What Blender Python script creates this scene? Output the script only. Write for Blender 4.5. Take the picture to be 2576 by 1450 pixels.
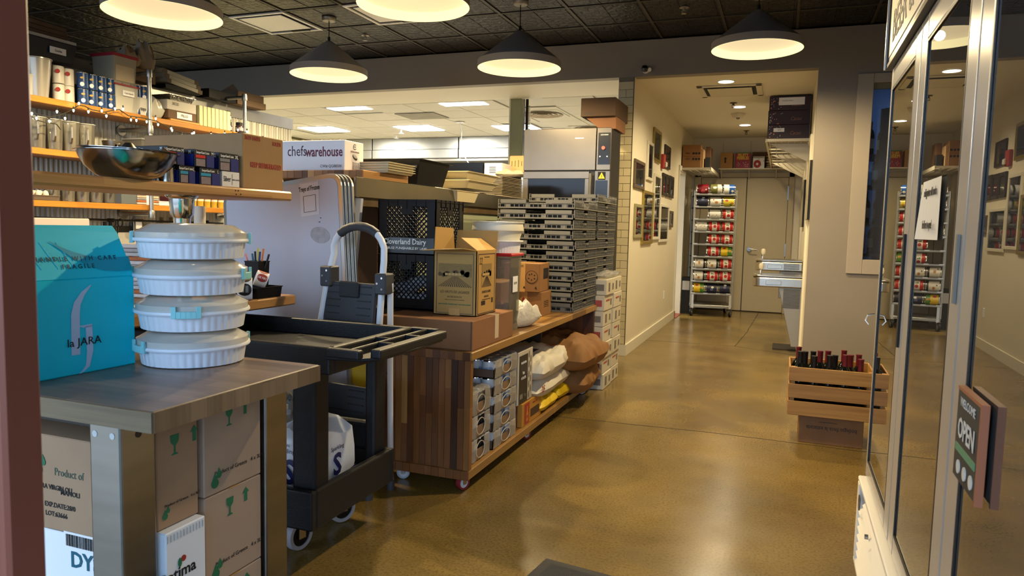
import bpy, bmesh, math, random
from math import sin, cos, pi, radians
from mathutils import Vector, Matrix, noise
random.seed(7)
for o in list(bpy.data.objects): bpy.data.objects.remove(o)
SC = bpy.context.scene; COL = SC.collection

# ---------------------------------------------------------------- camera, sky, exposure
cd = bpy.data.cameras.new('camera'); cam = bpy.data.objects.new('camera', cd); COL.objects.link(cam); SC.camera = cam
cd.sensor_width = 36; cd.lens = 36*1811.4/2576; cd.clip_start = .05; cd.clip_end = 100
yaw, pit, rol = radians(20.497), radians(4.881), radians(1.353)
fw = Vector((-sin(yaw)*cos(pit), cos(yaw)*cos(pit), -sin(pit))); r0 = Vector((cos(yaw), sin(yaw), 0)); u0 = r0.cross(fw)
rt = r0*cos(rol)+u0*sin(rol); up = u0*cos(rol)-r0*sin(rol)
cam.matrix_world = Matrix(((rt.x, up.x, -fw.x, 0), (rt.y, up.y, -fw.y, 0), (rt.z, up.z, -fw.z, 1.27), (0, 0, 0, 1)))
cd.dof.use_dof = True; cd.dof.focus_distance = 3.6; cd.dof.aperture_fstop = 9.0
W = bpy.data.worlds.new('dusk'); SC.world = W; W.use_nodes = True
W.node_tree.nodes['Background'].inputs[0].default_value = (.58, .76, 1, 1)
W.node_tree.nodes['Background'].inputs[1].default_value = 4.8
SC.view_settings.view_transform = 'Standard'; SC.view_settings.look = 'None'
SC.view_settings.gamma = 1; SC.view_settings.use_curve_mapping = False
SC.view_settings.exposure = 0.4
CROT = -.35
LAMP_W = 150; LAMP_COL = (1, .77, .42); DISC_E = .55; RIM_E = 1.0
TROFFER_E = 30; DOWN_W = 95; BULB_E = 12

# ---------------------------------------------------------------- materials
def lin(c):
    if isinstance(c, str):
        c = [int(c[i:i+2], 16)/255 for i in (0, 2, 4)]
    return tuple((v/12.92 if v <= .04045 else ((v+.055)/1.055)**2.4) for v in c)+(1,)
MC = {}
def N(nt, t, **kw):
    n = nt.nodes.new(t)
    for k, v in kw.items():
        if k[0] == 'i' and k[1:].isdigit(): n.inputs[int(k[1:])].default_value = v
        else: setattr(n, k, v)
    return n
def M(name, col='888888', rough=.5, metal=0, var=0, vscale=8, bump=0, bscale=60, emis=0, trans=0, ior=1.45, spec=.5, rnd=0, stretch=(1, 1, 1), col2=None, alpha=1):
    if name in MC: return MC[name]
    m = bpy.data.materials.new(name); m.use_nodes = True; nt = m.node_tree; b = nt.nodes['Principled BSDF']; MC[name] = m
    b.inputs['Roughness'].default_value = rough; b.inputs['Metallic'].default_value = metal
    b.inputs['IOR'].default_value = ior; b.inputs['Specular IOR Level'].default_value = spec
    b.inputs['Base Color'].default_value = lin(col)
    b.inputs['Alpha'].default_value = alpha
    tc = N(nt, 'ShaderNodeTexCoord'); mp = N(nt, 'ShaderNodeMapping'); mp.inputs['Scale'].default_value = stretch
    nt.links.new(tc.outputs['Object'], mp.inputs[0])
    if var or col2:
        nz = N(nt, 'ShaderNodeTexNoise'); nz.inputs['Scale'].default_value = vscale; nz.inputs['Detail'].default_value = 5
        nt.links.new(mp.outputs[0], nz.inputs[0])
        cr = N(nt, 'ShaderNodeValToRGB'); cr.color_ramp.elements[0].position = .3; cr.color_ramp.elements[1].position = .7
        a = lin(col); c2 = lin(col2) if col2 else tuple(min(1, v*(1-var)) for v in a[:3])+(1,)
        cr.color_ramp.elements[0].color = c2; cr.color_ramp.elements[1].color = a
        nt.links.new(nz.outputs[0], cr.inputs[0]); out = cr.outputs[0]
    else: out = None
    if rnd:
        oi = N(nt, 'ShaderNodeObjectInfo'); ma = N(nt, 'ShaderNodeMath', operation='MULTIPLY_ADD'); ma.inputs[1].default_value = rnd*2; ma.inputs[2].default_value = 1-rnd
        nt.links.new(oi.outputs['Random'], ma.inputs[0])
        hs = N(nt, 'ShaderNodeHueSaturation'); nt.links.new(ma.outputs[0], hs.inputs['Value'])
        if out: nt.links.new(out, hs.inputs['Color'])
        else: hs.inputs['Color'].default_value = lin(col)
        out = hs.outputs[0]
    if out: nt.links.new(out, b.inputs['Base Color'])
    if bump:
        nb = N(nt, 'ShaderNodeTexNoise'); nb.inputs['Scale'].default_value = bscale; nt.links.new(mp.outputs[0], nb.inputs[0])
        bp = N(nt, 'ShaderNodeBump'); bp.inputs['Strength'].default_value = bump; bp.inputs['Distance'].default_value = .01
        nt.links.new(nb.outputs[0], bp.inputs['Height']); nt.links.new(bp.outputs[0], b.inputs['Normal'])
    if emis:
        b.inputs['Emission Color'].default_value = lin(col); b.inputs['Emission Strength'].default_value = emis
    if trans: b.inputs['Transmission Weight'].default_value = trans
    return m
def GLASSY(name, col='ffffff', t=.8, ior=1.45, rough=.03, body='dddddd', boost=1.0):
    """clear plastic or glass: fresnel reflection over a see-through body with a little haze"""
    if name in MC: return MC[name]
    m = bpy.data.materials.new(name); m.use_nodes = True; nt = m.node_tree; nt.nodes.clear(); MC[name] = m
    out = N(nt, 'ShaderNodeOutputMaterial'); gl = N(nt, 'ShaderNodeBsdfGlossy'); gl.inputs['Roughness'].default_value = rough
    tr = N(nt, 'ShaderNodeBsdfTransparent'); tr.inputs[0].default_value = lin(col)
    df = N(nt, 'ShaderNodeBsdfDiffuse'); df.inputs[0].default_value = lin(body)
    m1 = N(nt, 'ShaderNodeMixShader'); m1.inputs[0].default_value = t
    nt.links.new(df.outputs[0], m1.inputs[1]); nt.links.new(tr.outputs[0], m1.inputs[2])
    fr = N(nt, 'ShaderNodeFresnel'); fr.inputs[0].default_value = ior
    mu = N(nt, 'ShaderNodeMath', operation='MULTIPLY', use_clamp=True); mu.inputs[1].default_value = boost; nt.links.new(fr.outputs[0], mu.inputs[0])
    m2 = N(nt, 'ShaderNodeMixShader'); nt.links.new(mu.outputs[0], m2.inputs[0]); nt.links.new(m1.outputs[0], m2.inputs[1]); nt.links.new(gl.outputs[0], m2.inputs[2])
    nt.links.new(m2.outputs[0], out.inputs[0]); return m
def WOOD(name, c1, c2, axis='Y', sw=.04, rough=.4, grain=.5, across='X'):
    """butcher block: staves along axis, each with its own tone, plus grain"""
    if name in MC: return MC[name]
    m = bpy.data.materials.new(name); m.use_nodes = True; nt = m.node_tree; b = nt.nodes['Principled BSDF']; MC[name] = m
    b.inputs['Roughness'].default_value = rough
    tc = N(nt, 'ShaderNodeTexCoord'); sp = N(nt, 'ShaderNodeSeparateXYZ'); nt.links.new(tc.outputs['Object'], sp.inputs[0])
    dv = N(nt, 'ShaderNodeMath', operation='DIVIDE'); dv.inputs[1].default_value = sw; nt.links.new(sp.outputs[across], dv.inputs[0])
    fl = N(nt, 'ShaderNodeMath', operation='FLOOR'); nt.links.new(dv.outputs[0], fl.inputs[0])
    w1 = N(nt, 'ShaderNodeTexWhiteNoise', noise_dimensions='1D'); nt.links.new(fl.outputs[0], w1.inputs['W'])
    la = N(nt, 'ShaderNodeMath', operation='MULTIPLY_ADD'); la.inputs[1].default_value = 1/(sw*9)
    nt.links.new(sp.outputs[axis], la.inputs[0]); nt.links.new(w1.outputs[0], la.inputs[2])
    f2 = N(nt, 'ShaderNodeMath', operation='FLOOR'); nt.links.new(la.outputs[0], f2.inputs[0])
    cb = N(nt, 'ShaderNodeCombineXYZ'); nt.links.new(fl.outputs[0], cb.inputs[0]); nt.links.new(f2.outputs[0], cb.inputs[1])
    w2 = N(nt, 'ShaderNodeTexWhiteNoise', noise_dimensions='3D'); nt.links.new(cb.outputs[0], w2.inputs['Vector'])
    mp = N(nt, 'ShaderNodeMapping'); s = [60, 60, 60]; s['XYZ'.index(axis)] = 3; mp.inputs['Scale'].default_value = s
    nt.links.new(tc.outputs['Object'], mp.inputs[0]); nz = N(nt, 'ShaderNodeTexNoise'); nz.inputs['Scale'].default_value = 1; nz.inputs['Detail'].default_value = 6
    nt.links.new(mp.outputs[0], nz.inputs[0])
    mx = N(nt, 'ShaderNodeMath', operation='MULTIPLY_ADD'); mx.inputs[1].default_value = grain; nt.links.new(nz.outputs[0], mx.inputs[0])
    m2 = N(nt, 'ShaderNodeMath', operation='MULTIPLY_ADD'); m2.inputs[1].default_value = 1-grain; m2.inputs[2].default_value = 0
    nt.links.new(w2.outputs[0], m2.inputs[0]); nt.links.new(m2.outputs[0], mx.inputs[2])
    cr = N(nt, 'ShaderNodeValToRGB'); cr.color_ramp.elements[0].color = lin(c1); cr.color_ramp.elements[1].color = lin(c2)
    cr.color_ramp.elements[0].position = .2; cr.color_ramp.elements[1].position = .85
    nt.links.new(mx.outputs[0], cr.inputs[0]); nt.links.new(cr.outputs[0], b.inputs['Base Color']); return m

# ---------------------------------------------------------------- builders
OFF = {}
def prop(o, label=None, cat=None, group=None, kind=None):
    if label: o['label'] = label
    if cat: o['category'] = cat
    if group: o['group'] = group
    if kind: o['kind'] = kind
    return o
def T(name, label, cat, loc=(0, 0, 0), rz=0, group=None):
    o = bpy.data.objects.new(name, None); COL.objects.link(o); o.empty_display_size = .05
    o.location = loc; o.rotation_euler = (0, 0, rz); prop(o, label, cat, group); return o
def TW(name, label, cat, loc, group=None):
    """a thing whose parts are written in room coordinates"""
    o = T(name, label, cat, loc, 0, group); OFF[o.name] = Vector(loc); return o
def off(p):
    while p is not None:
        if p.name in OFF: return OFF[p.name]
        p = p.parent
    return Vector((0, 0, 0))
class MB:
    def __init__(s): s.bm = bmesh.new(); s.mi = 0; s.mats = []
    def m(s, mat):
        if mat not in s.mats: s.mats.append(mat)
        s.mi = s.mats.index(mat); return s
    def f(s, vs):
        try: fc = s.bm.faces.new(vs); fc.material_index = s.mi; return fc
        except ValueError: return None
    def box(s, x0, y0, z0, x1, y1, z1, rz=0, piv=None, mt=None):
        vs = [Vector((x, y, z)) for z in (z0, z1) for x, y in ((x0, y0), (x1, y0), (x1, y1), (x0, y1))]
        if rz:
            c = Vector(piv) if piv else Vector(((x0+x1)/2, (y0+y1)/2, 0)); R = Matrix.Rotation(rz, 3, 'Z')
            vs = [c+R@(v-c) if not piv else c+R@(v-c) for v in vs]
        if mt: vs = [mt@v for v in vs]
        v = [s.bm.verts.new(q) for q in vs]
        for q in ((0, 3, 2, 1), (4, 5, 6, 7), (0, 1, 5, 4), (1, 2, 6, 5), (2, 3, 7, 6), (3, 0, 4, 7)): s.f([v[i] for i in q])
        return s
    def c(s, cx, cy, cz, sx, sy, sz, mt=None): return s.box(cx-sx/2, cy-sy/2, cz-sz/2, cx+sx/2, cy+sy/2, cz+sz/2, mt=mt)
    def quad(s, *ps): s.f([s.bm.verts.new(p) for p in ps]); return s
    def cyl(s, p0, p1, r, r1=None, n=16, cap=True):
        p0, p1 = Vector(p0), Vector(p1); r1 = r if r1 is None else r1; d = (p1-p0).normalized()
        a = d.orthogonal().normalized(); b = d.cross(a)
        A = [s.bm.verts.new(p0+(a*cos(t)+b*sin(t))*r) for t in [2*pi*i/n for i in range(n)]]
        B = [s.bm.verts.new(p1+(a*cos(t)+b*sin(t))*r1) for t in [2*pi*i/n for i in range(n)]]
        for i in range(n): s.f([A[i], A[(i+1) % n], B[(i+1) % n], B[i]])
        if cap: s.f(A[::-1]); s.f(B)
        return s
    def lathe(s, prof, n=24, o=(0, 0, 0), close=False, wob=None, mt=None):
        rings = []
        for j, (r, z) in enumerate(prof):
            if r < 1e-5: rings.append([s.bm.verts.new(((o[0], o[1], o[2]+z)) if not mt else mt@Vector((o[0], o[1], o[2]+z)))])
            else:
                ring = []
                for i in range(n):
                    t = 2*pi*i/n; rr = r*(wob(j, i) if wob else 1); v = Vector((o[0]+rr*cos(t), o[1]+rr*sin(t), o[2]+z))
                    ring.append(s.bm.verts.new(mt@v if mt else v))
                rings.append(ring)
        for a, b in zip(rings, rings[1:]):
            for i in range(n):
                k = (i+1) % n
                if len(a) == 1 and len(b) == 1: continue
                if len(a) == 1: s.f([a[0], b[k], b[i]])
                elif len(b) == 1: s.f([a[i], a[k], b[0]])
                else: s.f([a[i], a[k], b[k], b[i]])
        return s
    def tube(s, pts, r, n=8, cap=True):
        pts = [Vector(p) for p in pts]; prev = None; rings = []; nrm = None
        for i, p in enumerate(pts):
            d = (pts[min(i+1, len(pts)-1)]-pts[max(i-1, 0)]).normalized()
            nrm = d.orthogonal().normalized() if nrm is None else (nrm-d*nrm.dot(d)).normalized()
            b = d.cross(nrm); rings.append([s.bm.verts.new(p+(nrm*cos(t)+b*sin(t))*r) for t in [2*pi*k/n for k in range(n)]])
        for A, B in zip(rings, rings[1:]):
            for i in range(n): s.f([A[i], A[(i+1) % n], B[(i+1) % n], B[i]])
        if cap: s.f(rings[0][::-1]); s.f(rings[-1])
        return s
    def prism(s, pts, d):
        """pts: list of 3D points of a planar outline; d: extrusion vector"""
        d = Vector(d); A = [s.bm.verts.new(Vector(p)) for p in pts]; B = [s.bm.verts.new(Vector(p)+d) for p in pts]; n = len(pts)
        s.f(A[::-1]); s.f(B)
        for i in range(n): s.f([A[i], A[(i+1) % n], B[(i+1) % n], B[i]])
        return s
    def tub(s, cx, cy, z0, z1, ax, ay, tx=1.0, th=.004, rim=.0):
        """open rectangular tub; ax, ay full size at the top, tx taper at the bottom"""
        def ring(k, z, d=0): return [s.bm.verts.new((cx+sx*(ax/2*k-d), cy+sy*(ay/2*k-d), z)) for sx, sy in ((-1, -1), (1, -1), (1, 1), (-1, 1))]
        R = [ring(tx, z0), ring(1, z1), ring(1, z1, -rim) if rim else None, ring(1, z1+.004, -rim) if rim else None, ring(1, z1+(.004 if rim else 0), th), ring(tx, z0+th, th)]
        R = [r for r in R if r]
        s.f(R[0][::-1]); s.f(R[-1])
        for a, b in zip(R, R[1:]):
            for i in range(4): s.f([a[i], a[(i+1) % 4], b[(i+1) % 4], b[i]])
        return s
    def build(s, name, mat=None, parent=None, smooth=False, bev=0, label=None, loc=None, seg=1, sub=0):
        if mat and not s.mats: s.mats = [mat]
        o_ = off(parent) if parent is not None else None
        if o_ is not None and o_.length: bmesh.ops.translate(s.bm, verts=s.bm.verts, vec=-o_)
        bmesh.ops.recalc_face_normals(s.bm, faces=s.bm.faces)
        me = bpy.data.meshes.new(name); s.bm.to_mesh(me); s.bm.free()
        for q in s.mats: me.materials.append(q)
        if smooth:
            for p in me.polygons: p.use_smooth = True
            if hasattr(me, 'set_sharp_from_angle'): me.set_sharp_from_angle(angle=radians(40))
        o = bpy.data.objects.new(name, me); COL.objects.link(o)
        if loc: o.location = loc
        if parent is not None: o.parent = parent
        if bev:
            b = o.modifiers.new('bevel', 'BEVEL'); b.width = bev; b.segments = seg; b.limit_method = 'ANGLE'; b.angle_limit = radians(50)
        if sub: o.modifiers.new('sub', 'SUBSURF').levels = sub; o.modifiers['sub'].render_levels = sub
        if label: o['label'] = label
        return o
def bx(name, a, b, mat, parent=None, bev=0, label=None): return MB().box(min(a[0], b[0]), min(a[1], b[1]), min(a[2], b[2]), max(a[0], b[0]), max(a[1], b[1]), max(a[2], b[2])).build(name, mat, parent, bev=bev, label=label)
def ST(o): o['kind'] = 'structure'; return o
def kids(o): return [c for c in bpy.data.objects if c.parent == o]
def dup(root, loc=None, rz=None, label=None, ch=None):
    global KIDS
    r = root.copy(); COL.objects.link(r)
    if loc is not None: r.location = loc
    if rz is not None: r.rotation_euler = (0, 0, rz)
    if label: r['label'] = label
    for c in (kids(root) if ch is None else ch):
        d = c.copy(); COL.objects.link(d); d.parent = r
        for g in (kids(c) if ch is None else []):
            e = g.copy(); COL.objects.link(e); e.parent = d
    return r
FACE = {'-Y': (pi/2, 0, 0), '+X': (pi/2, 0, pi/2), '-X': (pi/2, 0, -pi/2), '+Y': (pi/2, 0, pi), 'Z': (0, 0, 0)}
def text(body, size, loc, face, mat, parent, sx=1, name='lettering', al='CENTER', rot=None, flip=0, wt=0, shear=0):
    cu = bpy.data.curves.new('t', 'FONT'); cu.body = body; cu.size = size; cu.resolution_u = 2; cu.align_x = al; cu.align_y = 'CENTER'; cu.extrude = .0003; cu.offset = wt*size; cu.shear = shear
    t = bpy.data.objects.new('t', cu); COL.objects.link(t); bpy.context.view_layer.update()
    me = bpy.data.meshes.new_from_object(t.evaluated_get(bpy.context.evaluated_depsgraph_get())); bpy.data.objects.remove(t)
    me.materials.clear(); me.materials.append(mat)
    R = (rot if rot is not None else Matrix.Identity(4))
    E_ = Matrix.Rotation(FACE[face][2], 4, 'Z') @ Matrix.Rotation(FACE[face][0], 4, 'X') @ Matrix.Rotation(flip, 4, 'Z')
    me.transform(R @ E_ @ Matrix.Diagonal((sx, 1, 1, 1)))
    o = bpy.data.objects.new(name, me); COL.objects.link(o); o.location = Vector(loc)-off(parent); o.parent = parent; return o
def polyflat(pts, c, face, h, mat, parent, name='print', flip=1):
    """a thin flat printed shape; pts in the face's own 2D coordinates around c"""
    c = Vector(c); ux, n = {'-Y': ((1, 0, 0), (0, -1, 0)), '+X': ((0, 1, 0), (1, 0, 0)), '-X': ((0, -1, 0), (-1, 0, 0))}[face]
    ux = Vector(ux); n = Vector(n); b = MB(); b.prism([c+ux*x+Vector((0, 0, y)) for x, y in pts], n*h); return b.build(name, mat, parent)
def disc(r, n=16, sx=1, cx=0, cy=0): return [(cx+r*sx*cos(2*pi*i/n), cy+r*sin(2*pi*i/n)) for i in range(n)]
def rect(w, h, cx=0, cy=0): return [(cx-w/2, cy-h/2), (cx+w/2, cy-h/2), (cx+w/2, cy+h/2), (cx-w/2, cy+h/2)]

CARD = M('cardboard', 'a38058', .85, var=.16, vscale=6, bump=.05)
CARD2 = M('brown cardboard', '8a5f3d', .85, var=.2, vscale=5, bump=.05)
CARDG = M('grey brown cardboard', 'a58f7c', .85, var=.12, vscale=5, bump=.05)
INK = M('black ink', '1c1a1a', .6); INKG = M('green ink', '1f6b4a', .6); INKR = M('red ink', '9c2e26', .6); WINK = M('white ink', 'f2f2f0', .6)
WHITEC = M('white card', 'e4e4e6', .6, var=.05)
STEEL = M('brushed steel', 'b9b4aa', .28, 1, var=.12, vscale=2, stretch=(1, 1, 30))
STEELD = M('dull steel', '8f8a80', .38, 1, var=.2, vscale=3)
CHROME = M('chrome', 'd8d8d8', .12, 1)
GALV = M('galvanised pipe', 'a9a9a6', .35, .9, var=.2, vscale=30)
BLK = M('black plastic', '0b0b0d', .5, spec=.3); BLK2 = M('black gloss', '08080a', .2); GREYP = M('grey plastic', '6e6d68', .5)
WHP = M('white plastic', 'e6e8ec', .35); CLEAR = GLASSY('clear plastic', 'f4f4f0', .78, 1.5, .05, 'b9b5aa')
FROST = GLASSY('frosted plastic', 'f0f0ea', .35, 1.45, .2, 'd8d6cc'); TAPE = M('packing tape', 'c79a5c', .25, var=.1); FILM = GLASSY('shrink film', 'ffffff', .72, 1.6, .12, 'e8e8e8')
def carton(name, label, x0, y0, z0, x1, y1, z1, mat=CARD, group=None, rz=0, tape='Y', cat='box', nm='body'):
    t = T(name, label, cat, ((x0+x1)/2, (y0+y1)/2, z0), rz, group)
    sx, sy, h = x1-x0, y1-y0, z1-z0
    MB().c(0, 0, h/2, sx, sy, h).build(nm, mat, t, bev=.003)
    e = .0025
    if tape == 'Y': MB().c(0, 0, h/2+.0005, .05, sy+e, h+e*0+.002).build('tape', TAPE, t)
    if tape == 'X': MB().c(0, 0, h/2+.0005, sx+e, .05, h+.002).build('tape', TAPE, t)
    if tape in 'XY' and tape:  # the seam of the two top flaps
        if tape == 'Y': MB().c(0, 0, h+.001, .002, sy, .002).build('flap_seam', CARD2, t)
        else: MB().c(0, 0, h+.001, sx, .002, .002).build('flap_seam', CARD2, t)
    return t

# ================================================================ THE ROOM
FLOORM = M('polished concrete', '87703c', .2, 0, col2='604e27', vscale=1.6, spec=.5)
nt = FLOORM.node_tree; b_ = nt.nodes['Principled BSDF']
n1 = N(nt, 'ShaderNodeTexNoise'); n1.inputs['Scale'].default_value = 90; n1.inputs['Detail'].default_value = 4
cr_ = N(nt, 'ShaderNodeValToRGB'); cr_.color_ramp.elements[0].position = .3; cr_.color_ramp.elements[1].position = .55
cr_.color_ramp.elements[0].color = (.55, .5, .45, 1); cr_.color_ramp.elements[1].color = (1, 1, 1, 1)
mx_ = N(nt, 'ShaderNodeMix', data_type='RGBA', blend_type='MULTIPLY'); mx_.inputs[0].default_value = .8
tc_ = [n for n in nt.nodes if n.type == 'TEX_COORD'][0]; nt.links.new(tc_.outputs['Object'], n1.inputs[0]); nt.links.new(n1.outputs[0], cr_.inputs[0])
src_ = b_.inputs['Base Color'].links[0].from_socket; nt.links.new(src_, mx_.inputs[6]); nt.links.new(cr_.outputs[0], mx_.inputs[7]); nt.links.new(mx_.outputs[2], b_.inputs['Base Color'])
rr_ = N(nt, 'ShaderNodeMapRange'); rr_.inputs[3].default_value = .14; rr_.inputs[4].default_value = .34
n2 = N(nt, 'ShaderNodeTexNoise'); n2.inputs['Scale'].default_value = 3; nt.links.new(tc_.outputs['Object'], n2.inputs[0]); nt.links.new(n2.outputs[0], rr_.inputs[0]); nt.links.new(rr_.outputs[0], b_.inputs['Roughness'])
GREYW = M('grey wall paint', '857c70', .55, var=.05, vscale=2)
CREAM = M('cream wall paint', 'd9cfb6', .5, var=.04, vscale=2)
WCEIL = M('white ceiling paint', 'd8d0bc', .7); DKW = M('dark wall', '26262a', .8)
CRACK = M('floor crack', '2a2318', .9)
fl = ST(bx('floor', (-9, -2, -.1), (2.2, 13, 0), FLOORM))
def crack(pts, w=.008):
    b = MB(); pts = [Vector(p) for p in pts]
    fine = []
    for a, c in zip(pts, pts[1:]):
        for i in range(24): fine.append(a.lerp(c, i/24)+Vector((random.uniform(-.004, .004), random.uniform(-.004, .004), 0)))
    fine.append(pts[-1])
    for a, c in zip(fine, fine[1:]):
        d = (c-a).normalized(); n = Vector((-d.y, d.x, 0))*w/2
        b.box(0, 0, 0, 0, 0, 0) if False else b.quad(a-n+Vector((0, 0, .0006)), c-n+Vector((0, 0, .0006)), c+n+Vector((0, 0, .0006)), a+n+Vector((0, 0, .0006)))
    return b.build('floor_joint', CRACK, fl)
crack([(-1.9, 4.55, 0), (-.34, 4.63, 0), (.33, 4.61, 0), (1.1, 4.6, 0)]); crack([(-1.44, 8.25, 0), (-.44, 8.3, 0), (.22, 7.98, 0)]); crack([(-.44, 8.3, 0), (-.37, 9.6, 0), (-.30, 12.1, 0)])
# ceilings
tin = M('dark pressed tin', '231f1b', .36, .55, var=.25, vscale=14, rnd=.12)
nt = tin.node_tree; b_ = nt.nodes['Principled BSDF']; tc_ = [n for n in nt.nodes if n.type == 'TEX_COORD'][0]
br = N(nt, 'ShaderNodeTexBrick'); br.inputs['Scale'].default_value = 1; br.inputs['Brick Width'].default_value = .15; br.inputs['Row Height'].default_value = .0755; br.inputs['Mortar Size'].default_value = .006; br.inputs['Mortar Smooth'].default_value = .6
br.inputs['Color1'].default_value = (1, 1, 1, 1); br.inputs['Color2'].default_value = (1, 1, 1, 1); br.inputs['Mortar'].default_value = (0, 0, 0, 1)
nt.links.new(tc_.outputs['Object'], br.inputs[0]); nz_ = N(nt, 'ShaderNodeTexNoise'); nz_.inputs['Scale'].default_value = 22; nz_.inputs['Detail'].default_value = 3; nt.links.new(tc_.outputs['Object'], nz_.inputs[0])
ad = N(nt, 'ShaderNodeMath', operation='MULTIPLY_ADD'); ad.inputs[1].default_value = .5; nt.links.new(br.outputs[0], ad.inputs[0]); nt.links.new(nz_.outputs[0], ad.inputs[2])
bp_ = N(nt, 'ShaderNodeBump'); bp_.inputs['Strength'].default_value = .8; bp_.inputs['Distance'].default_value = .02; nt.links.new(ad.outputs[0], bp_.inputs['Height']); nt.links.new(bp_.outputs[0], b_.inputs['Normal'])
gridm = M('dark ceiling grid', '3c3731', .5, .3)
ce = ST(bx('ceiling', (-9, -2, 3.125), (2.2, 7.13, 3.25), gridm))
CEILX = [-3.61-.605*k for k in range(-7, 8)]; CEILY = [5.37-.6*k for k in range(-3, 8)]
tl = None; holes = {(-4.82, 5.37), (-3.61, 5.37)}
for x in CEILX:
    for y in CEILY:
        if x > 1.3 or y+.6 > 7.3: continue
        if any(abs(x-.0-a) < .1 and abs(y-b) < .1 for a, b in ((-4.82, 5.37), (-3.61, 5.37))): continue
        if tl is None:
            q = MB(); q.box(-.29, -.287, .004, .29, .287, .014); q.box(-.27, -.267, 0, .27, .267, .006); q.box(-.02, -.267, -.004, -.008, .267, .004)
            tl = q.build('ceiling_tile', tin, ce, bev=.003)
        else:
            t2 = tl.copy(); COL.objects.link(t2); tl = t2
        tl.location = (x+.3025, y+.3, 3.112)
for x in CEILX: bx('ceiling_grid_bar', (x-.012, -1, 3.106), (x+.012, 7.13, 3.124), gridm, ce)
for y in CEILY: bx('ceiling_grid_bar', (-8, y-.012, 3.107), (1.3, y+.012, 3.124), gridm, ce)
# header beam between the front room and the kitchen / corridor
hd = ST(bx('trim_1', (-9, 7.13, 2.755), (.22, 7.25, 3.25), GREYW))
sf = ST(bx('trim_2', (-9, 7.25, 2.757), (-1.60, 8.03, 3.1), M('soffit paint', 'cfc9b8', .5)))
ST(bx('trim_3', (-9, 7.13, 3.1), (2.2, 13, 3.25), DKW))
# walls
wl = ST(bx('wall_left', (-5.12, -1, 0), (-5.012, 6.5, 2.25), M('partition backing', '8a8b88', .7)))
q = MB(); n = 620; y0, y1 = 1.2, 6.5
for i in range(n):
    a = y0+(y1-y0)*i/n; c = y0+(y1-y0)*(i+1)/n; xa = -5+.007*sin(a/.038*2*pi); xc = -5+.007*sin(c/.038*2*pi)
    q.quad((xa, a, .0), (xc, c, .0), (xc, c, 2.25), (xa, a, 2.25))
q.build('corrugated_sheet', M('corrugated metal', 'a3a39c', .5, .4, var=.1, vscale=3), wl, smooth=True)
bx('top_rail', (-5.13, -1, 2.25), (-4.99, 6.515, 2.362), M('rail metal', '9a9a98', .35, .7, var=.1), wl)
bx('lower_panel', (-4.995, 1.2, 0), (-4.98, 6.5, 1.15), M('white wall panel', 'b4b4b0', .5), wl)
ST(bx('wall_back', (-9, 12.2, 0), (-1.6, 12.3, 3.1), M('kitchen wall', 'bdb8a8', .5)))
ST(bx('wall_far_left', (-9.1, -1, 0), (-9, 12.3, 3.2), DKW))
ST(bx('wall_kitchen_left', (-8.4, 7.3, 0), (-8.3, 12.2, 2.8), M('yellow lit kitchen wall', 'c9bb8a', .6)))  # yellow light of this corner is put into the wall colour
# corridor
tw = ST(bx('wall_corridor_left', (-1.592, 7.14, 0), (-1.44, 10.52, 2.757), CREAM))
ST(bx('wall_corridor_left_end', (-1.592, 11.2, 0), (-1.44, 12.1, 2.757), CREAM))
ST(bx('trim_4', (-1.592, 10.52, 2.12), (-1.44, 11.2, 2.757), CREAM))
ST(bx('trim_5', (-1.62, 10.5, 0), (-1.425, 10.56, 2.13), M('white door trim', 'cdc8ba', .4))); ST(bx('trim_6', (-1.62, 11.16, 0), (-1.425, 11.24, 2.13), MC['white door trim']))
ST(bx('trim_7', (-1.62, 10.5, 2.13), (-1.42, 11.24, 2.2), MC['white door trim']))
ST(bx('wall_corridor_back', (-1.6, 12.1, 0), (.3, 12.2, 2.757), CREAM))
ST(bx('wall_corridor_right', (.22, 7.25, 0), (.32, 12.1, 2.757), CREAM))
ST(bx('ceiling_corridor', (-1.6, 7.25, 2.757), (.3, 12.2, 2.85), WCEIL))
q = MB(); q.box(-1.44, 7.128, 0, -1.424, 10.5, .11); q.build('baseboard_left', M('white baseboard', 'd6cfba', .4)); ST(bpy.data.objects['baseboard_left'])
ST(bx('baseboard_front', (-1.595, 7.112, 0), (-1.424, 7.13, .11), MC['white baseboard']))
ST(bx('baseboard_right', (.205, 7.25, 0), (.22, 12.1, .1), MC['white baseboard'])); ST(bx('baseboard_back', (-1.44, 12.085, 0), (-1.35, 12.1, .1), MC['white baseboard']))
bx('red_base_tile', (-1.435, 10.58, 0), (-1.42, 10.6, .1), M('red tile', '7c3b28', .5), tw)
bx('threshold', (-1.6, 10.56, 0), (-1.40, 11.16, .006), MC['red tile'], tw); bx('corner_bead', (-1.445, 7.125, .1), (-1.437, 7.135, 2.755), M('dark edge strip', '5b5138', .5), tw)
# subway tiles on the wall end: one and a half tiles per course
TILE = M('cream subway tile', 'cdbf99', .14, 0, rnd=.06); GR = M('tile grout', '77705f', .9)
bx('grout', (-1.594, 7.136, .11), (-1.441, 7.142, 2.757), GR, tw)
h = .0765; z = .112; k = 0; proto = {}
while z+h < 2.76:
    sp = [(-1.5925, .149)] if k % 2 else [(-1.5925, .073), (-1.5165, .073)]
    for x, w in sp:
        if w not in proto: o = proto[w] = bx('tile', (-w/2, -.006, -.0367), (w/2, .004, .0367), TILE, tw, bev=.0025)
        else: o = proto[w].copy(); COL.objects.link(o)
        o.location = (x+w/2, 7.131, z+h/2)
    z += h; k += 1
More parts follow.
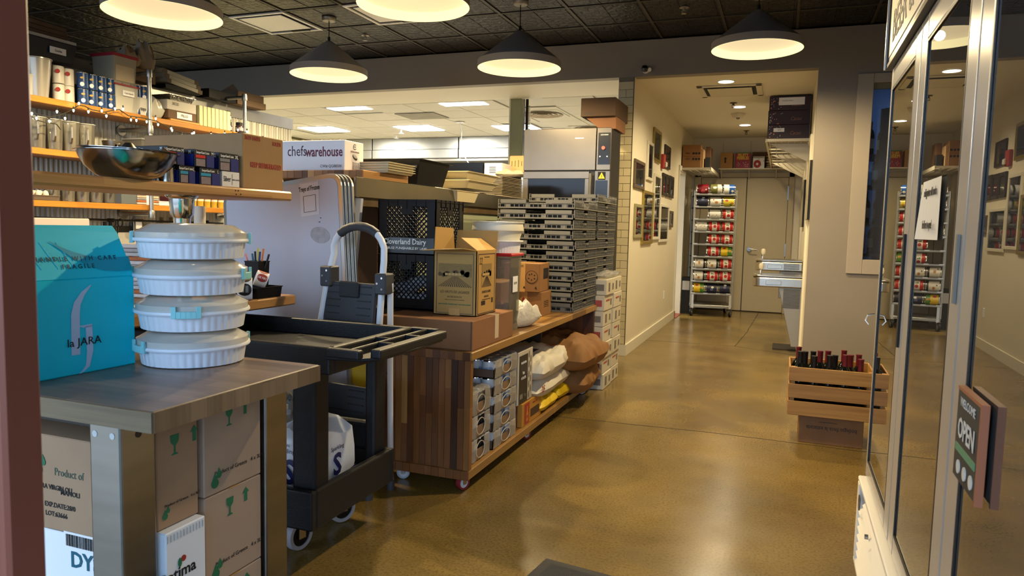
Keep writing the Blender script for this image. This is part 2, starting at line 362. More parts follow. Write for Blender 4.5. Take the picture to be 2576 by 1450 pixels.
# gray wall with window on the right
WX0, WX1, WZ0, WZ1 = .672, 1.45, 1.05, 2.60
wg = ST(MB().box(.22, 7.13, 0, WX0, 7.25, 3.12).box(WX1, 7.13, 0, 2.2, 7.25, 3.12).box(WX0, 7.13, 0, WX1, 7.25, WZ0).box(WX0, 7.13, WZ1, WX1, 7.25, 3.12).build('wall_right_front', GREYW))
wi = MB().m(M('window casing', '9b9183', .45)); f = .13
for a in ((WX0-f, 7.105, WZ0-f, WX0, 7.13, WZ1+.08), (WX1, 7.105, WZ0-f, WX1+f, 7.13, WZ1+.08), (WX0, 7.105, WZ0-f, WX1, 7.13, WZ0), (WX0, 7.105, WZ1, WX1, 7.13, WZ1+.08)): wi.box(*a)
wi = ST(wi.build('window_1', bev=.004)); bx('window_sash', (WX0, 7.15, WZ1-.05), (WX1, 7.18, WZ1), M('olive sash', '6d6447', .5), wi)
bx('glass_pane', (WX0, 7.165, WZ0), (WX1, 7.171, WZ1-.05), GLASSY('window glass', 'd8e0e8', .97, 1.5, .01), wi)
ST(bx('wall_right', (1.28, -1, 0), (1.38, 7.13, 3.12), GREYW)); ST(bx('wall_store_back', (.32, 9.0, 0), (2.2, 9.1, 3.1), M('store room wall', '4a6186', .8)))
ST(bx('wall_store_side', (2.2, 7.1, 0), (2.3, 9.1, 3.1), DKW)); bx('outlet_plate', (-1.441, 9.55, .36), (-1.434, 9.62, .47), WHP, tw, bev=.004)
# far double doors with casing
dm = M('door paint', 'b3a585', .45, var=.03); d1 = ST(MB().box(-1.39, 12.06, 0, -1.29, 12.1, 2.21).box(.04, 12.06, 0, .12, 12.1, 2.21).box(-1.39, 12.06, 2.135, .12, 12.1, 2.21).build('door_1', dm, bev=.004))
bx('door_leaf', (-1.283, 12.075, .012), (-.587, 12.098, 2.13), dm, d1, bev=.003); lf = bx('door_leaf', (-.575, 12.07, .012), (.035, 12.098, 2.13), dm, d1, bev=.003)
bx('door_gap', (-1.29, 12.09, 0), (.04, 12.099, 2.135), DKW, d1)
q = MB(); q.cyl((-.50, 12.06, 1.0), (-.50, 12.04, 1.0), .034, n=18); q.cyl((-.50, 12.045, 1.0), (-.50, 12.0, 1.0), .012); q.tube([(-.50, 12.005, 1.0), (-.45, 12.0, 1.0), (-.38, 12.003, .995)], .009)
q.build('lever_handle', M('satin nickel', '8c8a88', .3, 1), lf, smooth=True)
for z in (1.78, .9, .3): bx('hinge', (.026, 12.055, z), (.044, 12.08, z+.22 if z > 1 else z+.2), MC['satin nickel'], lf)
# storefront beside the camera: brown mullion and the dark glass left of it
BRN = M('brown aluminium', '6e3f33', .38, .2)
sfr = ST(MB().box(-.752, .488, 0, -.727, .53, 3.1).box(-.762, .48, 0, -.752, .515, 3.1).build('window_2', BRN, bev=.004))
bx('glass_pane', (-1.62, .49, .05), (-.762, .498, 3.0), GLASSY('storefront glass', 'c6d6e0', .95, 1.45, .01), sfr); bx('gasket', (-.768, .482, 0), (-.762, .51, 3.0), BLK, sfr)
bx('mullion', (-1.70, .47, 0), (-1.62, .53, 3.1), BRN, sfr)
ST(bx('lintel_sky_block', (-5.2, .44, 2.45), (1.4, .50, 3.12), BRN)); ST(bx('pavement_sky_block', (-30, -40, -.14), (30, -2, -.02), M('pavement_sky_block', '77756f', .9)))  # unseen lintel and outdoor ground, added to keep sky light off header and ceiling
ST(bx('floor_bounce', (-8.4, 7.3, .0), (-1.62, 12.2, .006), M('kitchen bounce floor', 'c9c0ac', .4)))  # hidden pale floor, added to bounce light up to the kitchen ceiling
# ================================================================ KITCHEN beyond the pass
kc = ST(bx('ceiling_kitchen', (-8.4, 8.03, 2.775), (-1.6, 12.2, 2.85), M('kitchen grid', 'b9b6ab', .5)))
KT = M('kitchen ceiling tile', 'c2bfb4', .6, var=.05, vscale=12, rnd=.05); KX = [-8.2+.61*k for k in range(11)]; KY = [8.06+.61*k for k in range(7)]; LIT = {(5, 0), (8, 0), (1, 3), (4, 3), (7, 3), (10, 0), (3, 0)}
LIT = {(4, 0), (8, 0), (1, 3), (4, 3), (7, 3)}
tr_em = M('troffer light', 'fffaf0', .5, emis=TROFFER_E); kt = None
for i, x in enumerate(KX):
    for j, y in enumerate(KY):
        if x+.6 > -1.6 or y+.6 > 12.2: continue
        if (i, j) in LIT:
            continue
        if kt is None: kt = MB().box(-.297, -.297, 0, .297, .297, .012).build('ceiling_tile', KT, kc, bev=.003)
        else: kt = kt.copy(); COL.objects.link(kt)
        kt.location = (x+.305, y+.305, 2.760+random.uniform(-.0015, .0015))
for (x0, x1, y0, y1, w) in ((-5.68, -5.12, 8.02, 8.12, 'nearest the soffit, left'), (-4.05, -3.47, 8.03, 8.13, 'nearest the soffit, centre')):
    t = T('ceiling_light', 'thin strip of lit kitchen ceiling panel '+w, 'light', ((x0+x1)/2, (8.07+8.3)/2+.03, 2.76), 0, 'kitchen ceiling lights')
    MB().c(0, 0, .005, x1-x0+.03, .26, .012).build('frame', WHP, t); MB().c(0, 0, -.002, x1-x0, .2, .006).build('diffuser', tr_em, t)
for (cx, cy, w) in ((-6.98, 9.9, 'leftmost, above the corrugated partition end'), (-5.36, 10.07, 'above the white carton'), (-3.83, 10.3, 'behind the green post')):
    t = T('ceiling_light', 'bright square kitchen ceiling panel, '+w, 'light', (cx, cy, 2.756), 0, 'kitchen ceiling lights')
    MB().c(0, 0, .002, .64, .58, .012).build('frame', WHP, t); MB().c(0, 0, -.006, .6, .54, .008).build('diffuser', tr_em, t)
    l = bpy.data.lights.new('troffer_light', 'AREA'); l.shape = 'RECTANGLE'; l.size = .58; l.size_y = .5; l.energy = 60; l.color = (1, .95, .84); lo = bpy.data.objects.new('troffer_light', l); COL.objects.link(lo); lo.location = (0, 0, -.014); lo.parent = t
STN = M('stained tile', '8f8b80', .7, var=.3, vscale=5); t = T('air_return', 'grey stained square return panel in the kitchen ceiling', 'vent', (-4.72, 8.95, 2.752)); MB().c(0, 0, 0, .58, .5, .01).build('panel', STN, t)
for x, y, w in ((-3.9, 11.0, 'left of the post'), (-3.05, 9.15, 'right of the post'), (-2.75, 10.6, 'above the oven')):
    t = T('air_diffuser', 'dirty round patterned ceiling diffuser '+w, 'vent', (x, y, 2.752)); b = MB()
    for r in (.24, .17, .1, .04): b.lathe([(r, 0), (r+.03, -.006), (r+.03, -.012), (r-.01, -.004)], 20)
    b.build('rings', M('dirty vent', 'a3927a', .6, var=.4, vscale=9), t); MB().c(0, 0, .004, .58, .58, .006).build('panel', KT, t)
# hood and back line
hs = M('hood steel', 'a6a6a0', .34, .9, var=.25, vscale=.7, stretch=(1.6, 1, .2))
t = TW('exhaust_hood', 'long stainless exhaust hood hanging across the kitchen back', 'hood', (-5, 11.3, 2.4))
for x0, x1 in ((-8.2, -6.9), (-6.88, -5.22), (-5.2, -3.6), (-3.58, -2.4)):
    bx('upper_panel', (x0, 11.2, 2.56), (x1, 11.6, 2.755), hs, t, bev=.002); bx('lower_panel', (x0, 11.19, 2.41), (x1, 11.6, 2.555), hs, t, bev=.002)
bx('underside', (-8.2, 11.24, 2.36), (-2.4, 12.1, 2.41), STEELD, t)
t = TW('back_splash', 'stainless wall sheet under the exhaust hood', 'panel', (-5, 12.15, 1)); bx('sheet', (-8.2, 12.15, .9), (-1.7, 12.19, 2.4), hs, t)
t = TW('wall_cabinet', 'pale yellow wall cabinet run at the far left kitchen corner', 'cabinet', (-8, 10.5, 2.1))
for k in range(3): bx('cabinet_door', (-8.28, 9.3+k*.62, 1.9), (-8.2, 9.9+k*.62, 2.72), M('yellow door', 'c9c29a', .5), t)
bx('carcass', (-8.3, 9.28, 1.88), (-8.28, 11.2, 2.74), MC['yellow door'], t)
# post with conduit
t = TW('support_post', 'pale green square post rising through the kitchen pass', 'post', (-3.0, 8.05, 0)); gp = M('green post paint', '8d8f6c', .5)
bx('post', (-3.07, 8.02, 0), (-2.93, 8.12, 2.757), gp, t, bev=.003); bx('edge_strip', (-3.082, 8.01, 0), (-3.066, 8.03, 2.757), M('post edge', 'c9c8b5', .4), t)
MB().tube([(-2.905, 8.03, 2.75), (-2.905, 8.03, 1.2)], .012).build('conduit', GALV, t, smooth=True); MB().tube([(-2.87, 8.04, 2.75), (-2.87, 8.04, 1.2)], .018).build('flexible_conduit', BLK, t, smooth=True)
q = MB()
for i in range(90): q.lathe([(.017, 0), (.02, .004), (.017, .008)], 8, (-2.845, 8.04, 1.2+i*.0165))
q.build('armoured_cable', CHROME, t, smooth=True)
t = TW('hanging_cable', 'thin white cable dropping from a square ceiling plate over the ovens', 'cable', (-4.0, 9.3, 2.2))
MB().tube([(-4.45, 9.6, 2.75), (-4.42, 9.6, 2.6), (-4.2, 9.1, 2.3), (-3.72, 8.4, 1.99)], .006, 6).build('cable', WHP, t, smooth=True); MB().c(-4.45, 9.6, 2.748, .12, .12, .008).build('ceiling_plate', WHP, t)
for x, y in ((-5.75, 10.2), (-6.15, 10.75)):
    t = T('sprinkler_head', 'small kitchen sprinkler above the white carton'+(', left one' if x < -6 else ', right one'), 'sprinkler', (x, y, 2.755)); MB().cyl((0, 0, 0), (0, 0, -.05), .012).lathe([(0, -.05), (.04, -.055), (.04, -.06), (0, -.06)], 12).build('body', WHP, t)

# ================================================================ LIGHTS
SHADE = M('grey lamp shade', '8c8886', .6); INNER = M('lamp inside white', 'e8dcc0', .7)
dsc = M('lamp diffuser', 'ffe9b8', .5, emis=DISC_E); rimm = M('lamp rim glow', 'ffefb0', .5, emis=RIM_E)
for m_, c_ in ((dsc, (.45, .36, .22, 1)), (rimm, (.3, .25, .15, 1))): m_.node_tree.nodes['Principled BSDF'].inputs['Base Color'].default_value = c_
def pendant(x, y, z, where, canopy=True, e=1):
    t = T('pendant_lamp', 'grey cone pendant lamp, '+where, 'lamp', (x, y, z), 0, 'cone pendant lamps')
    R = .34
    MB().lathe([(R, 0), (R+.004, .0), (R+.004, .055), (.05, .285), (.028, .30), (.0, .302)], 48).build('shade', SHADE, t, smooth=True)
    MB().lathe([(R+.003, -.001), (R-.006, 0), (R-.012, .058), (R-.014, .06)], 48).build('glowing_rim', rimm, t, smooth=True)
    MB().lathe([(0, .058), (R-.012, .058), (R-.012, .061), (0, .062)], 48).build('diffuser', dsc, t)
    b = MB(); b.cyl((0, 0, .295), (0, 0, .34), .012, n=10); b.cyl((0, 0, .33), (0, 0, 3.108-z), .004, n=8); b.build('cord', BLK, t)
    MB().lathe([(0, 3.108-z), (.065, 3.108-z), (.065, 3.09-z), (.055, 3.078-z), (0, 3.076-z)], 24).build('canopy', M('canopy metal', '8d877c', .4, .4), t, smooth=True)
    l = bpy.data.lights.new('lamp_light', 'SPOT'); l.energy = LAMP_W*e; l.color = LAMP_COL; l.spot_size = radians(168); l.spot_blend = .5; l.shadow_soft_size = .035
    lo = bpy.data.objects.new('lamp_light', l); COL.objects.link(lo); lo.location = (0, 0, .02); lo.parent = t
pendant(-3.94, 5.66, 2.60, 'hanging left in the back row'); pendant(-2.11, 5.69, 2.57, 'middle of the back row'); pendant(-.27, 6.05, 2.69, 'right one before the corridor')
pendant(-3.66, 3.52, 2.52, 'front left one, cropped by the picture top'); pendant(-2.19, 4.02, 2.60, 'front centre one, cropped by the picture top')
pendant(-.35, 3.7, 2.62, 'above the aisle, mirrored in the cooler glass', e=.7)
for i, (x, y, w) in enumerate(((-.611, 7.56, 'nearest the header beam'), (-.573, 9.1, 'in the middle of the corridor'), (-.579, 10.65, 'farthest, before the doors'))):
    t = T('downlight', 'round recessed corridor downlight '+w, 'light', (x, y, 2.755), 0, 'corridor downlights')
    MB().lathe([(.075, .0), (.09, 0), (.09, -.004), (.075, -.006), (.075, 0)], 28).build('ring', WHP, t, smooth=True); MB().lathe([(0, -.001), (.075, -.001), (.075, 0)], 28).build('lens', M('downlight lens', 'fff4dc', .5, emis=6), t)
    l = bpy.data.lights.new('downlight_light', 'SPOT'); l.energy = DOWN_W; l.color = (1, .84, .55); l.spot_size = radians(150); l.spot_blend = .8; l.shadow_soft_size = .07
    lo = bpy.data.objects.new('downlight_light', l); COL.objects.link(lo); lo.location = (0, 0, -.012); lo.parent = t
l = bpy.data.lights.new('store_fill', 'AREA'); l.energy = 10; l.size = .8; l.color = (.6, .78, 1); lo = bpy.data.objects.new('store_fill', l); COL.objects.link(lo); lo.location = (1.3, 8.2, 3.0)  # added fill without a fixture, brightens the store room behind the window
# corridor ceiling fittings
t = TW('ceiling_vent', 'rectangular white air vent with wide frame in corridor ceiling', 'vent', (-.6, 8.05, 2.755))
b = MB()
for a, c in (((-.92, 7.74), (-.28, 7.79)), ((-.92, 8.31), (-.28, 8.36)), ((-.92, 7.74), (-.86, 8.36)), ((-.34, 7.74), (-.28, 8.36))): b.box(a[0], a[1], 2.742, c[0], c[1], 2.756)
b.build('frame', M('vent white', 'cfc6ae', .5), t, bev=.004); bx('deflector', (-.82, 7.84, 2.735), (-.38, 8.26, 2.742), MC['vent white'], t, bev=.003); bx('opening', (-.86, 7.79, 2.75), (-.34, 8.31, 2.7565), DKW, t)
def sprinkler(x, y, z, lab, m=None, s=1):
    t = T('sprinkler_head', lab, 'sprinkler', (x, y, z)); m = m or M('brass sprinkler', '5d5038', .4, .6)
    MB().lathe([(0, 0), (.04*s, 0), (.04*s, -.006), (.012*s, -.01), (.01*s, -.03*s), (0, -.03*s)], 14).build('escutcheon', m, t, smooth=True)
    b = MB(); b.tube([(.012*s, 0, -.02*s), (.016*s, 0, -.035*s), (0, 0, -.05*s), (-.016*s, 0, -.035*s), (-.012*s, 0, -.02*s)], .003); b.lathe([(0, -.05*s), (.022*s, -.05*s), (.022*s, -.053*s), (0, -.053*s)], 12); b.build('deflector', m, t)
sprinkler(-.62, 8.82, 2.755, 'brass sprinkler head in the corridor ceiling before the second downlight'); sprinkler(-.589, 11.25, 2.755, 'small sprinkler head in corridor ceiling near the doors')
cmet = M('canopy metal'); sprinkler(-3.946, 6.27, 3.11, 'sprinkler in the tin ceiling between left and middle pendants', cmet); sprinkler(-.865, 6.22, 3.11, 'sprinkler in the tin ceiling above the security camera', cmet); sprinkler(-.17, 6.0, 3.11, 'sprinkler beside the right pendant lamp cord', cmet)
t = T('strobe_alarm', 'cream box with round lens on the corridor ceiling', 'alarm', (-.611, 9.6, 2.755)); MB().lathe([(.09, 0), (.085, -.02), (.06, -.055), (0, -.055)], 4).build('body', M('vent white'), t); MB().lathe([(0, -.055), (.022, -.055), (.02, -.07), (0, -.074)], 14).build('lens', M('grey lens', '75705f', .2), t, smooth=True)
for (x0, lab) in ((-4.82, 'white square air diffuser left in the dark tin ceiling'), (-3.61, 'white square air diffuser behind the front centre pendant')):
    t = T('ceiling_vent', lab, 'vent', (x0+.3, 5.67, 3.11)); b = MB().m(WHP)
    for a in ((-.3, -.3, -.27, .3), (.27, -.3, .3, .3), (-.27, -.3, .27, -.27), (-.27, .27, .27, .3)): b.box(a[0], a[1], -.012, a[2], a[3], .004)
    b.build('frame', bev=.002); bpy.data.objects[-1] if False else None
    fr = [o for o in bpy.data.objects if o.name.startswith('frame') and o.parent is None][-1]; fr.parent = t
    MB().c(0, -.02, -.012, .46, .44, .006).build('face_plate', WHP, t, bev=.002); MB().c(0, 0, .0, .54, .54, .004).build('plenum', DKW, t); MB().c(.08, .25, -.014, .2, .03, .006).build('damper_slot', BLK, t)
t = T('security_camera', 'small dark dome camera on the header beam', 'camera', (-1.332, 7.13, 2.815)); MB().cyl((0, 0, 0), (0, -.03, 0), .035, n=18).cyl((.02, -.02, .0), (.045, -.05, -.01), .02).build('mount', WHP, t, smooth=True)
MB().lathe([(0, -.035), (.025, -.025), (.035, 0), (.025, .025), (0, .035)], 16, (0, -.06, 0)).build('ball', BLK2, t, smooth=True); MB().cyl((-.005, -.09, -.012), (-.006, -.097, -.014), .014).build('lens', M('camera lens', '404a58', .1), t)

# ================================================================ FOREGROUND TABLE
TT = WOOD('weathered table top', '54443a', '8a7460', 'X', .055, .34, .55, 'Y')
t = TW('work_table', 'butcher block work table on brushed steel legs at lower left', 'table', (-1.8, 1.5, 0))
bx('table_top', (-2.75, 1.193, .79), (-1.29, 1.81, .84), TT, t, bev=.004)
bx('edge_band', (-2.75, 1.189, .791), (-1.292, 1.194, .838), WOOD('front edge wood', '6b5a42', '8f7d5e', 'X', .2, .5, .8, 'Z'), t); bx('end_grain', (-1.292, 1.194, .791), (-1.288, 1.809, .838), WOOD('end grain wood', '5c4a38', '8f7a62', 'Z', .05, .5, .55, 'Y'), t)
legm = M('steel leg', '9a9790', .3, 1, var=.2, vscale=3, stretch=(1, 1, 6))
def leg(x, y):
    l = MB().box(x-.1, y, 0, x, y+.1, .79).build('leg', legm, t, bev=.006, seg=2)
    for px in (-.08, -.025):
        MB().cyl((x+px, y-.001, .762), (x+px, y+.001, .762), .008, n=12).build('bolt_hole', M('bolt white', 'c9c9c9', .4), l)
    MB().cyl((x-.001, y+.05, .758), (x+.001, y+.05, .758), .009, n=12).build('bolt_hole', M('bolt dark', '3a2f2a', .5), l)
leg(-1.41, 1.21); leg(-1.41, 1.71); leg(-2.6, 1.21); leg(-2.6, 1.71)
bx('apron', (-1.52, 1.32, .70), (-1.50, 1.70, .79), M('dark apron', '34302c', .6), t); bx('side_apron', (-2.6, 1.30, .74), (-1.53, 1.33, .79), MC['dark apron'], t)
# boxes stored under the table
def glass_arrow(t, x, y, z, s, face, m):
    # wine glass and arrow-up marks
    d = {'+X': (0, 1), '-Y': (1, 0)}[face]
    def P2(u, h): return (x+d[0]*u, y+d[1]*u, z+h)
    g = [(-.3, .5), (.3, .5), (.26, .15), (.05, -.05), (.05, -.38), (.22, -.46), (.22, -.5), (-.22, -.5), (-.22, -.46), (-.05, -.38), (-.05, -.05), (-.26, .15)]
    polyflat([(a*s*.9, b*s) for a, b in g], P2(0, 0), face, .0008, m, t, 'glass_symbol')
    a_ = [(-.13, -.4), (.13, -.4), (.13, .15), (.3, .15), (0, .5), (-.3, .15), (-.13, .15)]
    polyflat([(a*s*.85, b*s*.9) for a, b in a_], P2(s*1.25, s*.22), face, .0008, m, t, 'arrow_symbol')
def drop(t, c, s, face):
    for k, (u, v, r) in enumerate(((0, 0, 1), (.55, .7, .7))):
        pts = [(0+u*s, 1.0*r*s+v*s)]+[(u*s+.48*r*s*cos(a), v*s+.48*r*s*sin(a)) for a in [radians(40-260*i/12) for i in range(13)]]
        polyflat([(p[0]*1, p[1]*1) for p in pts], c, face, .0008, INKG, t, 'drop_symbol')
def greek(label, x1, y0, y1, z0, z1, w=.30, group='olive oil cartons under the table', mt=CARDG):
    t = TW('olive_oil_carton', label, 'box', (x1-w/2, (y0+y1)/2, z0), group)
    bx('body', (x1-w, y0, z0), (x1, y1, z1), mt, t, bev=.003)
    bx('tape', (x1-w-.001, (y0+y1)/2-.02, z1-.001), (x1+.001, (y0+y1)/2+.02, z1+.0008), TAPE, t)
    wd, h = y1-y0, z1-z0
    glass_arrow(t, x1+.001, y0+wd*.42, z1-h*.2, .05*h/.25, '+X', INKG)
    text('Product of Greece   4 x 3LT', .0165*wd/.22, (x1+.001, y0+wd*.6, z0+h*.22), '+X', INK, t); drop(t, (x1+.001, y0+wd*.17, z0+h*.12), .028*wd/.22, '+X')
    return t
greek('upper grey-brown olive oil carton beside the rear table leg, green glass and arrow marks', -1.42, 1.475, 1.70, .52, .775)
greek('lower olive oil carton beside the rear table leg, under another carton', -1.42, 1.475, 1.70, .262, .518)
greek('bottom olive oil carton standing on the floor under the table', -1.42, 1.475, 1.70, .0, .26)
g = greek('narrow upper olive oil carton just right of the front table leg', -1.42, 1.32, 1.455, .49, .75, .09, mt=M('tan carton', 'a08266', .85, var=.1))
g = TW('front_carton', 'tan carton printed EXTRA VIRGIN OLIVE OIL left of the front table leg', 'box', (-1.75, 1.45, .455)); bx('body', (-2.0, 1.316, .435), (-1.505, 1.60, .692), M('tan carton'), g, bev=.003); bx('tape', (-1.999, 1.44, .6915), (-1.506, 1.48, .6935), TAPE, g)
GGI = M('grey green ink', '3d5547', .6)
text('Product of', .030, (-1.770,1.315,0.596), '-Y', GGI, g, .82, al='LEFT')
text('EXTRA VIRGIN OLI', .0185, (-1.850,1.315,0.552), '-Y', INK, g, .92, al='LEFT', wt=.02); text('MANOLI', .0185, (-1.749,1.315,0.543), '-Y', INK, g, 1, al='LEFT', wt=.02)
text('EXP.DATE:28/0', .0185, (-1.810,1.315,0.504), '-Y', INK, g, .95, al='LEFT', wt=.02); text('LOT:63666', .0185, (-1.808,1.315,0.479), '-Y', INK, g, .95, al='LEFT', wt=.02)
drop(g, (-1.828,1.315,0.596), .03, '-Y')
bc = (-1.739,1.315,0.397); q = MB(); q.box(bc[0], 1.313, bc[2], bc[0]+.11, 1.315, bc[2]+.044); q.build('barcode_label', WHITEC, g)
q = MB(); xx = bc[0]+.008
while xx < bc[0]+.105: w_ = random.choice((.001, .002, .0035)); q.box(xx, 1.3122, bc[2]+.006, xx+w_, 1.3131, bc[2]+.038); xx += w_+random.choice((.0012, .002))
q.build('barcode', INK, g)
g = TW('optima_carton', 'white ribbed carton with black lettering right of the front table leg', 'box', (-1.6, 1.35, .22)); bx('body', (-1.518, 1.32, .24), (-1.395, 1.452, .488), M('white rib card', 'dfe3ea', .6), g, bev=.003)
q = MB()
for i in range(12): q.box(-1.3955, 1.325+i*.0105, .462, -1.3935, 1.3265+i*.0105, .48)
q.build('rib_slots', M('slot grey', '9aa0a8', .7), g)
text('Optima', .042, (-1.394, 1.352, .372), '+X', INK, g, wt=.02); polyflat(disc(.008), (-1.394, 1.375, .405), '+X', .001, INKR, g); polyflat(disc(.012, sx=.5), (-1.394, 1.363, .398), '+X', .001, INKG, g)
g = TW('blue_white_carton', 'bluish white carton with teal letters left of the front table leg', 'box', (-1.7, 1.3, .24)); bx('body', (-2.0, 1.316, .20), (-1.522, 1.55, .433), M('white rib card'), g, bev=.003); text('DYS', .06, (-1.665, 1.3145, .365), '-Y', M('teal ink', '14586b', .5), g, wt=.02)
bx('carton', (-1.98, 1.32, 0), (-1.42, 1.46, .198), CARDG).name = 'plain_carton'; prop(bpy.data.objects['plain_carton'], 'plain carton on the floor below the white ribbed carton', 'box')

# ================================================================ CYAN CARTON + CARRIERS
CY = M('cyan carton', '00dcf2', .5, var=.08, vscale=2); CYD = M('dark cyan print', '06a3bb', .5)
t = TW('gift_carton', 'tall bright cyan carton printed HANDLE WITH CARE FRAGILE on the table', 'box', (-1.95, 1.5, .84))
X1, Yf = -1.775, 1.46  # right front corner, face slightly turned
A = Vector((-1.783,1.290,0.840)); B = Vector((-1.773,1.581,0.840)); u = (B-A); L = u.length; u.normalize(); nrm = Vector((u.y, -u.x, 0)); A0 = B-u*.40
H1, H2 = .262, .405
def fc(s_, h, d=0): v = A0+u*s_-nrm*d; return (v.x, v.y, .84+h)
Lf = .40
q = MB(); q.prism([fc(0, 0), fc(Lf, 0), fc(Lf, H1), fc(0, H1)], -nrm*.20); q.build('body', CY, t, bev=.003)
q = MB(); q.prism([fc(0, H1), fc(Lf, H1), fc(Lf-.016, H2-.02, .045), fc(Lf-.028, H2, .05), fc(.04, H2, .05), fc(.0, H1+.03, .02)], -nrm*.005); q.build('top_flap', CY, t, bev=.001)
q = MB(); q.prism([fc(0, H1, .195), fc(Lf, H1, .195), fc(Lf-.03, H2, .06), fc(.04, H2, .06)], -nrm*.005); q.build('rear_flap', CY, t)
q = MB(); q.prism([fc(Lf-.002, H1, .0), fc(Lf-.002, H1, .20), fc(Lf-.03, H2-.004, .06)], u*-.003); q.build('gusset', CY, t)
Rm = Matrix.Identity(4); ang = math.atan2(u.y, u.x)
def ct(body, size, s_, h, m, sx=1, d=-.0012, tilt=0, wt=0):
    R = Matrix.Rotation(ang, 4, 'Z'); 
    if tilt: R = R @ Matrix.Rotation(-tilt, 4, 'X')
    p = fc(s_, h, d); return text(body, size, p, '-Y', m, t, sx, rot=R, wt=wt)
tl_ = math.atan2(.05, H2-H1)
kf = .05/(H2-H1)
TI = M('teal lettering', '0e4a5c', .5)
ct('H A N D L E   W I T H   C A R E', .0175, .235, .315, TI, 1, (.315-H1)*kf-.002, tl_, .02); ct('F R A G I L E', .0175, .235, .294, TI, 1, (.294-H1)*kf-.002, tl_, .02)
def fp(pts, d, m, nm, off_=.0015, flapped=False):
    q = MB(); P3 = []
    for a, b in pts:
        dd = (b-H1)*kf if flapped else 0
        v = A0+u*a-nrm*dd+nrm*off_; P3.append((v.x, v.y, .84+b))
    q.prism(P3, nrm*-.001); return q.build(nm, m, t)
# swoosh on the flap and on the front
def strip(cl, m, nm, flapped=False):
    for (a, b, w0), (c, d, w1) in zip(cl, cl[1:]):
        dx, dy = c-a, d-b; l = math.hypot(dx, dy); nx, ny = -dy/l, dx/l
        pts_.append(([(a+nx*w0, b+ny*w0), (c+nx*w1, d+ny*w1), (c-nx*w1, d-ny*w1), (a-nx*w0, b-ny*w0)]))
def ribbon(cl, m, nm, flapped=False, off_=.0015):
    q = MB(); Ls = []; Rs = []
    for i, (a, b, w) in enumerate(cl):
        p0 = cl[max(i-1, 0)]; p1 = cl[min(i+1, len(cl)-1)]; dx, dy = p1[0]-p0[0], p1[1]-p0[1]; l = math.hypot(dx, dy) or 1; nx, ny = -dy/l, dx/l
        for S, sg in ((Ls, 1), (Rs, -1)):
            x, y = a+nx*w*sg, b+ny*w*sg; dd = (y-H1)*kf if flapped else 0; v = A0+u*x-nrm*dd+nrm*off_; S.append((v.x, v.y, .84+y))
    for i in range(len(cl)-1): q.quad(Ls[i], Ls[i+1], Rs[i+1], Rs[i])
    return q.build(nm, m, t)
ribbon([(.17, .362, .001), (.20, .342, .004), (.23, .324, .009), (.27, .307, .014), (.31, .298, .018), (.35, .296, .0195), (.397, .297, .020)], CYD, 'swoosh', True, .002)
WL = M('white lettering', 'c9d6ee', .5)
ribbon([(.262, .243, .0015), (.238, .222, .006), (.220, .195, .010), (.214, .165, .0125), (.213, .12, .0125), (.212, .055, .0125)], WL, 'emblem_stroke')
ribbon([(.226, .132, .0015), (.236, .130, .003), (.262, .131, .004)], WL, 'emblem_bar')
ribbon([(.252, .131, .010), (.253, .10, .010), (.254, .06, .0095), (.246, .02, .006), (.232, -.012+.02, .0025), (.222, .002, .001)], WL, 'emblem_tail')
ct('la JARA', .031, .238, .088, INK, 1.05, -.002)
for a in (.06, .10, .145, .19):
    fp([(a, .36), (a+.0015, .36), (a+.035, .29), (a+.0335, .29)], 0, M('cyan crease', '4fd0e0', .5), 'crease', .0018, True)

# pie carriers
PW = M('carrier white', 'e3e8f2', .35); LB = M('latch blue', '8fd4dc', .35)
CL = GLASSY('clear lid', 'f8f6f0', .45, 1.35, .10, 'f6f3ec')
def carrier(z, rz, label, first=None):
    t = T('pie_carrier', label, 'container', (cxy[0], cxy[1], z), rz, 'stack of pie carriers on the table')
    n = 264
    def wob(j, i): return 1.0+.018*abs(sin(pi*i/n*44)) if j in (1, 2) else 1.0
    MB().lathe([(.128, 0), (.141, .003), (.148, .048), (.158, .052), (.158, .056), (.143, .058), (.0, .058)], n, wob=wob).build('fluted_tray', PW, t, smooth=True)
    MB().lathe([(.161, .050), (.163, .054), (.161, .060), (.150, .061)], 72).build('rim', PW, t, smooth=True)
    MB().lathe([(.157, .058), (.157, .077), (.150, .080), (.118, .099), (.108, .101), (.085, .1005), (0, .1005)], 72).build('lid', CL, t, smooth=True)
    MB().lathe([(.05, .101), (.062, .1035), (.07, .101)], 48).build('lid_ring', CL, t, smooth=True)
    for s in (0, pi):
        R = Matrix.Rotation(s, 4, 'Z'); b = MB()
        for j in range(6):
            a0 = -.24+.08*j; p = lambda a, r, z: (r*cos(a), r*sin(a), z)
            zt = .078 if j in (0, 5) else .064
            for r0_, r1_ in ((.160, .168),):
                a1 = a0+.08
                V = [p(a, r, z_) for z_ in (.044, zt) for r, a in ((r0_, a0), (r1_, a0), (r1_, a1), (r0_, a1))]
                v = [b.bm.verts.new(R@Vector(x)) for x in V]
                for f_ in ((0, 3, 2, 1), (4, 5, 6, 7), (0, 1, 5, 4), (1, 2, 6, 5), (2, 3, 7, 6), (3, 0, 4, 7)): b.f([v[k] for k in f_])
        b.build('latch', LB, t, bev=.001)
    return t

cxy = (-1.665, 1.695)
carrier(.84, radians(250), 'bottom pie carrier of the stack, latch at left front')
carrier(.9445, radians(-52), 'pie carrier second from bottom, blue latch facing the front')
carrier(1.049, radians(24), 'pie carrier third from bottom, blue latch at right')
carrier(1.1535, radians(45), 'topmost pie carrier with clear domed lid')
# ================================================================ UTILITY CART
CB = M('cart black', '101218', .5, bump=.15, bscale=220)
t = TW('utility_cart', 'black plastic utility cart with moulded tray and grey casters', 'cart', (-1.95, 2.4, 0))
q = MB().m(CB)
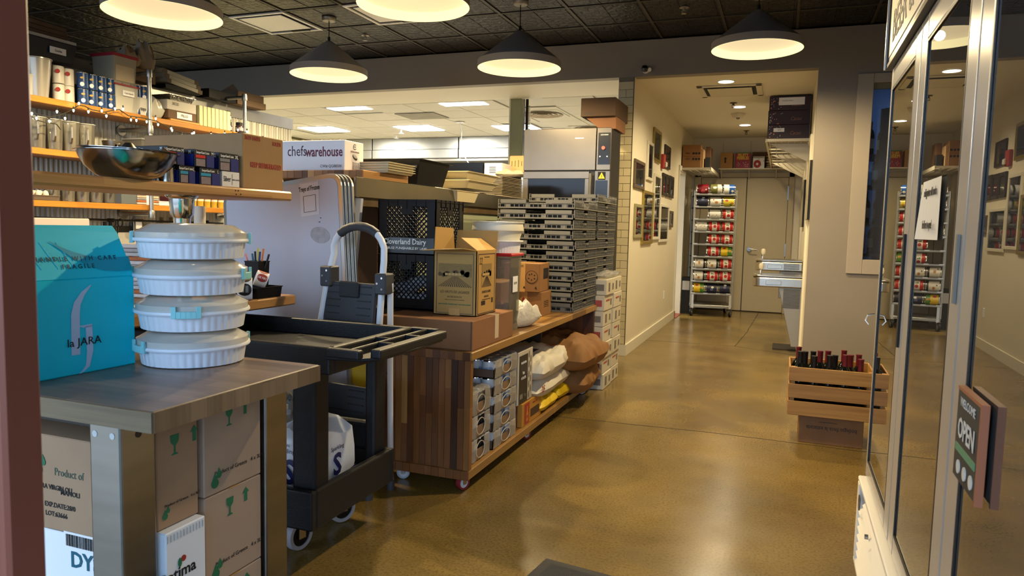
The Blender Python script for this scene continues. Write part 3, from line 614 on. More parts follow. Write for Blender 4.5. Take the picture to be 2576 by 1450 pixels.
# top tray: sloping skirt, rim, floor
x0, x1, y0, y1 = -2.42, -1.52, 2.06, 2.66
def ringbox(q, x0, y0, x1, y1, z0, z1, w):
    q.box(x0, y0, z0, x1, y0+w, z1); q.box(x0, y1-w, z0, x1, y1, z1); q.box(x0, y0+w, z0, x0+w, y1-w, z1); q.box(x1-w, y0+w, z0, x1, y1-w, z1)
ringbox(q, x0, y0, x1, y1, .745, .842, .03); q.box(x0+.02, y0+.02, .765, x1-.02, y1-.02, .78)
q.build('top_tray', bev=.012, seg=2, parent=t)
q = MB().m(CB)  # handle end with compartments
q.prism([(-1.53, 2.05, .80), (-1.40, 2.07, .80), (-1.355, 2.12, .80), (-1.345, 2.36, .80), (-1.355, 2.60, .80), (-1.40, 2.65, .80), (-1.53, 2.67, .80)], (0, 0, .015))
for a in ((-1.53, 2.05, -1.40, 2.085), (-1.53, 2.635, -1.40, 2.67), (-1.53, 2.08, -1.515, 2.64), (-1.455, 2.08, -1.443, 2.64), (-1.455, 2.25, -1.38, 2.265), (-1.455, 2.45, -1.38, 2.465), (-1.53, 2.35, -1.45, 2.362), (-1.385, 2.10, -1.345, 2.62)): q.box(a[0], a[1], .81, a[2], a[3], .842)
q.build('handle_end', bev=.006, seg=2, parent=t)
def cleg(x, y, sx, sy): MB().m(CB).box(x-sx/2, y-sy/2, .2, x+sx/2, y+sy/2, .76).build('leg', bev=.012, seg=2, parent=t)
cleg(-1.665, 2.155, .1, .09); cleg(-1.665, 2.60, .05, .09); cleg(-2.36, 2.12, .09, .09); cleg(-2.36, 2.60, .09, .09)
q = MB().m(CB); ringbox(q, -2.41, 2.07, -1.60, 2.65, .17, .315, .03); q.box(-2.40, 2.08, .2, -1.61, 2.64, .215); q.build('lower_tray', bev=.012, seg=2, parent=t)
q = MB().m(CB); q.prism([(-1.62, 2.22, .315), (-1.62, 2.30, .40), (-1.62, 2.42, .43), (-1.62, 2.54, .41), (-1.62, 2.6, .36), (-1.62, 2.6, .315)], (.0, 0, 0)) if False else None
q.box(-2.38, 2.60, .3, -1.66, 2.64, .43); q.build('rear_lip', bev=.02, seg=3, parent=t)
WG = M('wheel grey', '9a9aa0', .5)
def caster(t, x, y, r, w, tread, hub, rz=0, z0=0, ztop=.2, label=None):
    c_ = MB(); R = Matrix.Translation((x, y, z0+r)) @ Matrix.Rotation(rz, 4, 'Z') @ Matrix.Rotation(pi/2, 4, 'X')
    c_.m(tread).lathe([(r*.72, -w/2), (r*.95, -w/2), (r, -w/3), (r, w/3), (r*.95, w/2), (r*.72, w/2), (r*.72, -w/2)], 28, mt=R)
    wh = c_.build('wheel', parent=t, smooth=True, label=label)
    MB().m(hub).lathe([(0, -w*.35), (r*.3, -w*.5), (r*.35, -w*.3), (r*.72, -w*.35), (r*.72, w*.35), (r*.35, w*.3), (r*.3, w*.5), (0, w*.35)], 24, mt=R).build('hub', parent=wh, smooth=True)
    f_ = MB().m(STEEL); Q = Matrix.Translation((x, y, 0)) @ Matrix.Rotation(rz, 4, 'Z')
    for s in (-1, 1): f_.box(-r*.28, s*(w/2+.003)-.0015, z0+r*.8, r*.28, s*(w/2+.003)+.0015, ztop-.008, mt=Q)
    f_.box(-r*.6, -w/2-.006, ztop-.009, r*.6, w/2+.006, ztop-.001, mt=Q); f_.build('caster_fork', parent=t)
caster(t, -1.79, 2.25, .06, .032, WG, BLK, radians(80), ztop=.2); caster(t, -1.79, 2.54, .06, .032, WG, BLK, radians(65), ztop=.2); caster(t, -2.3, 2.2, .06, .032, WG, BLK, radians(80)); caster(t, -2.3, 2.55, .06, .032, WG, BLK, radians(80)); t.location.x += .09
# water packs on the cart's lower tray
PK = M('printed film white', 'dfe6f2', .25, bump=.5, bscale=14); NV = M('navy print', '262a5e', .3)
def pillow(cx, cy, z, sx, sy, h, amp=.25, seed=1, n=14, rz=0, pw=2.6):
    rs = random.Random(seed); ph = [rs.uniform(0, 6.28) for _ in range(6)]; b = MB(); G = {}
    R = Matrix.Rotation(rz, 3, 'Z')
    for sd in (0, 1):
        for i in range(n+1):
            for j in range(n+1):
                u, v = 2*i/n-1, 2*j/n-1; edge = i in (0, n) or j in (0, n)
                if edge and sd: G[(1, i, j)] = G[(0, i, j)]; continue
                e = (1-abs(u)**pw)*(1-abs(v)**pw); e = max(e, 0)**.5
                wv = 1+amp*(sin(3.1*u+ph[0])*cos(2.7*v+ph[1])*.5+.3*sin(7*u+ph[2]+3*v)+.2*sin(9*v+ph[3]))
                zz = z+h*.42+(h*.58*e*wv if sd else -h*.42*min(1, e*1.3))+((h*.22*noise.noise(Vector((u*2.5+seed, v*3, 1)))+h*.10*noise.noise(Vector((u*8+seed, v*7, 3))))*min(1, 2*e) if sd and h > .06 else 0)
                p = Vector((u*sx/2*(1-.06*v*v+.02*sin(5*v+ph[4])), v*sy/2*(1-.06*u*u+.02*sin(5*u+ph[5])), 0)); p = R@p
                G[(sd, i, j)] = b.bm.verts.new((cx+p.x, cy+p.y, zz))
    for sd in (0, 1):
        for i in range(n):
            for j in range(n):
                q_ = [G[(sd, i, j)], G[(sd, i+1, j)], G[(sd, i+1, j+1)], G[(sd, i, j+1)]]; b.f(q_ if sd else q_[::-1])
    return b
for k, (x, y, sx, lab, zz) in enumerate(((-2.05, 2.20, .24, 'white printed water pack on the cart, behind the near leg', .216), (-1.81, 2.36, .25, 'white and navy water pack at the right of the cart lower tray', .216))):
    t = TW('water_pack', lab, 'bottles', (x, y, zz), 'water packs on the cart'); t.location.x += .08
    q = MB().m(PK); b2 = q
    # upright wrapped pack: bulging box with a pinched top
    prof = [(.96, 0), (1.03, .25), (1.02, .55), (.95, .8), (.6, .96), (.18, 1.05)]
    prev = None; hh = .27 if k else .24; sy = .30
    for f_, h_ in prof:
        ring = []
        for i in range(24):
            a = 2*pi*i/24; ca, sa = cos(a), sin(a); s_ = 1/max(abs(ca), abs(sa))**.75
            ring.append(q.bm.verts.new((x+ca*s_*sx/2*f_*(1 if h_ < .9 else .8), y+sa*s_*sy/2*(f_ if h_ < .75 else f_**.35), zz+h_*hh+.008*sin(i*2.1+h_*9))))
        if prev: 
            for i in range(24): q.f([prev[i], prev[(i+1) % 24], ring[(i+1) % 24], ring[i]])
        prev = ring
    q.f(prev); q.build('wrap', parent=t, smooth=True)
    fx = x+sx/2*1.045
    if 1:
        text('S', .13, (x+.02, y-sy/2*1.055, zz+.10), '-Y', NV, t, 1, wt=.03); text('Sparkling', .026, (x, y-sy/2*1.05, zz+.185), '-Y', NV, t); text('EDITION', .016, (x-.01, y-sy/2*1.03, zz+.205), '-Y', NV, t)
        text('S', .12, (fx, y, zz+.10), '+X', NV, t, 1, wt=.03); text('Sparkling', .024, (fx, y, zz+.17), '+X', NV, t)
        polyflat([(-.13, 0), (.13, 0), (.13, .055), (.05, .04), (-.02, .02), (-.08, .035), (-.13, .02)], (fx, y, zz+.012), '+X', .001, NV, t); polyflat([(-.11, 0), (.11, 0), (.11, .05), (.04, .035), (-.02, .02), (-.07, .035), (-.11, .02)], (x, y-sy/2*1.05, zz+.012), '-Y', .001, NV, t)
t = TW('bottle_bundle', 'clear wrapped bundle of water bottles behind the printed packs on the cart', 'bottles', (-1.97, 2.45, .216))
for i in range(4):
    for j in range(2):
        bx_, by_ = -2.16+i*.067+.02, 2.49+j*.067
        MB().lathe([(.031, 0), (.031, .18), (.014, .215), (.014, .235)], 14, (bx_, by_, .218)).build('bottle', CL if False else FROST, t, smooth=True)
        MB().cyl((bx_, by_, .45), (bx_, by_, .468), .015, n=12).build('cap', WHP, t)
pillow(-2.04, 2.53, .222, .34, .17, .28, .05, 3, pw=8).build('film', FILM, t, smooth=True)
t = T('paper_scrap', 'small green scrap lying in the cart handle tray', 'scrap', (-1.49, 2.30, .816)); MB().box(-.02, -.005, 0, .02, .005, .002, rz=.6).build('scrap', M('scrap green', '7fae7a', .6), t)

# ================================================================ STEP LADDER
LW = M('ladder white', 'dfe2ea', .3); LG = M('ladder grey', '3b3d42', .55)
t = TW('step_ladder', 'folded white step ladder with grey treads leaning behind the cart', 'ladder', (-1.9, 2.85, 0))
def arc_pts():
    P = [(-2.13, 2.80, .03), (-2.06, 2.84, .6), (-2.005, 2.88, 1.02), (-1.985, 2.895, 1.12)]
    L_, R_ = Vector((-1.985, 2.895, 1.12)), Vector((-1.685, 2.845, 1.10))
    for i in range(1, 12):
        a = pi-pi*i/12; c = (L_+R_)/2; P.append((c.x+.155*cos(a), c.y+(R_.y-L_.y)/2*cos(a), c.z+.145*sin(a)**.8+.0))
    P += [(-1.685, 2.845, 1.10), (-1.69, 2.84, 1.0), (-1.705, 2.82, .6), (-1.725, 2.795, .03)]
    return P
MB().tube(arc_pts(), .0155, 12).build('frame', LW, t, smooth=True)
ap = arc_pts(); MB().tube(ap[6:13], .0205, 12).build('grip', LG, t, smooth=True)
MB().tube([(-2.02, 2.93, 1.04), (-2.08, 2.96, .6), (-2.14, 2.97, .03)], .0145, 12).build('rear_leg', LW, t, smooth=True)
MB().tube([(-1.665, 2.87, 1.0), (-1.69, 2.92, .5), (-1.70, 2.95, .03)], .0145, 12).build('rear_leg', LW, t, smooth=True)
for p in ((-2.005, 2.875, 1.02), (-1.685, 2.835, 1.0)):
    bk = MB().box(p[0]-.028, p[1]-.028, p[2]-.05, p[0]+.032, p[1]+.05, p[2]+.045).build('hinge_bracket', LG, t, bev=.006)
    for dz in (-.025, 0, .025): MB().cyl((p[0]+.012*(1 if dz else -1), p[1]-.027, p[2]+dz), (p[0]+.012*(1 if dz else -1), p[1]-.031, p[2]+dz), .005, n=10).build('rivet', CHROME, bk)
for p in ((-2.13, 2.80, 0), (-1.725, 2.795, 0), (-2.14, 2.97, 0), (-1.70, 2.95, 0)): MB().cyl(p, (p[0], p[1], .05), .019, n=14).build('foot', LG, t, smooth=True)
def tread(c, w, h, tilt, n=9):
    mt = Matrix.Translation(c) @ Matrix.Rotation(radians(-7), 4, 'Z') @ Matrix.Rotation(tilt, 4, 'X')
    s = MB().box(-w/2, -.012, -h/2, w/2, .012, h/2, mt=mt).build('tread', LG, t, bev=.008, seg=2)
    for i in range(n):
        z = -h/2+h*(i+.7)/(n+.3)
        for a, b in (((-w/2+.02, -w/2+.02+w*.26), (w/2-.02-w*.26, w/2-.02)) if i > n-4 or 3 < i < 6 else ((-w/2+.02, w/2-.02),)): MB().box(a, -.0155, z-.003, b, -.011, z+.003, mt=mt).build('grip_rib', M('rib grey', '2b2c30', .7), s)
    return s
s = tread((-1.87, 2.85, .845), .295, .30, radians(-7)); 
MB().box(-1.925, 2.835, .925, -1.81, 2.85, 1.0, rz=radians(-7)).build('release_pad', M('rib grey'), s, bev=.006)
tread((-1.89, 2.80, .44), .34, .17, radians(-5), 5); 
# ================================================================ LEANING BOARDS
BW = M('white board', 'b9bdcb', .42, var=.05, vscale=3); AL = M('aluminium edge', 'b5b3ae', .3, .9)
def board(k, label):
    t = T('folding_table', label, 'table', (0, 0, 0), 0, 'folded tables leaning behind the ladder')
    w, h = .80, 1.49; r = .07
    def out(w, h, r):
        P = [(-w/2, 0), (w/2, 0)]
        for cx, s in ((w/2-r, 0), (-w/2+r, 1)):
            for i in range(7):
                a = (pi/2)*i/6+(pi/2 if s else 0); P.append((cx+r*cos(a), h-r+r*sin(a)))
        return P
    MB().prism([(x, 0, z) for x, z in out(w, h, r)], (0, .013, 0)).build('edge_band', AL, t)
    MB().prism([(x, -.002, z+.022) for x, z in out(w-.044, h-.044, r-.02)], (0, .006, 0)).build('board', BW, t)
    return t
for k in range(4):
    b = board(k, ('front white folding table with a paper label, leaning behind the ladder', 'second white folding table in the leaning stack, its steel edge showing', 'third white folding table in the leaning stack, steel edge showing', 'rearmost white folding table in the leaning stack')[k])
    b.rotation_euler = (radians(-5), radians(-7.5), radians(-4)); b.location = (-2.30+k*.010, 2.985+k*.017, .0)
    if k == 0: fb = b
lab = MB().box(-.06+.20, -.0045, 1.29, .06+.20, -.002, 1.46).build('paper_label', M('paper', 'c9cad2', .6), fb)
def boardtext(body, size, x, z, parent):
    o = text(body, size, (x, -.0052, z), '-Y', INK, parent, .62, wt=.02); return o
boardtext('Trays of Frozen', .034, .20, 1.43, fb)
q = MB(); 
for a in ((.16, 1.31, .24, 1.312), (.16, 1.393, .24, 1.395), (.16, 1.31, .162, 1.395), (.238, 1.31, .24, 1.395)): q.box(a[0], -.0055, a[1], a[2], -.0045, a[3])
q.build('printed_square', INK, fb)
MB().prism([(.255+.062*cos(a), -.002, 1.185+.042*sin(a)+.012*cos(a)*-1) for a in [2*pi*i/24 for i in range(24)]], (0, -.0012, 0)).build('adhesive_oval', M('oval sticker', 'a5a7ad', .4, var=.25, vscale=40), fb)
for x, z, w in ((.1, .62, .05), (.2, .60, .02), (-.05, .9, .03), (.25, 1.25, .01), (.26, 1.27, .008)): MB().box(x, -.003, z, x+w, -.0015, z+.004).build('scuff', M('scuff', '3b3b3f', .7), fb)
t = T('divider_board', 'wide shaded white panel leaning at left behind the wooden counter', 'panel', (-2.46, 3.20, 0.0)); t.rotation_euler = (radians(-4), radians(3), radians(-3)); MB().box(-.28, 0, 0, .3, .02, 1.42).build('sheet', BW, t); MB().box(-.283, -.002, 0, -.276, .022, 1.425).build('edge_trim', M('dark trim', '5b5850', .5), t)
# wet floor sign behind the ladder
YL = M('caution yellow', 'd9b21c', .45)
t = TW('floor_sign', 'yellow caution wet floor sign leaning behind the ladder foot', 'sign', (-1.83, 3.02, 0))
MB().prism([(-2.06, 3.0, 0), (-1.815, 3.0, 0), (-1.83, 3.02, .60), (-2.0, 3.02, .60)], (0, .02, 0)).build('panel', YL, t, bev=.005)
text('PISO', .055, (-1.90, 2.995, .30), '-Y', INK, t, .8); text('MOJADO', .05, (-1.91, 2.993, .245), '-Y', INK, t, .75); text('CAUTION', .045, (-1.91, 3.0, .19), '-Y', INK, t, .7)
polyflat([(-.06, -.05), (.05, .06), (.06, .05), (-.05, -.06)], (-1.88, 3.0, .43), '-Y', .001, INKR, t)

# ================================================================ PASS SHELF (near) with post
OAK = WOOD('oak plank', '9a6a38', 'c79a62', 'Y', .05, .45, .6, 'Z'); OAKX = WOOD('oak plank end', '7a5230', 'c79a62', 'X', .05, .45, .45, 'X')
t = TW('pass_shelf', 'thick worn oak plank shelf crossing at left on a steel post', 'shelf', (-2.28, 2.0, .93))
bx('plank', (-2.46, 1.0, 1.362), (-2.107, 2.748, 1.404), OAK, t, bev=.008)
for z, y in ((1.39, 2.38), (1.39, 2.395), (1.375, 2.383), (1.376, 2.41)): MB().cyl((-2.108, y, z), (-2.1055, y, z), .003, n=8).build('nail', INK, t)
MB().m(CHROME).lathe([(.062, .432), (.06, .426), (.048, .418), (.044, .36), (.034, .345), (.032, .34), (.032, .0)], 28, (-2.24, 2.23, .93)).build('post', parent=t, smooth=True)
t = TW('counter_shelf', 'oak counter shelf holding pens and sticker rolls', 'shelf', (-2.25, 2.4, .88)); bx('plank', (-2.62, 1.3, .885), (-2.107, 2.771, .930), OAK, t, bev=.006); M('bracket brown', '4a3524', .6); cpn = TW('partition_board', 'dark wooden panel under the oak counter shelf', 'panel', (-2.6, 2, 0)); bx('board', (-2.62, 2.0, 0), (-2.59, 2.7, .884), M('bracket brown'), cpn)
# cardboard box KEEP REFRIGERATED
t = TW('refrigerated_carton', 'brown carton stamped KEEP REFRIGERATED on the plank shelf end', 'box', (-2.33, 2.6, 1.404))
bx('body', (-2.66, 2.44, 1.404), (-2.122, 2.70, 1.632), CARD, t, bev=.003); bx('flap_seam', (-2.66, 2.569, 1.631), (-2.122, 2.572, 1.634), CARD2, t)
text('36/19 UNITS', .024, (-2.1205, 2.50, 1.615), '+X', INKR, t, .75, wt=.02); text('SOLIDS', .024, (-2.1205, 2.655, 1.607), '+X', INKR, t, .75, wt=.02); text('KEEP REFRIGERATED', .030, (-2.1205, 2.585, 1.505), '+X', INKR, t, .72, wt=.025)
# steel bowls
BS = M('bowl steel', '9d9a96', .16, 1, var=.15, vscale=2)
def bowl(x, y, z, r, h, label, name='mixing_bowl', tilt=0):
    t = T(name, label, 'bowl', (x, y, z), 0, 'steel mixing bowls')
    pr = [(0, 0), (r*.42, 0), (r*.62, h*.12), (r*.82, h*.45), (r*.93, h*.8), (r*.96, h*.97), (r*1.03, h*.975), (r*1.03, h), (r*.95, h), (r*.9, h*.8), (r*.78, h*.45), (r*.58, h*.14), (0, .004)]
    MB().lathe(pr, 56).build('bowl', BS, t, smooth=True)
    for s in (-1, 1): MB().box(s*r*1.02-.02, -.04, h*.95, s*r*1.02+.02, .04, h*.975).build('lip_handle', BS, t, bev=.004)
    return t
bowl(-2.171, 1.921, 1.405, .165, .092, 'large outer steel mixing bowl on the plank shelf'); b = bowl(-2.171, 1.921, 1.424, .155, .082, 'steel bowl nested inside the large mixing bowl'); 
b.rotation_euler = (0, radians(2), 0)
bowl(-2.46, 1.35, 1.404, .15, .125, 'small steel bowl at the left edge beside the brown frame')
for k, (dx, dy, rz, lab) in enumerate(((-.03, .03, .3, 'tall steel scoop standing in the nested bowls'), (.05, .05, 1.4, 'dark spatula sticking out of the nested bowls'), (-.06, .0, 2.0, 'steel ladle handle curling out of the nested bowls'))):
    t = T('utensil', lab, 'utensil', (-2.171+dx, 1.921+dy, 1.43), rz)
    if k == 0: MB().lathe([(.0, 0), (.045, .03), (.04, .07), (.012, .105), (0, .106)], 12).build('scoop', STEELD, t, smooth=True)
    elif k == 1: MB().box(-.012, -.003, 0, .012, .003, .11, mt=Matrix.Rotation(.6, 4, 'Y')).build('blade', M('walnut', '4a3a2e', .5), t, bev=.002)
    else: MB().tube([(0, 0, 0), (0, 0, .07), (.01, 0, .095), (.03, 0, .10), (.045, 0, .08)], .005).build('handle', CHROME, t, smooth=True)
t = T('steel_canister', 'small steel canister between the big bowl and the glove boxes', 'canister', (-2.155, 2.07, 1.404)); MB().lathe([(0, 0), (.03, 0), (.03, .05), (.032, .054), (.0, .054)], 28).build('body', CHROME, t, smooth=True)
# glove boxes
GB = M('glove box black', '17181f', .35); GN = M('glove box blue', '1d2a78', .35)
def glove(x1, y0, z, w, d, h, c, size, label, silver=False):
    t = TW('glove_box', label, 'box', (x1-w/2, y0+d/2, z), 'glove boxes on the plank shelf')
    bx('body', (x1-w, y0, z), (x1, y0+d, z+h), WHITEC if silver else GB, t, bev=.0015)
    for f_, cx_, cy_, wd in (('-Y', x1-w/2, y0-.001, w), ('+X', x1+.001, y0+d/2, d)):
        L = lambda u, zz: ((cx_+u, cy_, zz) if f_ == '-Y' else (cx_, cy_+u, zz))
        if silver:
            text('Silver', h*.5, L(-wd*.22, z+h*.5), f_, INK, t, .6)
            polyflat(rect(.001, h*.7), L(wd*.06, z+h*.5), f_, .0008, INK, t); text('VINYL GLOVES', h*.13, L(wd*.27, z+h*.48), f_, INK, t, .8)
        else:
            polyflat(rect(wd*.5, h*.17), L(-wd*.22, z+h*.60), f_, .0008, c, t, 'colour_band'); polyflat(rect(wd*.46, h*.42), L(-wd*.22, z+h*.25), f_, .0006, M('glove photo', '8e7f88', .5, var=.2, vscale=60) if c is not None else GB, t, 'picture')
            polyflat(rect(wd*.40, h*.70), L(wd*.28, z+h*.36), f_, .0006, GN, t, 'blue_panel')
            text('SemperGuard Latex', h*.2, L(-wd*.1, z+h*.83), f_, WINK, t, .62, wt=.01); text(size, h*.28, L(wd*.40, z+h*.82), f_, WINK, t, .8); text('100', h*.3, L(wd*.27, z+h*.36), f_, WINK, t, .8, wt=.02)
    return t
RED = M('glove red', 'cf2a2a', .35); CYN = M('glove cyan', '2a97c4', .35); GY = M('glove grey', '7a7c86', .4)
glove(-2.118, 2.10, 1.404, .24, .075, .066, CYN, 'L', 'lower left glove box with cyan band, size L')
glove(-2.135, 2.055, 1.471, .24, .085, .066, RED, 'M', 'upper left glove box with red band, size M')
glove(-2.118, 2.20, 1.404, .24, .105, .066, CYN, 'L', 'lower middle glove box with cyan band')
glove(-2.118, 2.175, 1.471, .24, .10, .066, RED, 'M', 'upper middle glove box with red band')
glove(-2.13, 2.33, 1.404, .24, .10, .062, GY, 'XL', 'white box lettered Silver, lowest at the right of the glove boxes', True)
glove(-2.13, 2.315, 1.467, .24, .11, .072, GY, 'XL', 'glove box with grey picture, size XL, on the white Silver box')
# counter clutter
t = TW('pen_cup', 'square black mesh cup crammed with pens before the white boards', 'cup', (-2.18, 2.60, .99)); q = MB(); q.tub(-2.215, 2.635, .975, 1.085, .075, .075, .9, .003, .002); q.build('cup', BLK, t)
for k, (c, a, b_) in enumerate((('2f6f8f', -.02, .01), ('1a1a1e', 0, -.01), ('d87a3a', .012, .012), ('d98f8a', -.025, -.015), ('2a3f7a', .02, -.02), ('c9c23a', -.008, .02), ('111114', .028, .012))):
    MB().cyl((-2.215+a*.5, 2.635+b_*.5, .985), (-2.215+a*1.9, 2.635+b_*1.3, 1.12+.012*(k % 3)), .0045, n=8).build('pen', M('pen '+c, c, .4), t)
t = TW('desk_tray', 'low black plastic tray under the sticker rolls and pen cup', 'tray', (-2.19, 2.6, .93)); q = MB(); q.tub(-2.20, 2.60, .931, .975, .17, .16, .95, .003, .003); q.build('tray', BLK, t)
def roll(x, y, z, r, w, rz, mat_core, label):
    t = T('sticker_roll', label, 'roll', (x, y, z+r), rz, 'sticker rolls on the counter')
    MB().lathe([(r*.4, -w/2), (r, -w/2), (r, w/2), (r*.4, w/2), (r*.4, -w/2)], 32, mt=Matrix.Rotation(pi/2, 4, 'Y')).build('roll', WHITEC, t, smooth=True)
    return t
t = roll(-2.14, 2.468, .931, .047, .06, radians(40), None, 'white roll of black round stickers with wheat sprig, on the counter')
def wrapprint(t, r, w, mat, th0, th1, hw, ox=0):
    b = MB(); n = 14; prev = None
    for i in range(n+1):
        th = th0+(th1-th0)*i/n; s = math.sqrt(max(0, 1-((i/n)*2-1)**2))*hw; y, z = -cos(th)*(r+.0006), sin(th)*(r+.0006)
        cur = (b.bm.verts.new((-s+ox, y, z)), b.bm.verts.new((s+ox, y, z)))
        if prev: b.f([prev[0], prev[1], cur[1], cur[0]])
        prev = cur
    b.build('round_sticker', mat, t)
wrapprint(t, .047, .06, INK, -.6, .6, .0275); wrapprint(t, .047, .06, INK, .7, 1.85, .0275)
b = MB()
for s in (-1, 1):
    for i in range(5):
        for d in (-1, 1):
            z = -.012+i*.006; b.c(s*.009+d*.003, -.0485, z+.003, .004, .001, .0022, mt=Matrix.Identity(4))
b.build('wheat_sprig', WINK, t)
t = roll(-2.135, 2.565, .980, .034, .05, radians(60), None, 'tilted roll of red USE FIRST stickers by the pen cup'); t.rotation_euler = (0, .35, radians(44)); wrapprint(t, .034, .05, INKR, -.3, .8, .022); wrapprint(t, .034, .05, INKR, .9, 1.9, .022)
text('USE FIRST', .014, (0, -.036, .008), '-Y', WINK, t, .8)
t = TW('tennis_ball', 'tiny yellow-green ball on the counter before the boards', 'ball', (-2.24, 2.43, .975)); MB().lathe([(0, -.012), (.009, -.008), (.012, 0), (.009, .008), (0, .012)], 12, (-2.24, 2.43, .987)).build('ball', M('ball lime', 'c4d62a', .6), t, smooth=True)
t = T('paper_roll', 'tall cream paper roll standing near the far shelf post', 'roll', (-2.585, 2.68, .931)); MB().lathe([(.0, 0), (.026, 0), (.026, .40), (.0, .40)], 24).build('roll', M('cream paper', 'c9c2b2', .7), t, smooth=True)

# ================================================================ ROLLING CABINET
CX0, CX1, CY0, CY1, CZ0, CZT = -1.81, -1.34, 3.06, 5.45, .06, .677
t = TW('rolling_cabinet', 'long open butcher block cabinet on red-rimmed casters in the middle', 'cabinet', (-1.57, 4.25, 0))
WT = WOOD('honey butcher block', '684820', 'a87e42', 'Y', .04, .38, .45, 'X')
bx('worktop', (CX0-.01, CY0-.01, .637), (CX1+.008, CY1+.01, CZT), WT, t, bev=.003)
STV = [M('stave %d' % i, c, .42, var=.25, vscale=9, stretch=(5, 5, .6), rnd=.1) for i, c in enumerate(('7a4a22', '5e3517', '8b5a2b', '6b3f1c', 'a97c44', '3f2410'))]
random.seed(11); nst = 14; w = (CX1-CX0)/nst; seq = [0, 3, 2, 0, 1, 0, 3, 0, 3, 0, 0, 5, 0, 2]
for i in range(nst):
    x = CX0+i*w; m_ = seq[i]; cut = random.uniform(.25, .5)
    bx('stave', (x+.0006, CY0, .105), (x+w-.0006, CY0+.03, cut), STV[m_], t, bev=.0008); bx('stave', (x+.0006, CY0, cut), (x+w-.0006, CY0+.03, .637), STV[random.choice((0, 1, 3, 2, m_, m_)) if i not in (3, 4, 11) else (4 if i == 3 else 5 if i == 11 else 1)], t, bev=.0008)
for zz, hh in ((.06, .045), (.637, .04)):
    for i in range(12):
        a = CX0+(CX1-CX0)*i/12; bx('end_block', (a+.0005, CY0-.011, zz), (a+(CX1-CX0)/12-.0005, CY0-.002, zz+hh), STV[(i*5+(1 if zz > .5 else 0)) % 5 if zz < .5 else (i*3) % 4], t, bev=.001)
bx('bottom_shelf', (CX0, CY0-.004, .06), (CX1, CY1, .105), WT, t, bev=.003)
ep = bx('far_end_panel', (CX0, CY1-.035, .105), (CX1-.004, CY1, .637), WOOD('far staves', '40220f', '7a4a22', 'Z', .035, .45, .3, 'X'), t)
bx('back_panel', (CX0, CY0+.03, .105), (CX0+.012, CY0+1.25, .637), M('dark back', '2a211b', .6), t)
bx('divider', (CX0, 4.62, .105), (CX0+.3, 4.65, .637), MC['dark back'], t)
MB().cyl((-1.79, CY0-.003, .535), (-1.79, CY0+.002, .535), .004, n=8).build('screw', INK, t)
RT = M('red wheel tread', '7d1f28', .4); HB = M('wheel hub white', 'b5b5bc', .4)
MC2 = M('clear caster', '9aa0a8', .3)
caster(t, -1.385, 3.09, .036, .026, RT, HB, radians(65), ztop=.066); caster(t, -1.385, 4.0, .036, .026, RT, HB, radians(70), ztop=.066)
caster(t, -1.72, 3.11, .034, .024, MC2, HB, radians(20), ztop=.066); caster(t, -1.39, 5.3, .034, .024, MC2, HB, radians(40), ztop=.066); caster(t, -1.74, 5.3, .034, .024, MC2, HB, 0, ztop=.066)
# long carton + wine carton
t = TW('long_carton', 'long low brown carton taped on its end, lying on the cabinet worktop', 'box', (-1.59, 3.36, .677))
bx('body', (-1.85, 3.085, .677), (-1.348, 3.635, .82), CARD2, t, bev=.004)
bx('tape', (-1.3482, 3.37, .70), (-1.3465, 3.42, .8205), M('clear tape', 'c9b59a', .2), t); bx('tape', (-1.55, 3.37, .8195), (-1.3475, 3.42, .8212), MC['clear tape'], t)
bx('edge_crease', (-1.356, 3.083, .68), (-1.35, 3.086, .818), M('crease', '5d4230', .8), t)
WC = M('wine carton', 'b08a4c', .75, var=.08); WI = M('brown print', '3f3124', .7)
t = TW('wine_carton', 'open carton printed LES HAUTS DE LAGARDE with vineyard picture', 'box', (-1.52, 3.38, .82))
x0, x1, y0, y1, z0, z1 = -1.635, -1.40, 3.245, 3.50, .821, 1.145
q = MB(); th = .004
for a in ((x0, y0, x1, y0+th), (x0, y1-th, x1, y1), (x0, y0, x0+th, y1), (x1-th, y0, x1, y1)): q.box(a[0], a[1], z0, a[2], a[3], z1)
q.box(x0, y0, z0, x1, y1, z0+th); q.build('body', WC, t)
MB().prism([(x0, y0, z1), (x1, y0, z1), (x1-.02, y0-.11, z1+.012), (x0-.01, y0-.11, z1-.002)], (0, 0, .004)).build('flap', WC, t)
MB().prism([(x0, y0+.0, z1), (x0, y1-.02, z1), (x0-.01, y1-.02, z1+.11), (x0-.01, y0+.03, z1+.115)], (.004, 0, 0)).build('flap', WC, t, label='flap standing upright')
MB().prism([(x1, y0, z1), (x1, y1, z1), (x1-.09, y1, z1+.055), (x1-.09, y0+.01, z1+.06)], (0, 0, .004)).build('flap', WC, t)
MB().prism([(x0, y1, z1), (x1, y1, z1), (x1, y1+.02, z1+.10), (x0, y1+.02, z1+.10)], (0, .004, 0)).build('flap', WC, t)
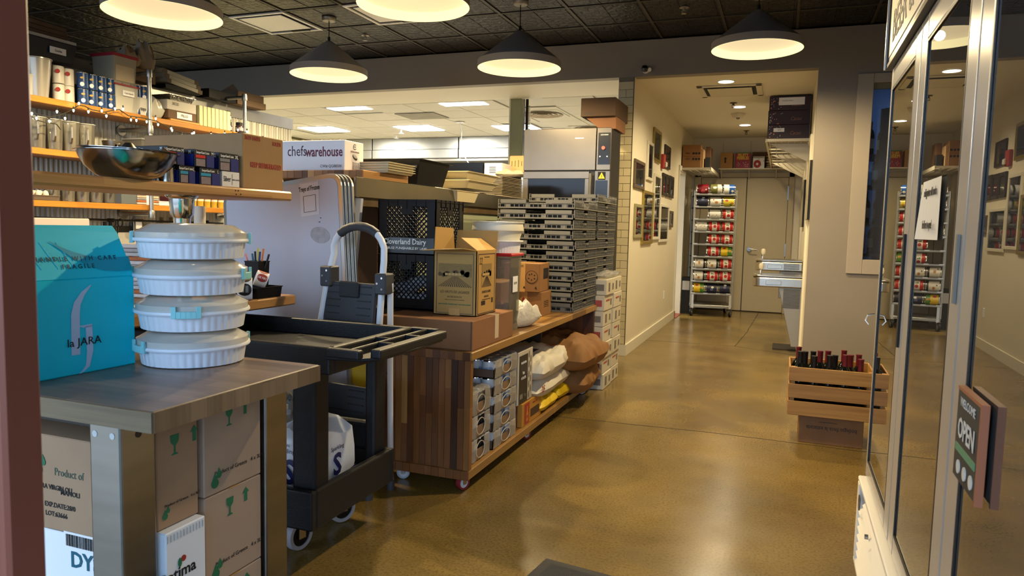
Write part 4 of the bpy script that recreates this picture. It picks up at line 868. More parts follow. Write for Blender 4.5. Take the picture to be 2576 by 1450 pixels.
for fce, cc, wd in (('-Y', ((x0+x1)/2, y0-.0005), x1-x0), ('+X', (x1+.0005, (y0+y1)/2), y1-y0)):
    C3 = (cc[0], cc[1], z0)
    def at_(u, v): return (cc[0]+(u if fce == '-Y' else 0), cc[1]+(u if fce == '+X' else 0), z0+v)
    H = z1-z0
    for k, iw in enumerate((.86, .84)):
        w_ = wd*iw; h_ = H*(.93 if k == 0 else .91); c_ = H*.49
        for r_ in (rect(w_, .0012, 0, c_-h_/2), rect(w_, .0012, 0, c_+h_/2), rect(.0012, h_, -w_/2, c_), rect(.0012, h_, w_/2, c_)): polyflat(r_, at_(0, 0), fce, .0006, M('navy line', '2b2a44', .6), t, 'border_line')
    pic = wd*(.78 if fce == '-Y' else .5); ph = H*.36; pc = H*(.62 if fce == '-Y' else .62)
    polyflat(rect(pic, ph*.55, 0, pc+ph*.22), at_(0, 0), fce, .0005, M('sky print', '8f7444', .7, var=.25, vscale=50, stretch=(1, 1, 5)), t, 'picture')
    polyflat(rect(pic, ph*.45, 0, pc-ph*.28), at_(0, 0), fce, .0005, M('field print', '9f7f48', .7), t, 'picture')
    for k in range(15):   # vine rows fanning to the viewer
        a = (k-7)/7; polyflat([(a*pic*.08, pc-ph*.06), (a*pic*.08+.001, pc-ph*.06), (a*pic*.49+.0035, pc-ph*.5), (a*pic*.49-.0015, pc-ph*.5)], at_(0, 0), fce, .0009, WI, t, 'vine_row')
    rs = random.Random(5)
    for k in range(16): polyflat(disc(rs.uniform(.006, .014), 8, cx=rs.uniform(-.46, .46)*pic, cy=pc+ph*rs.uniform(.0, .16)), at_(0, 0), fce, .0009, M('tree print', '54432a', .7), t, 'tree')
    for k in range(5): polyflat(rect(.016, .012, (k-2)*.018-.01, pc+ph*.04), at_(0, 0), fce, .0011, M('house print', 'b99a62', .7), t, 'chateau')
    text('LES HAUTS DE LAGARDE', .0185*(1 if fce == '-Y' else 1), at_(0, H*.36), fce, WI, t, .78 if fce == '-Y' else .55); text('BORDEAUX', .0135, at_(0, H*.285), fce, WI, t, 1.1 if fce == '-Y' else .8)
    text('APPELLATION BORDEAUX CONTROLEE', .006, at_(0, H*.24), fce, WI, t); 
    if fce == '-Y': text('MADE FROM ORGANICALLY GROWN GRAPES', .0085, at_(0, H*.17), fce, INKG, t, 1, wt=.03); polyflat(rect(.06, .035, 0, .018), at_(0, 0), fce, .0008, TAPE, t, 'tape')
    else:
        text('22', .05, at_(-wd*.30, H*.84), fce, INK, t, .8, shear=.2)
        for k in range(16): polyflat(rect(.0015, .022, -wd*.25+k*.0032, H*.19), at_(0, 0), fce, .0008, WI, t, 'barcode_bar')
        for k in range(7): polyflat(rect(.0015, .026, wd*.27+k*.003, H*.21), at_(0, 0), fce, .0008, WI, t, 'barcode_bar')
        text('COTES DE BORDEAUX', .007, at_(0, H*.90), fce, WI, t)
# milk crates
def crate(name, label, x0, y0, z0, w=.335, d=.335, h=.282, mat=BLK, txt=False, n=5):
    t = TW(name, label, 'crate', (x0+w/2, y0+d/2, z0), 'black milk crates')
    for f_ in range(4):
        b = MB(); wd = w if f_ % 2 == 0 else d
        R = {0: Matrix.Translation((x0, y0, z0)), 1: Matrix.Translation((x0+w, y0, z0)) @ Matrix.Rotation(pi/2, 4, 'Z'), 2: Matrix.Translation((x0+w, y0+d, z0)) @ Matrix.Rotation(pi, 4, 'Z'), 3: Matrix.Translation((x0, y0+d, z0)) @ Matrix.Rotation(-pi/2, 4, 'Z')}[f_]
        th = .006
        B = lambda a, c, e, g: b.box(a, 0, c, e, th, g, mt=R)
        B(0, 0, wd, .055); B(0, .055, .05, h); B(wd-.05, .055, wd, h); B(.05, h-.035, wd-.05, h); B(wd/2-.028, .055, wd/2+.028, h-.035) if False else None
        B(.05, .055, wd-.05, .085) if txt and f_ == 0 else None
        B(wd/2-.03, h-.075, wd/2+.03, h-.035)
        zl, zh = (.055, h-.035)
        L_ = wd-.1; s_ = .028
        k = -int((zh-zl)/s_)
        while k*s_ < L_:
            for sg in (1, -1):
                # diagonal bars clipped to the window
                xa = k*s_; 
                P0 = [xa, zl]; P1 = [xa+(zh-zl), zh]
                if P0[0] < 0: P0 = [0, zl-xa]
                if P1[0] > L_: P1 = [L_, zl+(L_-xa)]
                if P1[1] > zh: P1 = [xa+(zh-zl), zh]
                if P0[1] < zh and P1[1] > P0[1]+.004:
                    a_ = [(p[0] if sg > 0 else L_-p[0])+.05 for p in (P0, P1)]; nx = .0022
                    vs = [(a_[0]-nx*sg, th*.3, P0[1]+nx), (a_[0]+nx*sg, th*.3, P0[1]-nx), (a_[1]+nx*sg, th*.3, P1[1]-nx), (a_[1]-nx*sg, th*.3, P1[1]+nx)]
                    b.prism([R@Vector(v) for v in vs], (R.to_3x3()@Vector((0, th*.5, 0))))
            k += 1
        # ribs
        for zz in (.018, .04, h-.012): b.box(0, -.004, zz, wd, 0, zz+.003, mt=R)
        for k2 in range(7): b.box(.004+k2*(wd-.01)/6, -.004, h-.05, .0065+k2*(wd-.01)/6, 0, h, mt=R)
        b.build('lattice_side', mat, t)
    bx('base', (x0, y0, z0), (x0+w, y0+d, z0+.006), mat, t)
    return t
a = crate('milk_crate', 'upper black milk crate lettered Cloverland Dairy behind the wine carton', -1.99, 3.30, 1.115); 
MB().box(-1.985, 3.292, 1.12, -1.66, 3.301, 1.20).build('label_plate', BLK2, a)
text('Cloverland Dairy', .040, (-1.83, 3.291, 1.178), '-Y', WINK, a, .9, wt=.01); text('ABUSE PUNISHABLE BY LAW', .018, (-1.82, 3.291, 1.145), '-Y', WINK, a, 1.05, wt=.01)
crate('milk_crate', 'lower black milk crate holding white packets, behind the ladder', -1.99, 3.30, .83)
bx('carton_support', (-1.98, 3.64, .60), (-1.70, 3.70, .61), CARD) if False else None
st = TW('side_stool', 'dark stand carrying the milk crates beside the cabinet', 'stand', (-1.95, 3.45, 0)); bx('top', (-2.04, 3.25, .79), (-1.855, 3.66, .828), M('dark back'), st); bx('body', (-2.03, 3.27, 0), (-1.86, 3.64, .79), M('dark back'), st)
for k, (x, y, z, rz) in enumerate(((-1.88, 3.42, .845, .2), (-1.78, 3.46, .845, -.3), (-1.84, 3.5, .93, .8), (-1.92, 3.48, .90, 1.1), (-1.76, 3.50, 1.13, .4), (-1.90, 3.45, 1.13, .2))):
    t = T('packet', ('white folded packet %s milk crate' % ['lying front left in the lower', 'lying front right in the lower', 'on top inside the lower', 'at the back left inside the lower', 'right inside the upper', 'left inside the upper'][k]) if k < 5 else 'crumpled silver bag seen through the upper milk crate', 'packet', (x, y, z), rz, 'packets in the milk crates')
    pillow(0, 0, 0, .13, .10, .06, .2, k).build('body', M('packet white', 'c9d2e6', .5), t, smooth=True)
# white tubs on a clear container with red lid
t = TW('clear_container', 'square clear container with red lid under the white tubs', 'container', (-1.50, 3.83, .677)); q = MB(); q.tub(-1.50, 3.83, .678, 1.10, .18, .18, .88, .003, .004); q.build('body', CLEAR, t)
bx('lid', (-1.60, 3.73, 1.103), (-1.40, 3.93, 1.12), M('red lid', 'b3232b', .4), t, bev=.004); bx('paper_tag', (-1.4095, 3.78, .90), (-1.4085, 3.86, .99), WHITEC, t)
text('SOUP', .02, (-1.408, 3.82, .95), '+X', INK, t)
for k, (z, lab, f) in enumerate(((1.121, 'lower white fluted tub on the red lid, vent slits round its side', 1), (1.19, 'upper translucent deli tub stacked on the white fluted tub', 0))):
    t = T('round_tub', lab, 'tub', (-1.53, 3.84, z), 0, 'stacked white tubs'); n = 96
    if f: MB().lathe([(0, 0), (.125, 0), (.132, .062), (.147, .064), (.147, .07), (.129, .072), (.12, .004), (0, .004)], n, wob=lambda j, i: 1+.012*(i % 2) if j in (1, 2) else 1).build('body', WHP, t, smooth=False)
    else:
        MB().lathe([(0, 0), (.125, 0), (.14, .055), (.148, .056), (.149, .062), (.143, .1), (.140, .1), (.137, .06), (.12, .004), (0, .004)], 56).build('body', M('ivory plastic', 'ded6bf', .35), t, smooth=True)
        MB().lathe([(.136, .1), (.150, .1), (.150, .105), (.137, .106), (.136, .1)], 56).build('rim', FROST, t, smooth=True)
# small cartons behind
t = carton('fork_carton', 'tan carton with fork and glass marks beside the crumpled bag', -1.80, 4.10, .677, -1.605, 4.40, .925, CARD)
polyflat([(-.012, .04), (.012, .04), (.004, 0), (.004, -.04), (-.004, -.04), (-.004, 0)], (.0985, .07, .17), '+X', .001, INK, t)
polyflat([(-.008, .04), (.008, .04), (.003, 0), (.004, -.04), (-.004, -.04), (-.003, 0)], (.0, -.1505, .17), '-Y', .001, INK, t)
t = carton('lower_small_carton', 'small tan carton with feather mark against the tray stack, lower one', -1.72, 4.50, .677, -1.475, 4.72, .84, M('amber cardboard', '8b6238', .8, var=.1))
polyflat(disc(.028, 12, .35), (0, -.1115, .10), '-Y', .001, INKR, t); 
for k in range(4): polyflat(rect(.10, .003, 0, .02-k*.012), (.124, 0, .08), '+X', .001, WI, t, 'print_line')
t = carton('cookie_carton', 'tan carton printed with cookies, standing on the small carton', -1.74, 4.48, .841, -1.49, 4.72, 1.03, MC['amber cardboard'], rz=.05)
polyflat(disc(.042, 20), (.07, -.1215, .10), '-Y', .0008, INK, t, 'cookie_outline'); polyflat(disc(.039, 20), (.07, -.1225, .10), '-Y', .0006, MC['amber cardboard'], t, 'cookie_face')
for a, b in ((0, .02), (.02, -.01), (-.02, -.01), (.0, -.02), (-.015, .015), (.02, .012)): polyflat(disc(.005, 6), (.07+a, -.1232, .10+b), '-Y', .0008, INK, t, 'chip')
polyflat(rect(.12, .07), (.126, .03, .12), '+X', .001, M('black window', '16130f', .4), t, 'window_print'); text('COOKIES', .02, (-.02, -.1215, .17), '-Y', INK, t, .8); 
for a, b in ((-.08, .1), (-.05, .05), (-.1, .04), (.02, .03), (.1, .03)): polyflat([(-.008, -.006), (.008, -.006), (0, .01)], (a, -.1215, b), '-Y', .001, INK, t, 'mark')
t = TW('crumpled_bag', 'crumpled clear white plastic bag drooping on the worktop', 'bag', (-1.47, 3.92, .677))
bb = pillow(-1.47, 3.95, .681, .14, .42, .13, .9, 9, n=18, rz=-.35); bb.build('film', M('bag film', 'cfc9bb', .3, bump=.9, bscale=26), t, smooth=True)
bx('white_block', (-1.57, 3.83-.04, .679), (-1.5, 3.86, .80), WHITEC) if False else None

# ================================================================ BREAD TRAYS
TG = M('tray grey', '6b6963', .5, rnd=.06); TGD = M('tray grey shaded', '1c1b19', .6)  # TGD: tray grey with the shade of the gaps put into it
def tray_proto():
    t = T('bread_tray', 'x', 'tray', (0, 0, 0), 0, 'grey bread trays stacked on the cabinet')
    w, d, h = .575, .64, .068
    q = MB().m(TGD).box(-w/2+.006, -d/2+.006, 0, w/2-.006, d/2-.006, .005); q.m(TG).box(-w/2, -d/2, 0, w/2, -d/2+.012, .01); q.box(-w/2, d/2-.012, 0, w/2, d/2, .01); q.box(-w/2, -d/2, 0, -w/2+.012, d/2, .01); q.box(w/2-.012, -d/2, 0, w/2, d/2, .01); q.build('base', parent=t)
    for sgn in (-1, 1):   # end walls with two solid handles and a low middle
        q = MB().m(TG); y = sgn*(d/2-.005); Y0, Y1 = y-.004, y+.004
        for a, b_ in ((-.265, -.075), (.075, .265)): q.box(a, Y0-.003, .036, b_, Y1+.003, .062)
        q.box(-w/2, Y0, .030, w/2, Y1, .034)
        for x in [(-.27+.036*i) for i in range(16)]: q.box(x-.002, Y0, .008, x+.002, Y1, .036)
        for x in (-.21, -.06, .06, .21): q.box(x-.018, Y0+.002, .008, x+.018, Y1-.002, .036)
        q.build('end_wall', parent=t)
        q = MB().m(TGD); q.box(-w/2+.01, y-sgn*.012-.002, .006, w/2-.01, y-sgn*.012+.002, .034); q.build('gap_shade_end', parent=t)
    for sgn in (-1, 1):
        q = MB().m(TG); x = sgn*(w/2-.004); X0, X1 = x-.003, x+.003
        for z in (.02, .042, .062):
            q.box(X0, -d/2+.0, z, X1, -.05, z+.003); q.box(X0, .05, z, X1, d/2, z+.003)
        q.box(X0, -.05, .045, X1, .05, .049); q.box(X0-.002, -.03, .036, X1+.002, .03, .05)
        for i in range(17):
            yy = -d/2+.004+i*(d-.008)/16; q.box(X0, yy-.002, .008, X1, yy+.002, .064 if abs(yy) > .05 else .045)
        q.build('side_wall', parent=t)
        q = MB().m(TGD); q.box(x-sgn*.016-.001, -d/2+.02, .006, x-sgn*.016+.001, -.08, .055); q.box(x-sgn*.016-.001, .08, .006, x-sgn*.016+.001, d/2-.02, .055); q.build('gap_shade_side', parent=t)
    return t
tp = tray_proto(); ch = kids(tp); ORD = ['bottom', 'second', 'third', 'fourth', 'fifth', 'sixth', 'seventh', 'eighth', 'ninth', 'tenth', 'eleventh', 'twelfth']
rs = random.Random(3)
for k in range(11):
    o = tp if k == 0 else dup(tp, ch=ch)
    o.location = (-1.635-(.016 if k > 6 else 0)+rs.uniform(-.006, .006), 5.165+rs.uniform(-.006, .006), .678+k*.0724)
    o.rotation_euler = (0, 0, rs.uniform(-.012, .012)); o['label'] = 'grey bread tray in the near stack, %s' % (ORD[k]+(' one from below' if k else ' one') if k < 10 else 'topmost')
for k in range(12):
    o = dup(tp, ch=ch); o.location = (-1.66+rs.uniform(-.008, .008), 5.86+rs.uniform(-.008, .008), .678+k*.0724-.0); o.rotation_euler = (0, 0, rs.uniform(-.015, .015))
    o['group'] = 'grey bread trays stacked behind'; o['label'] = 'grey bread tray in the rear stack by the oven, %s' % (ORD[k]+(' one from below' if k else ' one') if k < 11 else 'topmost')
t = TW('low_steel_table', 'low steel table hidden behind the cabinet under the rear tray stack', 'table', (-1.66, 5.85, 0)); bx('top', (-1.95, 5.49, .64), (-1.40, 6.2, .677), STEELD, t); 
for x in (-1.93, -1.45):
    for y in (5.51, 6.15): bx('leg', (x, y, 0), (x+.03, y+.03, .64), STEELD, t)
# white printed cartons at the cabinet end
WB = M('white case', 'c9c1ad', .5, var=.06)
for k in range(14):
    col, row = k % 2, k//2
    z = .001+row*.125; y0 = 5.49+col*.30; xo = rs.uniform(-.01, .01)
    if col == 1 and row == 6: z = z
    t = T('white_case', 'white printed case beside the tiled wall end, %s layer, %s column' % (ORD[row], 'near' if col == 0 else 'far'), 'box', (-1.335+xo+.0, y0+.14, z), 0, 'white cases piled at the cabinet end')
    MB().c(0, 0, .0615, .12, .285, .122).build('body', WB, t, bev=.003)
    rr = M('case red', 'a34a45', .6); rg = M('case grey', '6f6a62', .6)
    if row % 2: text('Wine', .05, (.061, -.03, .07), '+X', rr, t, .9, shear=.3) if False else polyflat(rect(.12, .012, -.03, .02), (.061, 0, .06), '+X', .001, rr, t, 'red_print')
    else: polyflat(rect(.05, .07, -.05, 0), (.061, 0, .06), '+X', .001, rg, t, 'grey_print')
    polyflat(rect(.04, .05, .08, 0), (.061, 0, .06), '+X', .001, rg, t, 'grey_print'); polyflat(rect(.08, .05, 0, 0), (0, -.1435, .06), '-Y', .001, rr if row % 2 else rg, t, 'front_print')
t = TW('shrink_wrap', 'clear wrap over the top of the white case pile', 'wrap', (-1.335, 5.78, .88)); pillow(-1.335, 5.78, .879, .13, .58, .05, .5, 4, n=12).build('film', FILM, t, smooth=True)

# ================================================================ LOWER SHELF GOODS
KB = M('kraft tray', '7d6248', .8, var=.1); KF = M('kraft front', '5f4a3c', .8)
CANW = M('can label white', 'cdd2da', .35); CANB = M('can label blue', '3f6fae', .35); CANR = M('can label red', 'a8262f', .35); CANK = M('can label black', '22222a', .35)
def case(label, x1, y0, z, w, d, h, th, lidm, cols, txt=None, hole=True):
    t = TW('can_case', label, 'cans', (x1-w/2, y0+d/2, z), 'shrink-wrapped can cases on the lower shelf')
    q = MB(); q.box(x1-w, y0, z, x1, y0+d, z+.004); 
    q.box(x1-w, y0, z, x1, y0+.004, z+th); q.box(x1-w, y0+d-.004, z, x1, y0+d, z+th); q.box(x1-.004, y0, z, x1, y0+d, z+th); q.box(x1-w, y0, z, x1-w+.004, y0+d, z+th); q.build('carton_tray', KF, t)
    # side panel rising to an arched window, as the wrap shows it
    bx('side_panel', (x1-.003, y0+.004, z+.002), (x1+.002, y0+d-.002, z+th*1.08), KB, t)
    r = .037; nx = max(1, int(w/(2*r+.003))); ny = max(1, int(d/(2*r+.003)))
    for i in range(min(nx, 5)):
        for j in range(ny):
            if j > 0 and i > 0: continue
            cx = x1-.012-r-i*(2*r+.003); cy = y0+.012+r+j*(d-2*r-.024)/max(1, ny-1)
            c = MB().m(cols[(i+j) % len(cols)]).lathe([(r-.001, .008), (r, .012), (r, h-.012), (r-.001, h-.008)], 20, (cx, cy, z)).build('can', parent=t, smooth=True)
            MB().m(lidm).lathe([(0, h-.010), (r-.004, h-.010), (r-.003, h-.004), (r, h-.004), (r+.0005, h-.009), (r-.001, h-.0095)], 20, (cx, cy, z)).build('lid', parent=c, smooth=True)
    if txt: text(txt[0], txt[1], (x1-.012-r*1.0, y0+.0045, z+h*.55), '-Y', CANB, t, .8); 
    # film: rounded sleeve with side hole
    F = MB(); n = 20; L = []
    for s_, zz, o_ in ((0, z+.002, .004), (1, z+h*.5, .007), (2, z+h*.93, .004), (3, z+h+.002, -.012)):
        L.append([F.bm.verts.new((x1+o_+.002*sin(i*1.7+s_), y0+d*i/n, zz+.002*sin(i*2.3))) for i in range(n+1)])
    L.append([F.bm.verts.new((x1-w, y0+d*i/n, z+h+.003)) for i in range(n+1)])
    for s_, (A_, B_) in enumerate(zip(L, L[1:])):
        for i in range(n):
            if hole and s_ in (0, 1) and n*.3 < i < n*.68 and not (s_ == 0 and i % 2 == 7): continue
            F.f([A_[i], A_[i+1], B_[i+1], B_[i]])
    F.build('film', FILM, t, smooth=True)
    # rolled edge of the film round its opening
    pts = [(x1+.0085, y0+d*(.5+.2*cos(a)), z+h*.46+h*.36*sin(a)) for a in [2*pi*i/20 for i in range(21)]]
    MB().tube(pts, .0022, 5, cap=False).build('film_edge', M('film edge', 'b9b2a2', .3), t, smooth=True)
    return t
for k in range(3): case('can case in the nearest low stack, %s' % ('bottom one with red cans', 'middle one with red and black cans', 'top one')[k], -1.37, 3.115, .106+k*.118, .36, .26, .115, .05, CHROME, [CANR, CANW, CANK] if k < 2 else [M('steel can', '9a9a9a', .3, .8)])
for k in range(5): case('can case in the second stack behind the nearest, %s' % ('bottom one, bare wrapped', 'second from below', 'third from below, blue label', 'second from the top', 'topmost with white and blue cans')[k], -1.362-.004*(k % 2), 3.41-.0*k, .106+k*.094, .42, .33, .092, .045, CHROME, [CANW, CANW, CANB], txt=None if k < 4 else ('Almond Milk', .02))
t = TW('valrhona_carton', 'patterned carton with black VALRHONA label beside the flour sacks', 'box', (-1.5, 3.9, .235))
bx('stand_carton', (-1.78, 3.80, .107), (-1.40, 4.04, .245), CARDG, t); bx('body', (-1.76, 3.80, .246), (-1.372, 4.055, .555), M('pattern white', 'b9b2a4', .6), t, bev=.003)
for k in range(9): polyflat(disc(.022, 8, .5), (-1.3715, 3.99+.03*(k % 2), .28+k*.03), '+X', .0008, M('leaf grey', '77736b', .6), t, 'leaf_print')
bx('label', (-1.372, 3.82, .25), (-1.3705, 3.965, .53), M('label black', '1a1a1c', .4), t)
text('VALRHONA', .02, (-1.3698, 3.892, .485), '+X', WINK, t, .85); text('Pate', .028, (-1.3698, 3.892, .425), '+X', WINK, t, .7); text('A GLACER', .022, (-1.3698, 3.892, .395), '+X', WINK, t, .8); polyflat(rect(.05, .028), (-1.3698, 3.855, .29), '+X', .0008, M('leaf grey'), t); text('1kg', .026, (-1.3698, 3.92, .29), '+X', M('leaf grey'), t)
t = TW('amber_carton', 'yellow carton with red bottle emblem on the lower shelf', 'box', (-1.5, 4.06, .106)); AMB = M('amber carton', 'a9782a', .7)
bx('body', (-1.75, 3.845, .246-.14), (-1.366, 4.215, .245), AMB, t) if False else None
bx('body', (-1.394, 3.86, .106), (-1.362, 4.21, .243), AMB, t, bev=.002); bx('emblem', (-1.362, 3.90, .115), (-1.3605, 3.985, .235), INKR, t)
polyflat([(-.02, -.045), (.02, -.045), (.02, 0), (.008, .02), (.008, .045), (-.008, .045), (-.008, .02), (-.02, 0)], (-1.3600, 3.943, .172), '+X', .0008, AMB, t, 'bottle_emblem'); polyflat(disc(.011, 8), (-1.3590, 3.943, .155), '+X', .0008, INKR, t)
for k in range(22): polyflat(rect(.0025, .05), (-1.3615, 4.01+k*.0075, .16), '+X', .0008, WI, t, 'barcode_bar')
text('ORIENTAL SESAME', .014, (-1.3615, 4.09, .215), '+X', INKR, t, .8)
# sacks
def sack(label, cx, cy, z, sx, sy, h, m, seed, rz=0, amp=.22):
    t = TW('flour_sack', label, 'sack', (cx, cy, z), 'sacks on the lower shelf'); pillow(cx, cy, z, sx, sy, h, amp, seed, 30, rz, 4).build('sack', m, t, smooth=True); return t
SW = M('sack white', 'cbc4b3', .6, bump=.5, bscale=9); SY = M('sack yellow', 'd6b416', .5, bump=.4, bscale=9); SB = M('sack kraft', '8a6033', .75, var=.15, bump=.7, bscale=7)
sack('yellow sack, near one, under the white sacks', -1.54, 4.36, .107, .40, .40, .10, SY, 5); sack('yellow sack, far one, beneath the white sacks', -1.54, 4.72, .107, .40, .34, .10, SY, 6)
a = sack('lower white sack printed 25 on the yellow sacks', -1.55, 4.44, .205, .44, .74, .13, SW, 7); text('25', .055, (-1.338, 4.18, .272), '+X', INKR, a, 1.1, wt=.03)
b = sack('upper white sack printed 25 with black word band', -1.54, 4.44, .325, .46, .78, .15, SW, 8, .04); text('25', .055, (-1.325, 4.17, .40), '+X', INKR, b, 1.1, wt=.03)
bt = MB().box(-1.60, 4.1, .4945, -1.42, 4.32, .4955).build('band', M('band dark', '2a2c3a', .5), b); text('ALTO', .07, (-1.55, 4.20, .497), 'Z', M('gold ink', 'c0a050', .5), b, .9)
text('25KG', .04, (-1.42, 4.6, .478), 'Z', INKR, b, .9)
for o, y in ((0, 4.5), (1, 4.75)):
    pass
sack('lower brown kraft sack at the far end of the shelf', -1.50, 5.03, .107, .56, .56, .19, SB, 11, .05, .3); sack('upper brown kraft sack bulging over the shelf edge', -1.49, 5.02, .285, .62, .74, .20, SB, 12, -.04, .3)
t = TW('stacked_lids', 'stack of striped plastic lids standing at the back of the lower shelf', 'lids', (-1.72, 4.5, .5)); 
for k in range(9): MB().box(-1.78, 4.25+k*.022, .45, -1.68, 4.258+k*.022, .62, mt=None).build('lid', FROST, t)

# ================================================================ CHEFS SHELF + PASS WALL
t = TW('butcher_block_ledge', 'thick butcher block ledge under the white printed carton', 'shelf', (-2.45, 3.7, 0)); LB_ = [M('ledge stave %d' % i, c, .45, var=.2, vscale=20) for i, c in enumerate(('9a6a3a', '7a4d28', 'b98a52', '8d6036', '5e3a1d'))]
bx('slab', (-2.80, 3.39, 1.512), (-2.14, 3.89, 1.556), WOOD('ledge oak', '8a5a2c', 'c0904f', 'Y', .045, .4, .5, 'X'), t, bev=.003)
x = -2.80; k = 0
while x < -2.15: w_ = min(.035+.02*((k*7) % 3)/2, -2.14-x); bx('end_stave', (x+.0006, 3.382, 1.5125), (x+w_-.0006, 3.392, 1.5555), LB_[(k*3+1) % 5], t, bev=.001); x += w_; k += 1
bx('bracket', (-2.75, 3.5, 1.43), (-2.2, 3.8, 1.512), M('bracket brown', '4a3524', .6), t); bx('support', (-2.7, 3.8, 0), (-2.3, 3.86, 1.40), M('bracket brown'), t)
# white printed carton
t = TW('printed_carton', 'white carton printed chefswarehouse on the butcher block ledge', 'box', (-2.5, 3.5, 1.557)); PWH = M('print carton white', 'd6d6dc', .6, var=.03)
cx0, cx1, cy0, cy1, cz0, cz1 = -2.76, -2.272, 3.41, 3.60, 1.557, 1.722
bx('body', (cx0, cy0, cz0), (cx1, cy1, cz1), PWH, t, bev=.003)
q = MB()
for i in range(24): q.box(cx0+.01+i*.02, cy0+.02, cz1-.001, cx0+.022+i*.02, cy0+.03, cz1+.004+.003*(i % 3 == 0))
q.build('torn_edge', M('torn brown', '9a8a72', .8), t); MR = M('maroon ink', '5e1f33', .5)
text('chefs', .082, (cx0+.175, cy0-.001, cz0+.105), '-Y', M('plum ink', '3a1f2e', .5), t, .78); text('warehouse', .076, (cx0+.355, cy0-.001, cz0+.10), '-Y', MR, t, .72, wt=.02); text('CW# QG88500', .022, (cx0+.40, cy0-.001, cz0+.022), '-Y', INK, t, .95)
q = MB().m(INK)
for i in range(20):
    a0 = radians(40+i*14.5); a1 = radians(40+(i+1)*14.5)
    q.quad(*[(cx1+.0012, cy0+.10+r*cos(a), cz0+.135+r*sin(a)) for r, a in ((.012, a0), (.016, a0), (.016, a1), (.012, a1))])
q.build('ring_logo', parent=t); text('CW', .012, (cx1+.0012, cy0+.10, cz0+.135), '+X', INK, t); text('chefswarehouse', .018, (cx1+.0012, cy0+.10, cz0+.108), '+X', MR, t, .75)
polyflat([(.024*cos(a)+.001, .014*sin(a)-.008*cos(a)) for a in [2*pi*i/20 for i in range(20)]], (cx1+.001, cy0+.10, cz0+.078), '+X', .001, INK, t, 'pan_picture'); polyflat([(.02*cos(a)-.001, .008*sin(a)-.007*cos(a)+.004) for a in [2*pi*i/20 for i in range(20)]], (cx1+.002, cy0+.10, cz0+.079), '+X', .001, M('pan grey', '9a9aa0', .5), t, 'pan_inside')
for k in range(6): polyflat(rect(.06, .0018), (cx1+.001, cy0+.11, cz0+.012+k*.007), '+X', .001, INK, t, 'table_line')
for a in (-.031, .031): polyflat(rect(.0015, .045), (cx1+.001, cy0+.11+a, cz0+.03), '+X', .001, INK, t, 'table_line')
# translucent lids + black bus tub on the pass
IV = M('ivory lid', 'c9bd9a', .4, var=.05)
for k in range(4):
    t = T('ivory_tray', 'ivory storage tray in the pile beside the white printed carton, %s' % ORD[k], 'lid', (-2.27, 3.72, 1.557+k*.014), 0, 'ivory lids beside the printed carton'); q = MB(); q.tub(0, 0, 0, .013, .36, .30, .93, .003, .006); q.build('lid', IV, t)
t = TW('bus_tub', 'black plastic bus tub with stickers behind the ivory lids', 'tub', (-2.36, 4.15, 1.50)); q = MB(); q.tub(-2.36, 4.17, 1.512, 1.665, .52, .42, .86, .006, .018); q.build('body', BLK, t); 
text('PA', .03, (-2.122, 4.20, 1.60), '+X', M('orange sticker', 'c9803a', .5), t); MB().box(-2.19, 3.962, 1.615, -2.12, 3.968, 1.632).build('handle_recess', BLK2, t)
STW = M('pass steel', 'a19a88', .26, .95, var=.3, vscale=1.5)
pw = TW('pass_counter', 'long stainless pass counter with deep front edge above the green wall', 'counter', (-2.3, 5, 0))
bx('counter_top', (-3.0, 3.95, 1.498), (-2.11, 6.32, 1.51), STW, pw, bev=.002); bx('front_apron', (-2.118, 3.26, 1.405), (-2.10, 6.32, 1.511), STW, pw, bev=.003); bx('near_top', (-2.75, 3.26, 1.405), (-2.118, 3.95, 1.42), STW, pw)
bx('lower_rail', (-2.135, 3.26, 1.36), (-2.12, 6.28, 1.405), M('rail brown', '6f5a3c', .4, .3, var=.4, vscale=8), pw)
ST(bx('wall_pass', (-2.30, 3.1+.8, 0), (-2.14, 6.28, 1.36), M('pale green wall', '9aa083', .5)))
# ivory food pans
for k, (y0, y1, z, h, lab) in enumerate(((4.36, 5.28, 1.585, .055, 'uppermost'), (4.36, 5.22, 1.532, .05, 'middle'), (4.42, 5.0, 1.46, .07, 'lowest, hanging over the steel edge'))):
    t = T('food_pan', 'translucent ivory food pan on the pass counter, '+lab, 'pan', (-2.235 if k < 2 else -2.17, (y0+y1)/2, z if k < 2 else 1.512), 0, 'ivory food pans'); q = MB(); q.tub(0, 0, 0, h*1.0, .36, (y1-y0)*.62, .82, .003, .012); q.build('pan', M('ivory pan', 'cdbf97', .35), t); 
    if k < 2: t.location.y = 4.86
    else: t.location = (-2.15, 4.62, 1.432); t.scale = (.45, 1, 1)
# sheet pan stack
SPM = M('sheet pan', 'b3a78e', .35, .5, var=.1, vscale=8, rnd=.2); base = None
for k in range(14):
    if base is None:
        base = T('sheet_pan', 'x', 'pan', (0, 0, 0), 0, 'sheet pans stacked on the pass'); q = MB(); q.tub(0, 0, .0, .0075, .66, .46, .93, .002, .006); q.build('pan', SPM, base); sch = kids(base); o = base
    else: o = dup(base, ch=sch)
    o.location = (-2.49+rs.uniform(-.004, .004), 5.72+rs.uniform(-.004, .004), 1.512+k*.0118); o.rotation_euler = (0, 0, rs.uniform(-.01, .01)); o['label'] = 'aluminium sheet pan in the stack on the pass, layer %d from the counter' % (k+1)
    NUM = ['one', 'two', 'three', 'four', 'five', 'six', 'seven', 'eight', 'nine', 'ten', 'eleven', 'twelve', 'thirteen', 'fourteen', 'fifteen']; o['label'] = 'aluminium sheet pan in the stack on the pass, with %s below it' % (['none']+NUM)[k]
